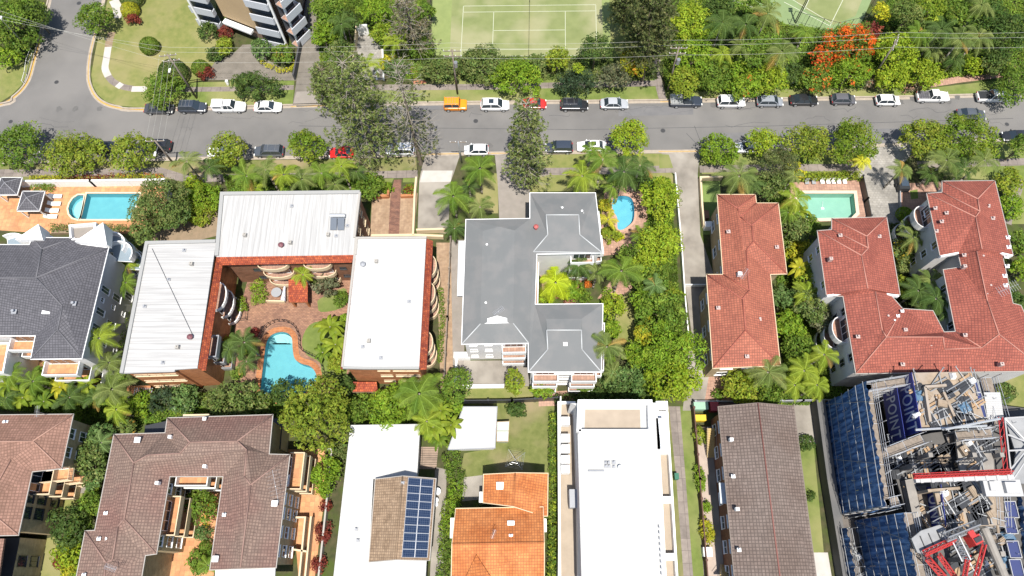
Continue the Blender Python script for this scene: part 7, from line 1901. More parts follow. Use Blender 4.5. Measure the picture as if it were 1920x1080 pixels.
# ---------------------------------------------------------------- vegetation
# (x, y, picture radius, colour, label, extras)
TREES = [
 # top left corner and corner lawn
 (30, 40, 58, 'mid', 'broad dark green tree filling the top left corner', dict(top=8)),
 (66, 30, 30, 'dark', 'dark tree leaning over the left kerb of the side street', dict(top=6)),
 (14, 108, 24, 'bright', 'light green shrub like tree below the top left trees', dict(top=3.5)),
 (50, 75, 24, 'dark', 'dark green bush under the slanting lamp pole', dict(top=3)),
 (182, 37, 34, 'mid', 'round green street tree overhanging the right kerb of the side street', dict(top=5)),
 (308, 171, 36, 'mid', 'green street tree over the leftmost dark car of the top row', dict(top=5.2)),
 (482, 164, 46, 'dark', 'wide dark green street tree between the white pickup and the white sedan', dict(asp=.62, top=5)),
 (490, 91, 21, 'blue', 'grey green bush left of the tower garden', dict(top=3.5)),
 (530, 101, 22, 'mid', 'green bush with red tips right in the tower garden', dict(top=3.5, flower=(.3, .2, .04), ffrac=.12)),
 (404, 102, 17, 'dark', 'dark loose shrub left of the yellow green bush', dict(top=2.2)),
 (421, 88, 17, 'yg', 'yellow green bush at the bend of the forecourt', dict(top=2.4, asp=1.2)),
 (390, 60, 20, 'dark', 'dark shrub at the left foot of the tower', dict(top=2.5)),
 # between tower and first court
 (614, 18, 34, 'mid', 'green tree beside the top end of the tower driveway', dict(top=7)),
 (606, 66, 26, 'bright', 'bright bushy tree right of the tower driveway', dict(top=5)),
 (648, 40, 24, 'dark', 'dark tree left of the sunken ramp', dict(top=6)),
 (640, 96, 26, 'olive', 'olive green tree just above the big pine', dict(top=6)),
 (700, 18, 26, 'bright', 'bright green tree at the head of the sunken ramp', dict(top=7)),
 (716, 60, 22, 'palmy', 'yellow green leafy tree right of the ramp head', dict(top=5)),
 (795, 22, 22, 'mid', 'green tree against the left court fence', dict(top=5)),
 (792, 92, 24, 'mid', 'mid green bush in the corner left of the wide court', dict(top=4)),
 (728, 118, 17, 'gold', 'golden green bush right of the sunken ramp', dict(top=2.2)),
 (745, 132, 26, 'blue', 'blue green bush left of the red path', dict(top=2.6, asp=.8)),
 # row behind the footpath in front of the wide court
 (820, 132, 32, 'olive', 'olive green tree right of the red path', dict(top=5, asp=.8)),
 (902, 124, 45, 'olive', 'large grey green tree behind the tall pole with the transformer', dict(top=6, asp=.82)),
 (968, 146, 46, 'bright', 'large bright green tree above the red car', dict(top=6, asp=.8)),
 (1045, 110, 24, 'yg', 'pale green tree in front of the court service line', dict(top=5)),
 (1080, 155, 37, 'black', 'blackish green tree above the black estate', dict(top=5, asp=.8)),
 (1084, 128, 11, 'lime', 'small lime bush on top of the blackish tree', dict(top=5.6)),
 (1117, 94, 29, 'dark', 'dark green tree at the lower right corner of the wide court', dict(top=7, asp=1.1)),
 (1147, 146, 32, 'grey', 'grey leaved tree above the silver sedan', dict(top=5, asp=.8)),
 (1186, 116, 25, 'gold', 'yellow green tree with orange tips left of the park path', dict(top=6, asp=1.3, flower=(.5, .22, .03), ffrac=.12)),
 (1005, 120, 22, 'olive', 'olive tree between the bright tree and the pale green tree', dict(top=4.5)),
 # park at the right
 (1300, 44, 44, 'lime', 'tall lime green tree right of the great pine', dict(top=9)),
 (1300, 105, 38, 'bright', 'bright green tree below the tall lime tree', dict(top=7)),
 (1282, 152, 30, 'yg', 'yellow green tree beside the pole with the transformer', dict(top=6)),
 (1338, 140, 36, 'mid', 'green tree above the dark utility with the tray', dict(top=6)),
 (1416, 100, 36, 'mid', 'smooth mid green tree among the park palms', dict(top=8)),
 (1398, 150, 40, 'bright', 'bright green tree above the first white estate of the park kerb', dict(top=6, flower=(.5, .15, .03), ffrac=.03)),
 (1445, 148, 32, 'lime', 'lime green tree left of the white blossoms', dict(top=6)),
 (1485, 138, 24, 'dark', 'dark green shrub above the white flowering bush', dict(top=4)),
 (1420, 12, 26, 'mid', 'green tree in the gap between the two courts', dict(top=7)),
 (1252, 22, 30, 'mid', 'mid green tree directly right of the great pine top', dict(top=6)),
 (1350, 12, 30, 'dark', 'dark tree at the top edge left of the angled court', dict(top=6)),
 (1372, 80, 28, 'dark', 'dark leafy tree between the two park palms', dict(top=5)),
 (1530, 150, 30, 'mid', 'green tree with scattered orange flowers left of the main blossom', dict(top=5, flower=(.55, .14, .03), ffrac=.22)),
 (1588, 88, 56, 'mid', 'spreading tree covered in bright orange blossom', dict(top=8, asp=.75, flower=(.62, .12, .02), ffrac=.62, fclump=.85)),
 (1540, 108, 22, 'mid', 'small orange blossoming crown left of the big orange tree', dict(top=6, flower=(.62, .10, .03), ffrac=.6, fclump=.8)),
 (1590, 142, 44, 'bright', 'bright green tree with a few orange flowers under the blossom', dict(top=6, asp=.8, flower=(.55, .14, .03), ffrac=.12)),
 (1630, 60, 22, 'maroon', 'dark red leaved tree against the lower right fence of the angled court', dict(top=6)),
 (1652, 22, 16, 'yellow', 'yellow flowering tree outside the angled court fence', dict(top=5, asp=1.3)),
 (1680, 95, 38, 'lime', 'lime green tree behind the tall pole', dict(top=7.5)),
 (1672, 148, 34, 'lime', 'low lime tree above the small white hatchback', dict(top=5, asp=.75)),
 (1730, 140, 38, 'lime', 'broad lime tree left of the pink path', dict(top=5.5, asp=.8)),
 (1700, 34, 34, 'palmg', 'pale olive leafy tree right of the yellow flowers', dict(top=7)),
 (1745, 18, 28, 'palmy', 'yellow green broad leaved tree at the top edge', dict(top=6)),
 (1770, 100, 34, 'olive', 'olive green tree left of centre in the palm grove', dict(top=5)),
 (1800, 20, 30, 'mid', 'green tree at the top edge above the palm grove', dict(top=7)),
 (1850, 30, 34, 'palmd', 'dark green feathery tree at the top right', dict(top=7)),
 (1895, 62, 38, 'dark', 'very dark tree near the top right corner', dict(top=8)),
 (1870, 108, 26, 'dark', 'dark crown below the very dark corner tree', dict(top=5)),
 (1905, 160, 40, 'mid', 'green tree over the kerb at the right edge', dict(top=6)),
 (1866, 125, 26, 'olive', 'olive tree overhanging the pink path', dict(top=4.5)),
 (1826, 124, 20, 'lime', 'lime shrub behind the pink path', dict(top=3)),
 # near side street trees
 (32, 277, 48, 'mid', 'leftmost round street tree on the near kerb', dict(top=6)),
 (140, 292, 54, 'street2', 'wide yellow green street tree above the white panelled wall', dict(top=6, asp=.82)),
 (248, 285, 39, 'street2', 'rounded street tree left of the short pole', dict(top=6, asp=1.05)),
 (428, 283, 37, 'street2', 'round street tree above the lime shrubs right of the short pole', dict(top=6)),
 (578, 272, 34, 'street', 'round street tree between the grey wagon and the red car', dict(top=5.5)),
 (380, 372, 34, 'bright', 'bright green bushy tree at the upper left of the brick block', dict(top=4)),
 (362, 345, 18, 'lime', 'small lime shrub beside the footpath bend', dict(top=2.5)),
 (378, 402, 25, 'yg', 'yellow green shrub in the bare garden bed', dict(top=2.6)),
 (300, 385, 54, 'olive', 'large grey green tree hanging over the right end of the rectangular pool', dict(top=8, clump=.2, leaf=.14)),
 (276, 430, 34, 'olive', 'lower part tree beside the white block and the brick block', dict(top=6, gap=.2)),
 (330, 410, 24, 'blue', 'grey green round tree right of the rectangular pool', dict(top=5)),
 (694, 350, 28, 'mid', 'dark leaved fig like tree at the upper right corner of the brick block', dict(top=4.5)),
 (728, 352, 12, 'bright', 'small green shrub beside the orange planter wall', dict(top=1.4)),
 (768, 356, 12, 'bright', 'small planter shrub with dark red leaves right of the brick path', dict(top=1.2, flower=(.2, .05, .03), ffrac=.5)),
 (1180, 262, 37, 'lime', 'lime green street tree right of the white sedan', dict(top=6.5)),
 (1236, 372, 36, 'lime', 'lime green tree along the driveway right of the kidney pool', dict(top=6.5, asp=1.25)),
 (1240, 456, 40, 'lime', 'large lime green tree halfway down the driveway', dict(top=7, asp=1.1)),
 (1200, 335, 24, 'palmd', 'dark leafy tree above the kidney pool', dict(top=5)),
 (1136, 385, 14, 'gold', 'golden shrub between the grey roof and the kidney pool', dict(top=2)),
 (1145, 440, 18, 'yg', 'yellow green shrub below the kidney pool', dict(top=2)),
 (1220, 522, 36, 'mid', 'dull green tree between the garden path and the driveway', dict(top=6)),
 (1185, 480, 28, 'mid', 'green tree left of the large lime tree', dict(top=5)),
 (1240, 590, 48, 'mid', 'deep green tree right of the small dry lawn', dict(top=7)),
 (1262, 560, 20, 'yg', 'yellow green crown touching the long white wall', dict(top=5)),
 (1258, 655, 60, 'bright', 'largest bright green tree above the long white block', dict(top=9, asp=.85)),
 (1262, 715, 52, 'lime', 'light green tree directly above the grass strip of the white block', dict(top=7, asp=.8)),
 (1205, 628, 20, 'gold', 'small golden leaved tree left of the largest bright tree', dict(top=5)),
 (1175, 706, 38, 'blue', 'grey green tree at the lower end of the tropical garden', dict(top=5, asp=.8)),
 (1142, 712, 18, 'blue', 'pale blue green agave like bush beside the grey roof', dict(top=2)),
 (1150, 574, 24, 'lime', 'lime green shrub beside the dry lawn', dict(top=3)),
 (1148, 618, 18, 'bright', 'bright green shrub below the lime one beside the dry lawn', dict(top=3)),
 (1076, 545, 22, 'bright', 'green shrub with dark leaves in the courtyard of the grey roofed block', dict(top=3)),
 (1098, 502, 22, 'palmd', 'dark leafy tree by the white balconies', dict(top=5)),
 (1348, 280, 34, 'bright', 'small round green street tree right of the wide driveway', dict(top=5)),
 (1430, 268, 33, 'lime', 'yellow lime street tree second from the wide driveway', dict(top=5.2, asp=.85)),
 (1512, 268, 42, 'street2', 'mottled yellow green street tree third from the wide driveway', dict(top=6, asp=.9)),
 (1600, 268, 47, 'street', 'large round street tree left of the paved driveway', dict(top=7)),
 (1735, 265, 45, 'street2', 'left half of the paired shade trees right of the paved driveway', dict(top=7)),
 (1815, 260, 55, 'street', 'right half of the paired shade trees right of the paved driveway', dict(top=8, asp=.85)),
 (1918, 272, 26, 'mid', 'shade tree cut by the right edge of the view', dict(top=6)),
 (1462, 308, 34, 'pined', 'feathery dark olive tree behind the street trees', dict(top=7, leaf=.11)),
 (1448, 350, 30, 'olive', 'grey green tree right of the artificial lawn', dict(top=6)),
 (1490, 320, 20, 'yellow', 'small yellow lime shrub under the mottled street tree', dict(top=3)),
 (1480, 432, 32, 'olive', 'olive tree between the long red roof and the pale green pool', dict(top=5)),
 (1510, 420, 26, 'mid', 'green tree at the lower left corner of the pale green pool', dict(top=4)),
 (1500, 470, 24, 'gold', 'yellow flecked shrub between the two red roofs', dict(top=3)),
 (1518, 520, 30, 'palmy', 'yellow green leafy tree between the two red roofs', dict(top=5)),
 (1468, 555, 24, 'blue', 'grey green tree close to the long red roof', dict(top=4)),
 (1520, 575, 34, 'olive', 'olive brown tree beside the white gable', dict(top=6)),
 (1480, 610, 30, 'bright', 'bright green tree halfway along the long red roof', dict(top=5)),
 (1540, 600, 22, 'grey', 'greyish thin tree beside the white balconies', dict(top=5)),
 (1496, 655, 30, 'mid', 'mid green tree above the palm cluster', dict(top=5)),
 (1392, 722, 38, 'yg', 'yellow green tree above the dark brown roof', dict(top=5)),
 (1440, 735, 30, 'mid', 'green tree behind the top end of the dark brown roof', dict(top=4)),
 (1345, 738, 12, 'mid', 'small weed shrub on the pink yard', dict(top=1.2)),
 (1694, 470, 26, 'olive', 'olive shrub with yellow tips beside the balconies of the right block', dict(top=3.5, flower=(.4, .3, .04), ffrac=.2)),
 (1716, 496, 14, 'bright', 'small round green shrub below the balconies', dict(top=1.5)),
 (1690, 535, 18, 'yg', 'yellow green shrub at the inner corner of the right block', dict(top=3)),
 (1700, 548, 14, 'lime', 'lime shrub left of the dark palm cluster', dict(top=3)),
 (1888, 340, 28, 'yg', 'yellow green tree right of the topmost red gable', dict(top=4)),
 (1895, 385, 22, 'bright', 'green shrub strip right of the red roof', dict(top=3, asp=1.4)),
 (1912, 455, 26, 'mid', 'mid green tree at the right edge beside the red roof', dict(top=4)),
 (1914, 505, 24, 'bright', 'bright tree at the right edge beside the antenna', dict(top=4)),
 (1900, 560, 18, 'palmd', 'dark shrub at the right edge below the antenna', dict(top=3)),
 (1212, 492, 26, 'lime', 'lime tree filling the gap left of the long white wall', dict(top=6)),
 (1206, 568, 26, 'bright', 'bright tree beside the upper end of the dry lawn', dict(top=5.5)),
 (1192, 665, 26, 'bright', 'bright green tree at the lower end of the dry lawn', dict(top=5.5)),
 (1066, 545, 20, 'bright', 'rounded green shrub tree in the middle of the grey roofed courtyard', dict(top=3.5)),
 # belt behind the brick block
 (268, 756, 24, 'bright', 'light green shrub below the stairwell of the brick block', dict(top=3)),
 (305, 750, 26, 'black', 'dark ivy like tree below the orange wall', dict(top=4)),
 (345, 748, 30, 'blue', 'second dark glossy tree below the orange wall', dict(top=4, flower=(.25, .32, .22), ffrac=.12)),
 (445, 748, 56, 'olive', 'broad domed olive green tree above the brown U shaped roof', dict(top=6.5, asp=.66, clump=.16)),
 (530, 735, 24, 'dark', 'dark green tree at the foot of the curved pool', dict(top=4.5)),
 (595, 776, 66, 'street2', 'huge round tree with cauliflower like crown below the curved pool', dict(top=9, clump=.13, asp=1.0)),
 (672, 765, 26, 'mid', 'dark green shrub right of the huge round tree', dict(top=4)),
 (730, 765, 42, 'bright', 'fresh green tree left of the great feather palm', dict(top=6)),
 (855, 722, 28, 'mid', 'green tree right of the great feather palm', dict(top=6, asp=1.3)),
 (845, 765, 22, 'bright', 'bright shrub beside the white garage', dict(top=4)),
 (646, 722, 18, 'dark', 'dark bush at the lower left corner of the right brick wing', dict(top=4)),
 (965, 716, 18, 'yg', 'slim yellow green tree on the lower edge of the concrete yard', dict(top=5, asp=1.4)),
 (1016, 730, 22, 'bright', 'green shrub tree at the foot of the white balconies', dict(top=3.5, asp=.8)),
 (1100, 733, 18, 'mid', 'round shrub under the white balconies right of the terrace', dict(top=1.6, asp=.8)),
 (968, 768, 20, 'dark', 'dark shrub at the top of the worn back lawn', dict(top=1.6, asp=.7)),
 (1140, 740, 30, 'dark', 'dark hedge like tree above the long white block', dict(top=2.5, asp=.5)),
 (1190, 742, 26, 'dark', 'second dark bush above the long white block', dict(top=2.5, asp=.5)),
 # bottom left
 (172, 862, 34, 'olive', 'olive tree between the two brown roofs', dict(top=6, asp=1.1)),
 (190, 815, 22, 'blue', 'blue green leafy tree left of the brown U shaped roof', dict(top=5)),
 (236, 800, 20, 'olive', 'rust flecked shrub above the brown U shaped roof', dict(top=3, flower=(.35, .2, .05), ffrac=.25)),
 (175, 900, 18, 'blue', 'small grey green tree beside the brown wall', dict(top=4)),
 (130, 985, 38, 'dark', 'deep green tree left of the brown U shaped roof', dict(top=6)),
 (172, 945, 24, 'mid', 'green tree touching the brown eave', dict(top=5)),
 (130, 1035, 30, 'lime', 'lime green shrub above the bottom left lawn', dict(top=3.5)),
 (40, 1015, 14, 'dark', 'dark shrub by the corner of the cream block', dict(top=1.5)),
 (378, 948, 32, 'mid', 'green tree with orange fruit in the orange paved court', dict(top=4, asp=1.1, flower=(.4, .22, .03), ffrac=.15)),
 (382, 1000, 16, 'blue', 'silvery agave like bush in the orange paved court', dict(top=1.8)),
 (376, 1050, 24, 'mid', 'dark green bush at the lower end of the orange paved court', dict(top=2)),
 (612, 890, 30, 'bright', 'bright green tree beside the white sheet roof', dict(top=4, asp=1.1)),
 (606, 920, 14, 'yg', 'yellowish bush below the bright tree by the white sheet roof', dict(top=1.6)),
 (640, 845, 16, 'olive', 'olive shrub beside the grey boundary wall', dict(top=2)),
 (1312, 818, 14, 'yg', 'yellow green shrub below the yellow bins', dict(top=1.6, asp=1.3)),
 (1312, 895, 11, 'bright', 'long green shrub in the pink side garden', dict(top=1.4, asp=2.2)),
 (1325, 950, 9, 'bright', 'small oval shrub in the pink side garden', dict(top=1.2, asp=1.4)),
 (1325, 995, 14, 'gold', 'yellow shrub at the lower end of the pink side garden', dict(top=1.4, asp=2.0)),
 (1512, 830, 16, 'dark', 'dark shrub behind the dark brown roof', dict(top=2)),
 (1520, 930, 10, 'dark', 'small dark shrub on the grass right of the dark brown roof', dict(top=1)),
 (612, 535, 24, 'grey', 'grey green round tree in the courtyard corner', dict(top=4)),
 (638, 560, 16, 'mid', 'green shrub against the right courtyard wall', dict(top=2)),
 (410, 608, 12, 'yg', 'upright yellow green shrub against the left courtyard wall', dict(top=2.5, asp=1.5)),
 (425, 645, 13, 'gold', 'yellow flowering shrub against the left courtyard wall', dict(top=2.5, asp=1.3)),
 (632, 680, 18, 'yg', 'yellow tipped shrub at the lower right of the courtyard', dict(top=2.5, asp=1.2)),
 (560, 720, 10, 'dark', 'small dark shrub under the rim of the curved pool', dict(top=1.2)),
 (1885, 735, 20, 'olive', 'weedy shrub right of the blue edge screens', dict(top=2)),
]
for t in TREES:
    x, y, r, pal, lb, kw = t
    if r <= 0: continue
    kw = dict(kw)
    if r < 17: kw.setdefault('kind', 'shrub'); kw.setdefault('cat', 'shrub'); kw.setdefault('leaf', .12)
    tree(x, y, r, pal, lb, **kw)
for a in [(280, 86, 18, 'mid', 'round clipped bush alone on the corner lawn'), (325, 136, 27, 'dark', 'large smooth clipped dome under the tall leaning pole'), (376, 128, 17, 'mid', 'clipped green bush left of the maroon bush by the forecourt'),
          (244, 19, 17, 'gold', 'clipped yellow green ball left on the corner lawn'), (246, -6, 22, 'olive', 'clipped olive ball at the top edge of the corner lawn'), (1695, 402, 15, 'bright', 'perfectly round clipped ball beside the paved driveway'), (385, 1025, 12, 'mid', 'clipped green ball in the orange paved court')]: topiary(*a)
for x, y, r, pal, lb, kw in [
 (250, 38, 16, 'maroon', 'low dark red bush below the clipped yellow green ball', dict(asp=.7, top=1.4)), (383, 136, 17, 'maroon', 'dark red bush beside the tower forecourt', dict(top=1.8)), (424, 62, 15, 'maroon', 'dark red bush at the left of the tower entrance', dict(top=2)),
 (610, 948, 12, 'maroon', 'upper dark red bush by the grey boundary wall', dict(top=1.4)), (606, 1000, 17, 'maroon', 'larger dark red bush halfway along the grey boundary wall', dict(top=1.6, asp=1.2)), (598, 1058, 15, 'maroon', 'lowest dark red bush along the grey boundary wall', dict(top=1.5)),
 (32, 1040, 11, 'maroon', 'dark red bush against the cream block in the bottom left corner', dict(top=1.6, asp=1.4)), (112, 1055, 12, 'maroon', 'dark red bush above the golden one at the bottom left', dict(top=1.5)), (130, 1064, 16, 'gold', 'golden yellow bush near the bottom left edge of the brown roof', dict(top=1.6)),
 (1050, 552, 10, 'pink', 'reddish bromeliad clump in the grey roofed courtyard', dict(top=1)), (1083, 531, 9, 'pink', 'pink bromeliad clump beside the garden path', dict(top=1)), (1102, 533, 8, 'orange', 'orange bromeliad clump beside the garden path', dict(top=1)),
 (1160, 445, 10, 'yellow', 'bright yellow shrub just below the kidney pool', dict(top=1.2)), (1212, 600, 10, 'yellow', 'yellow flowered shrub on the edge of the largest bright tree', dict(top=4)),
 (1024, 562, 15, 'lime', 'lime fern clump at the lower left of the grey roofed courtyard', dict(top=1.2)), (1060, 515, 14, 'bright', 'green shrub above the acid yellow green palm', dict(top=1.6)), (1068, 562, 12, 'pink', 'pink flowering clump at the lower edge of the grey roofed courtyard', dict(top=1)),
 (1095, 556, 14, 'mid', 'mid green shrub at the mouth of the grey roofed courtyard', dict(top=1.6)), (1072, 532, 12, 'pink', 'reddish shrub between the green courtyard shrubs of the grey roofed block', dict(top=1.2)),
 (412, 672, 13, 'olive', 'olive shrub at the lower left wall of the brick courtyard', dict(top=2)), (445, 700, 12, 'mid', 'green shrub on the narrow courtyard lawn strip', dict(top=1.5)), (590, 520, 16, 'olive', 'olive shrub right of the red pavilion', dict(top=2)), (648, 600, 13, 'bright', 'bright shrub at the right wall of the brick courtyard', dict(top=1.6)), (478, 625, 11, 'maroon', 'dark red shrub by the curved pool fence', dict(top=1.2)),
 (470, 655, 13, 'mid', 'green shrub under the tall dark palm by the curved pool', dict(top=1.4))]:
    if r: shrub(x, y, r, pal, lb, **kw)
WHF = (.62, .62, .58)
for x, y, r, lb, fr in [(1385, 168, 15, 'left white flowering bush at the park kerb', .45), (1474, 154, 17, 'white flowering bush under the dark green park shrub', .8), (1540, 152, 12, 'small white flecked bush under the orange flecked tree', .35), (1608, 158, 18, 'dark bush with white flecks above the charcoal hatchback', .15)]:
    shrub(x, y, r, 'dark', lb, top=1.6, asp=.6, flower=WHF, ffrac=fr, fclump=.7)
for x, y, r, lb in [(1636, 160, 20, 'dusty pink flowering bush left of the low lime tree'), (1712, 163, 22, 'dusty pink flowering bush under the broad lime tree')]:
    shrub(x, y, r, 'brown', lb, top=1.4, asp=.45, flower=(.40, .22, .18), ffrac=.5)
# hedges
hedge([(488, 114), (502, 124), (514, 127)], .8, .8, 'yellow', 'left golden edging hedge of the tower garden'); hedge([(516, 131), (532, 134), (549, 130), (552, 114)], .9, .8, 'yellow', 'right golden edging hedge curving round the tower garden')
hedge([(482, 528), (484, 548), (487, 568)], 2.0, 1.6, 'bright', 'thick bright hedge beside the courtyard dining terrace'); hedge([(452, 560), (456, 585)], 1.2, 1.4, 'bright', 'bright hedge beside the courtyard stairwell')
hedge([(60, 351), (100, 350)], 1.3, 1.1, 'mid', 'clipped green hedge inside the white panelled wall'); hedge([(95, 428), (150, 427), (240, 428)], 1.2, .9, 'olive', 'low olive hedge between the pool deck and the white block')
hedge([(56, 334), (115, 333), (112, 333)], .9, .7, 'gold', 'left golden edging bed outside the white panelled wall'); hedge([(120, 334), (190, 333), (215, 329)], .9, .7, 'maroon', 'middle red and green edging bed outside the white panelled wall', flower=(.4, .35, .04), ffrac=.4); hedge([(218, 330), (262, 330), (305, 331)], .9, .7, 'gold', 'right yellow and orange edging bed outside the white panelled wall', flower=(.45, .14, .05), ffrac=.35)
hedge([(843, 846), (852, 880), (858, 905)], 2.0, 2.2, 'mid', 'upper part of the hedge left of the orange roofed house'); hedge([(858, 905), (846, 950), (838, 1000)], 1.9, 2.2, 'bright', 'middle part of the hedge left of the orange roofed house'); hedge([(838, 1000), (836, 1040), (832, 1090)], 1.7, 2.2, 'mid', 'lowest part of the hedge left of the orange roofed house')
hedge([(1038, 775), (1037, 900), (1036, 1000), (1034, 1090)], 1.0, 1.8, 'mid', 'long narrow hedge beside the tall white wall', flower=(.35, .40, .05), ffrac=.3)
hedge([(1500, 331), (1550, 330), (1612, 330)], 1.2, 1.4, 'yg', 'yellow green hedge behind the white pool chairs'); hedge([(826, 540), (830, 600), (824, 680)], .8, .9, 'mid', 'patchy green strip at the foot of the brick block balconies')
hedge([(1040, 750), (1130, 746), (1205, 746)], 1.3, 1.6, 'dark', 'dark clipped hedge in the shade above the long white block')
hedge([(236, 520), (232, 580), (222, 640), (212, 690)], 1.3, 1.5, 'mid', 'strip of mixed shrubs between the white block and the brick block', flower=(.6, .6, .58), ffrac=.1)
hedge([(1140, 540), (1128, 600), (1136, 640), (1145, 680)], 1.1, 1.0, 'bright', 'bright green border between the grey roof and the dry lawn')
hedge([(1195, 540), (1200, 600), (1205, 660), (1195, 690)], 1.3, 1.8, 'dark', 'dark green border right of the dry lawn')
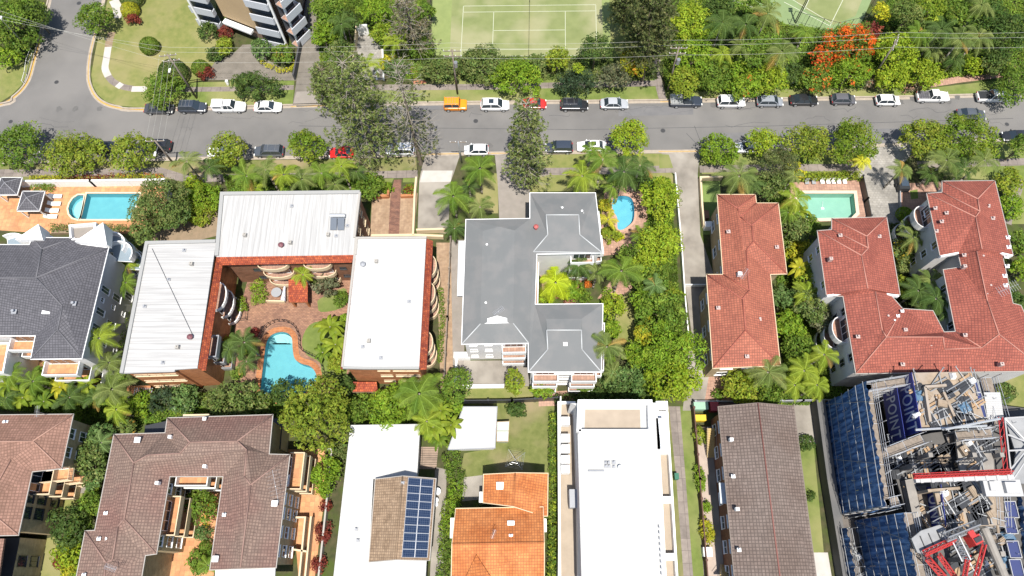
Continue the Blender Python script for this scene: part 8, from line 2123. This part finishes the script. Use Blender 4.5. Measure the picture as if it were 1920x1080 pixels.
# palms
for x, y, r, pal, lb, kw in [
 (688, 122, 30, 'palmy', 'sunny palm at the right side of the sunken ramp', dict(top=6)), (640, 45, 30, 'palmd', 'dark palm left of the sunken ramp', dict(top=8)), (742, 78, 26, 'palmy', 'yellow green palm under the bare grey tree', dict(top=5)),
 (1355, 42, 38, 'palmd', 'leftmost dark feather palm of the park', dict(top=9)), (1398, 46, 34, 'palmd', 'second dark feather palm from the left in the park', dict(top=9)), (1440, 26, 38, 'palmg', 'pale feather palm beside the angled court', dict(top=9, dead=2)),
 (1466, 96, 38, 'palmg', 'feather palm with spread fronds in the middle of the park', dict(top=8)), (1392, 88, 30, 'palmg', 'palm with a pale trunk below the two dark palms', dict(top=7)), (1510, 60, 26, 'palm', 'palm at the lower left corner of the angled court', dict(top=6)), (1355, 100, 28, 'palmy', 'yellow green palm right of the lime tree', dict(top=6)),
 (1722, 60, 32, 'palm', 'palm right of the yellow flowering tree', dict(top=7)), (1765, 55, 36, 'palmd', 'large dark palm in the top right grove', dict(top=8)), (1800, 75, 34, 'palmg', 'pale fringed palm in the middle of the top right grove', dict(top=8)), (1835, 70, 34, 'palmg', 'olive palm right of the pale fringed palm', dict(top=7, dead=1)), (1745, 95, 26, 'palmg', 'small olive palm above the broad lime tree', dict(top=5)), (1790, 112, 26, 'palmd', 'low dark palm above the pink path', dict(top=4)), (1840, 10, 30, 'palmg', 'palm cut by the top edge in the top right grove', dict(top=7)),
 (350, 303, 30, 'palmg', 'palm right beside the short pole', dict(top=6.5, dead=1)), (393, 314, 26, 'palmd', 'dark blue green palm right of the short pole', dict(top=5)),
 (462, 330, 34, 'palm', 'first palm of the row above the brick block', dict(top=7)), (498, 318, 30, 'palmg', 'second palm of the row above the brick block', dict(top=7)), (532, 328, 34, 'palmy', 'third palm with yellow fronds above the brick block', dict(top=7.5, dead=1)), (566, 336, 32, 'palmg', 'fourth palm of the row above the brick block', dict(top=7)), (603, 325, 32, 'palm', 'fifth palm of the row above the brick block', dict(top=7)), (640, 312, 28, 'palmy', 'lime coloured palm in front of the bright red car', dict(top=7)), (628, 346, 26, 'palmg', 'low palm left of the fig like tree', dict(top=5)), (668, 322, 24, 'palmd', 'dark palm under the big pine', dict(top=5)), (480, 352, 24, 'palmy', 'low golden palm touching the brick block roof', dict(top=5)),
 (900, 316, 38, 'palm', 'palm below the white hatchback', dict(top=7.5)), (850, 368, 40, 'palm', 'large palm beside the concrete driveway', dict(top=8)), (900, 388, 34, 'palmg', 'palm above the upper left corner of the grey roof', dict(top=7)), (852, 428, 26, 'palmd', 'small dark palm at the left end of the grey roof', dict(top=5)), (880, 350, 22, 'palmd', 'young dark palm on the front lawn', dict(top=4)),
 (1092, 330, 38, 'palmy', 'bright palm leaning over the top of the grey roof', dict(top=8)), (1130, 298, 38, 'palm', 'tall palm between the white sedan and the lime street tree', dict(top=9, dead=2)), (1170, 322, 40, 'palmd', 'dark palm above the kidney pool', dict(top=9)), (1200, 310, 34, 'palmd', 'second dark palm below the lime street tree', dict(top=8)), (1108, 282, 24, 'palm', 'palm top in front of the white sedan', dict(top=9)), (1150, 350, 26, 'palm', 'palm at the upper edge of the kidney pool', dict(top=6)), (1140, 412, 22, 'gold', 'golden low palm left of the kidney pool', dict(top=3.5)), (1205, 440, 26, 'palm', 'palm at the lower right of the kidney pool', dict(top=5)),
 (1165, 508, 44, 'palm', 'great green palm in the middle of the tropical garden', dict(top=8)), (1042, 530, 34, 'acid', 'acid yellow green palm in the grey roofed courtyard', dict(top=4, wide=.34)), (1085, 498, 30, 'palmd', 'dark palm by the white balconies of the grey roofed block', dict(top=6)), (1120, 510, 28, 'palmg', 'olive palm left of the great green palm', dict(top=6)), (1228, 535, 26, 'blue', 'blue green fan like palm near the long white wall', dict(top=6)), (1138, 650, 38, 'palmg', 'palm overhanging the right edge of the lower grey roof', dict(top=9, dead=2)), (1148, 700, 24, 'palmg', 'small grey palm at the lower right corner of the grey roof', dict(top=4)),
 (1386, 330, 42, 'palmg', 'large drooping palm at the artificial lawn', dict(top=7.5, dead=1)), (1405, 345, 30, 'palmd', 'dark palm right of the large drooping palm', dict(top=6)), (1492, 372, 34, 'palmy', 'yellow green palm at the left end of the pale green pool', dict(top=6)), (1478, 398, 26, 'palm', 'palm beside the upper right corner of the long red roof', dict(top=5)), (1488, 330, 22, 'palmg', 'slim palm behind the pale green pool hedge', dict(top=6)), (1616, 303, 22, 'yellow', 'small yellow palm under the large round street tree', dict(top=5)),
 (1690, 318, 26, 'palmg', 'pale yellowish palm at the top of the paved front yard', dict(top=5.5, dead=2)), (1775, 300, 36, 'palmg', 'palm in front of the paired shade trees', dict(top=7)), (1808, 318, 30, 'palmd', 'palm above the topmost red gable', dict(top=7)), (1845, 300, 32, 'palmg', 'palm right of the paired shade trees', dict(top=8)), (1745, 325, 26, 'palmd', 'dark palm behind the black trailer', dict(top=4)),
 (1512, 548, 30, 'palmy', 'yellow green palm halfway between the two red roofs', dict(top=5)), (1545, 665, 32, 'palmy', 'pale star shaped palm beside the lower white wall', dict(top=6)), (1508, 695, 34, 'palmy', 'bright yellow palm right of the long red roof corner', dict(top=6)), (1440, 698, 42, 'palmg', 'silvery palm at the lower right corner of the long red roof', dict(top=7, dead=2)), (1490, 722, 30, 'palmy', 'lime palm above the dark brown roof', dict(top=5)), (1532, 722, 32, 'palmy', 'lime palm at the corner of the building site', dict(top=6)),
 (1712, 446, 26, 'palmg', 'olive palm between the two right red wings', dict(top=5)), (1700, 425, 20, 'palmg', 'small olive palm below the clipped ball', dict(top=4)),
 (1722, 545, 36, 'palmd', 'left palm of the dark cluster inside the red roofs', dict(top=7)), (1755, 560, 36, 'palmd', 'middle palm of the dark cluster inside the red roofs', dict(top=7.5)), (1778, 582, 30, 'palmd', 'right palm of the dark cluster inside the red roofs', dict(top=7)), (1735, 580, 28, 'palmd', 'lowest palm of the dark cluster inside the red roofs', dict(top=6)), (1745, 525, 28, 'palmg', 'top palm of the dark cluster inside the red roofs', dict(top=6)),
 (186, 634, 36, 'palmy', 'palm leaning against the charcoal roof', dict(top=8)), (240, 495, 24, 'palmy', 'upper small palm between the charcoal roof and the white sheet roof', dict(top=4)), (236, 530, 28, 'palm', 'lower small palm between the charcoal roof and the white sheet roof', dict(top=4)), (205, 680, 32, 'palmg', 'palm at the lower right corner of the white block', dict(top=5)),
 (568, 515, 24, 'palmy', 'palm standing over the red courtyard pavilion', dict(top=6)), (430, 655, 28, 'palmd', 'left dark palm beside the curved pool', dict(top=5)), (458, 642, 32, 'palmd', 'tall dark palm beside the curved pool', dict(top=6.5)), (462, 678, 26, 'palmd', 'low dark palm at the left rim of the curved pool', dict(top=4)),
 (786, 738, 54, 'palm', 'great feather palm between the brick block and the garage', dict(top=9, n=19)), (800, 790, 30, 'palmy', 'yellow green palm above the white sheet roof', dict(top=6)), 
 (20, 700, 34, 'palm', 'leftmost palm of the lush strip below the white block', dict(top=5)), (62, 715, 34, 'palm', 'second palm of the lush strip below the white block', dict(top=5)), (12, 745, 30, 'palmd', 'dark palm at the left edge of the lush strip', dict(top=4)), (130, 745, 34, 'palmd', 'dark palm in the middle of the lush strip', dict(top=4.5)), (210, 730, 38, 'palmg', 'large olive palm at the right end of the lush strip', dict(top=6)), (218, 768, 30, 'palmy', 'yellow green palm below the large olive palm', dict(top=5)), (180, 745, 30, 'palmd', 'dark palm left of the large olive palm', dict(top=4)), (95, 690, 26, 'palm', 'palm just below the terrace of the white block', dict(top=4)),
 (390, 1060, 22, 'palm', 'small palm at the bottom of the orange paved court', dict(top=2.5)), (1880, 760, 30, 'palmd', 'dark palm right of the building site scaffold tower', dict(top=4)), (190, 830, 26, 'blue', 'blue green palm at the corner of the brown roof', dict(top=5)),
]:
    if r: palm(x, y, r, pal, lb, **kw)
for x, y, r, pal, lb, kw in [
 (618, 612, 30, 'palmy', 'broad leaved banana plant at the upper right of the curved pool', dict(top=3)), (628, 645, 28, 'palmy', 'second broad leaved banana plant right of the curved pool', dict(top=3)), (604, 660, 20, 'palm', 'small broad leaved plant on the courtyard lawn', dict(top=2)),
 (40, 745, 28, 'palmy', 'banana plant near the left edge above the pink brown roof', dict(top=3.5)), (80, 752, 26, 'palm', 'second banana plant above the pink brown roof', dict(top=3.5)), (110, 725, 24, 'gold', 'yellowing banana plant in the lush strip', dict(top=3.5)), (160, 720, 26, 'palmy', 'banana plant with an orange leaf in the lush strip', dict(top=3.5)), (12, 722, 26, 'palmy', 'large leaved plant at the left edge of the lush strip', dict(top=4)),
 (812, 800, 34, 'palmy', 'large banana plant above the white sheet roof corner', dict(top=5)), (845, 796, 26, 'palmy', 'banana plant left of the white garage', dict(top=4)), (826, 770, 24, 'palmy', 'upright banana plant right of the great feather palm', dict(top=5)), (822, 822, 22, 'palm', 'lowest banana plant beside the wooden deck', dict(top=3)),
 (1500, 500, 24, 'gold', 'yellowing banana plant between the two red roofs', dict(top=4)), (1500, 395, 22, 'palmy', 'banana plant at the lower left of the pale green pool', dict(top=4)),
]:
    if r: banana(x, y, r, pal, lb, **kw)
# pines
pine((640, 112), (704, 300), 74, 21, 'pine', 'great feathery pine over the road in front of the brick block', layers=17, dens=1.1, bare=.33, leaf=.15)
pine((602, 128), (628, 190), 40, 13, 'pine', 'smaller pine beside the tower driveway', layers=11)
pine((742, 118), (789, 308), 62, 22, 'pined', 'half bare pine with a dark slanting trunk over the road', layers=15, bare=.72, dens=.7)
pine((988, 190), (990, 352), 48, 19, 'pine', 'slender pine directly above the grey metal roof', layers=17, dens=1.1, bare=.34)
pine((1230, -30), (1204, 150), 66, 20, 'pined', 'great dark pine between the two tennis courts', layers=17, dens=1.2, low=.3, bare=.15)
pine((755, -5), (782, 95), 48, 14, 'brown', 'bare grey brown tree left of the wide court', layers=12, bare=.55, dens=.8)
pine((1175, -60), (1168, 60), 34, 14, 'pined', 'dark spiky conifer left of the great dark pine', layers=12, dens=1.1, low=.2)
# fallen leaves and ground cover tufts as plain low planting under the trees
def ground_cover(name, poly, n, size, pal, z=G0 + .03):
    pp = px_pts(poly); xs = [p[0] for p in pp]; ys = [p[1] for p in pp]; pts = []
    def inside(x, y):
        c = False; j = len(pp) - 1
        for i in range(len(pp)):
            if (pp[i][1] > y) != (pp[j][1] > y) and x < (pp[j][0] - pp[i][0]) * (y - pp[i][1]) / (pp[j][1] - pp[i][1]) + pp[i][0]: c = not c
            j = i
        return c
    while len(pts) < n:
        x, y = rnd.uniform(min(xs), max(xs)), rnd.uniform(min(ys), max(ys))
        if inside(x, y): pts.append((x, y, z + rnd.uniform(0, .5)))
    pts = np.array(pts); nm = unit(np.array([0, 0, 1.0]) + .6 * rng.standard_normal((n, 3))); idx = ((pts[:, 0] * .7).astype(int) * 7 + (pts[:, 1] * .7).astype(int) * 13) % 97
    p = PAL[pal]; o = leaf_mesh(name, leaf_quads(pts, nm, size), colours(n, idx, 97, p[0], p[1], .35, cvar=.25), None, (pts[0][0], pts[0][1], G0))
    return tag(o, kind='stuff')
ground_cover('ground_cover', [(590, -20), (800, -20), (800, 150), (735, 155), (722, 100), (664, 30), (640, 160), (604, 160)], 26000, .16, 'mid')
ground_cover('ground_cover', [(1240, 130), (1250, -20), (1380, 0), (1480, 50), (1612, 62), (1680, -20), (1930, -20), (1930, 135), (1740, 150), (1690, 165), (1250, 172)], 60000, .17, 'mid')
ground_cover('ground_cover', [(740, 92), (806, 108), (1140, 106), (1230, 130), (1232, 150), (800, 152)], 14000, .15, 'olive')
ground_cover('ground_cover', [(420, 330), (720, 332), (700, 372), (430, 368)], 12000, .15, 'mid')
ground_cover('ground_cover', [(1120, 330), (1255, 335), (1285, 700), (1225, 760), (1140, 750), (1195, 690), (1190, 540), (1215, 400), (1200, 345)], 26000, .15, 'mid')
ground_cover('ground_cover', [(1440, 330), (1480, 340), (1478, 420), (1560, 600), (1590, 760), (1400, 760), (1470, 700), (1455, 520)], 26000, .15, 'mid')
ground_cover('ground_cover', [(0, 690), (230, 690), (250, 735), (640, 740), (870, 740), (860, 850), (820, 830), (700, 790), (530, 780), (200, 800), (150, 860), (140, 775), (0, 770)], 34000, .15, 'mid')
ground_cover('ground_cover', [(100, 1060), (170, 900), (170, 860), (210, 820), (170, 1000), (150, 1090)], 6000, .14, 'mid')
ground_cover('ground_cover', [(205, 470), (260, 460), (240, 560), (225, 700), (195, 700)], 5000, .14, 'mid')
ground_cover('ground_cover', [(1660, 420), (1720, 420), (1740, 520), (1800, 560), (1760, 600), (1680, 560)], 8000, .14, 'olive')
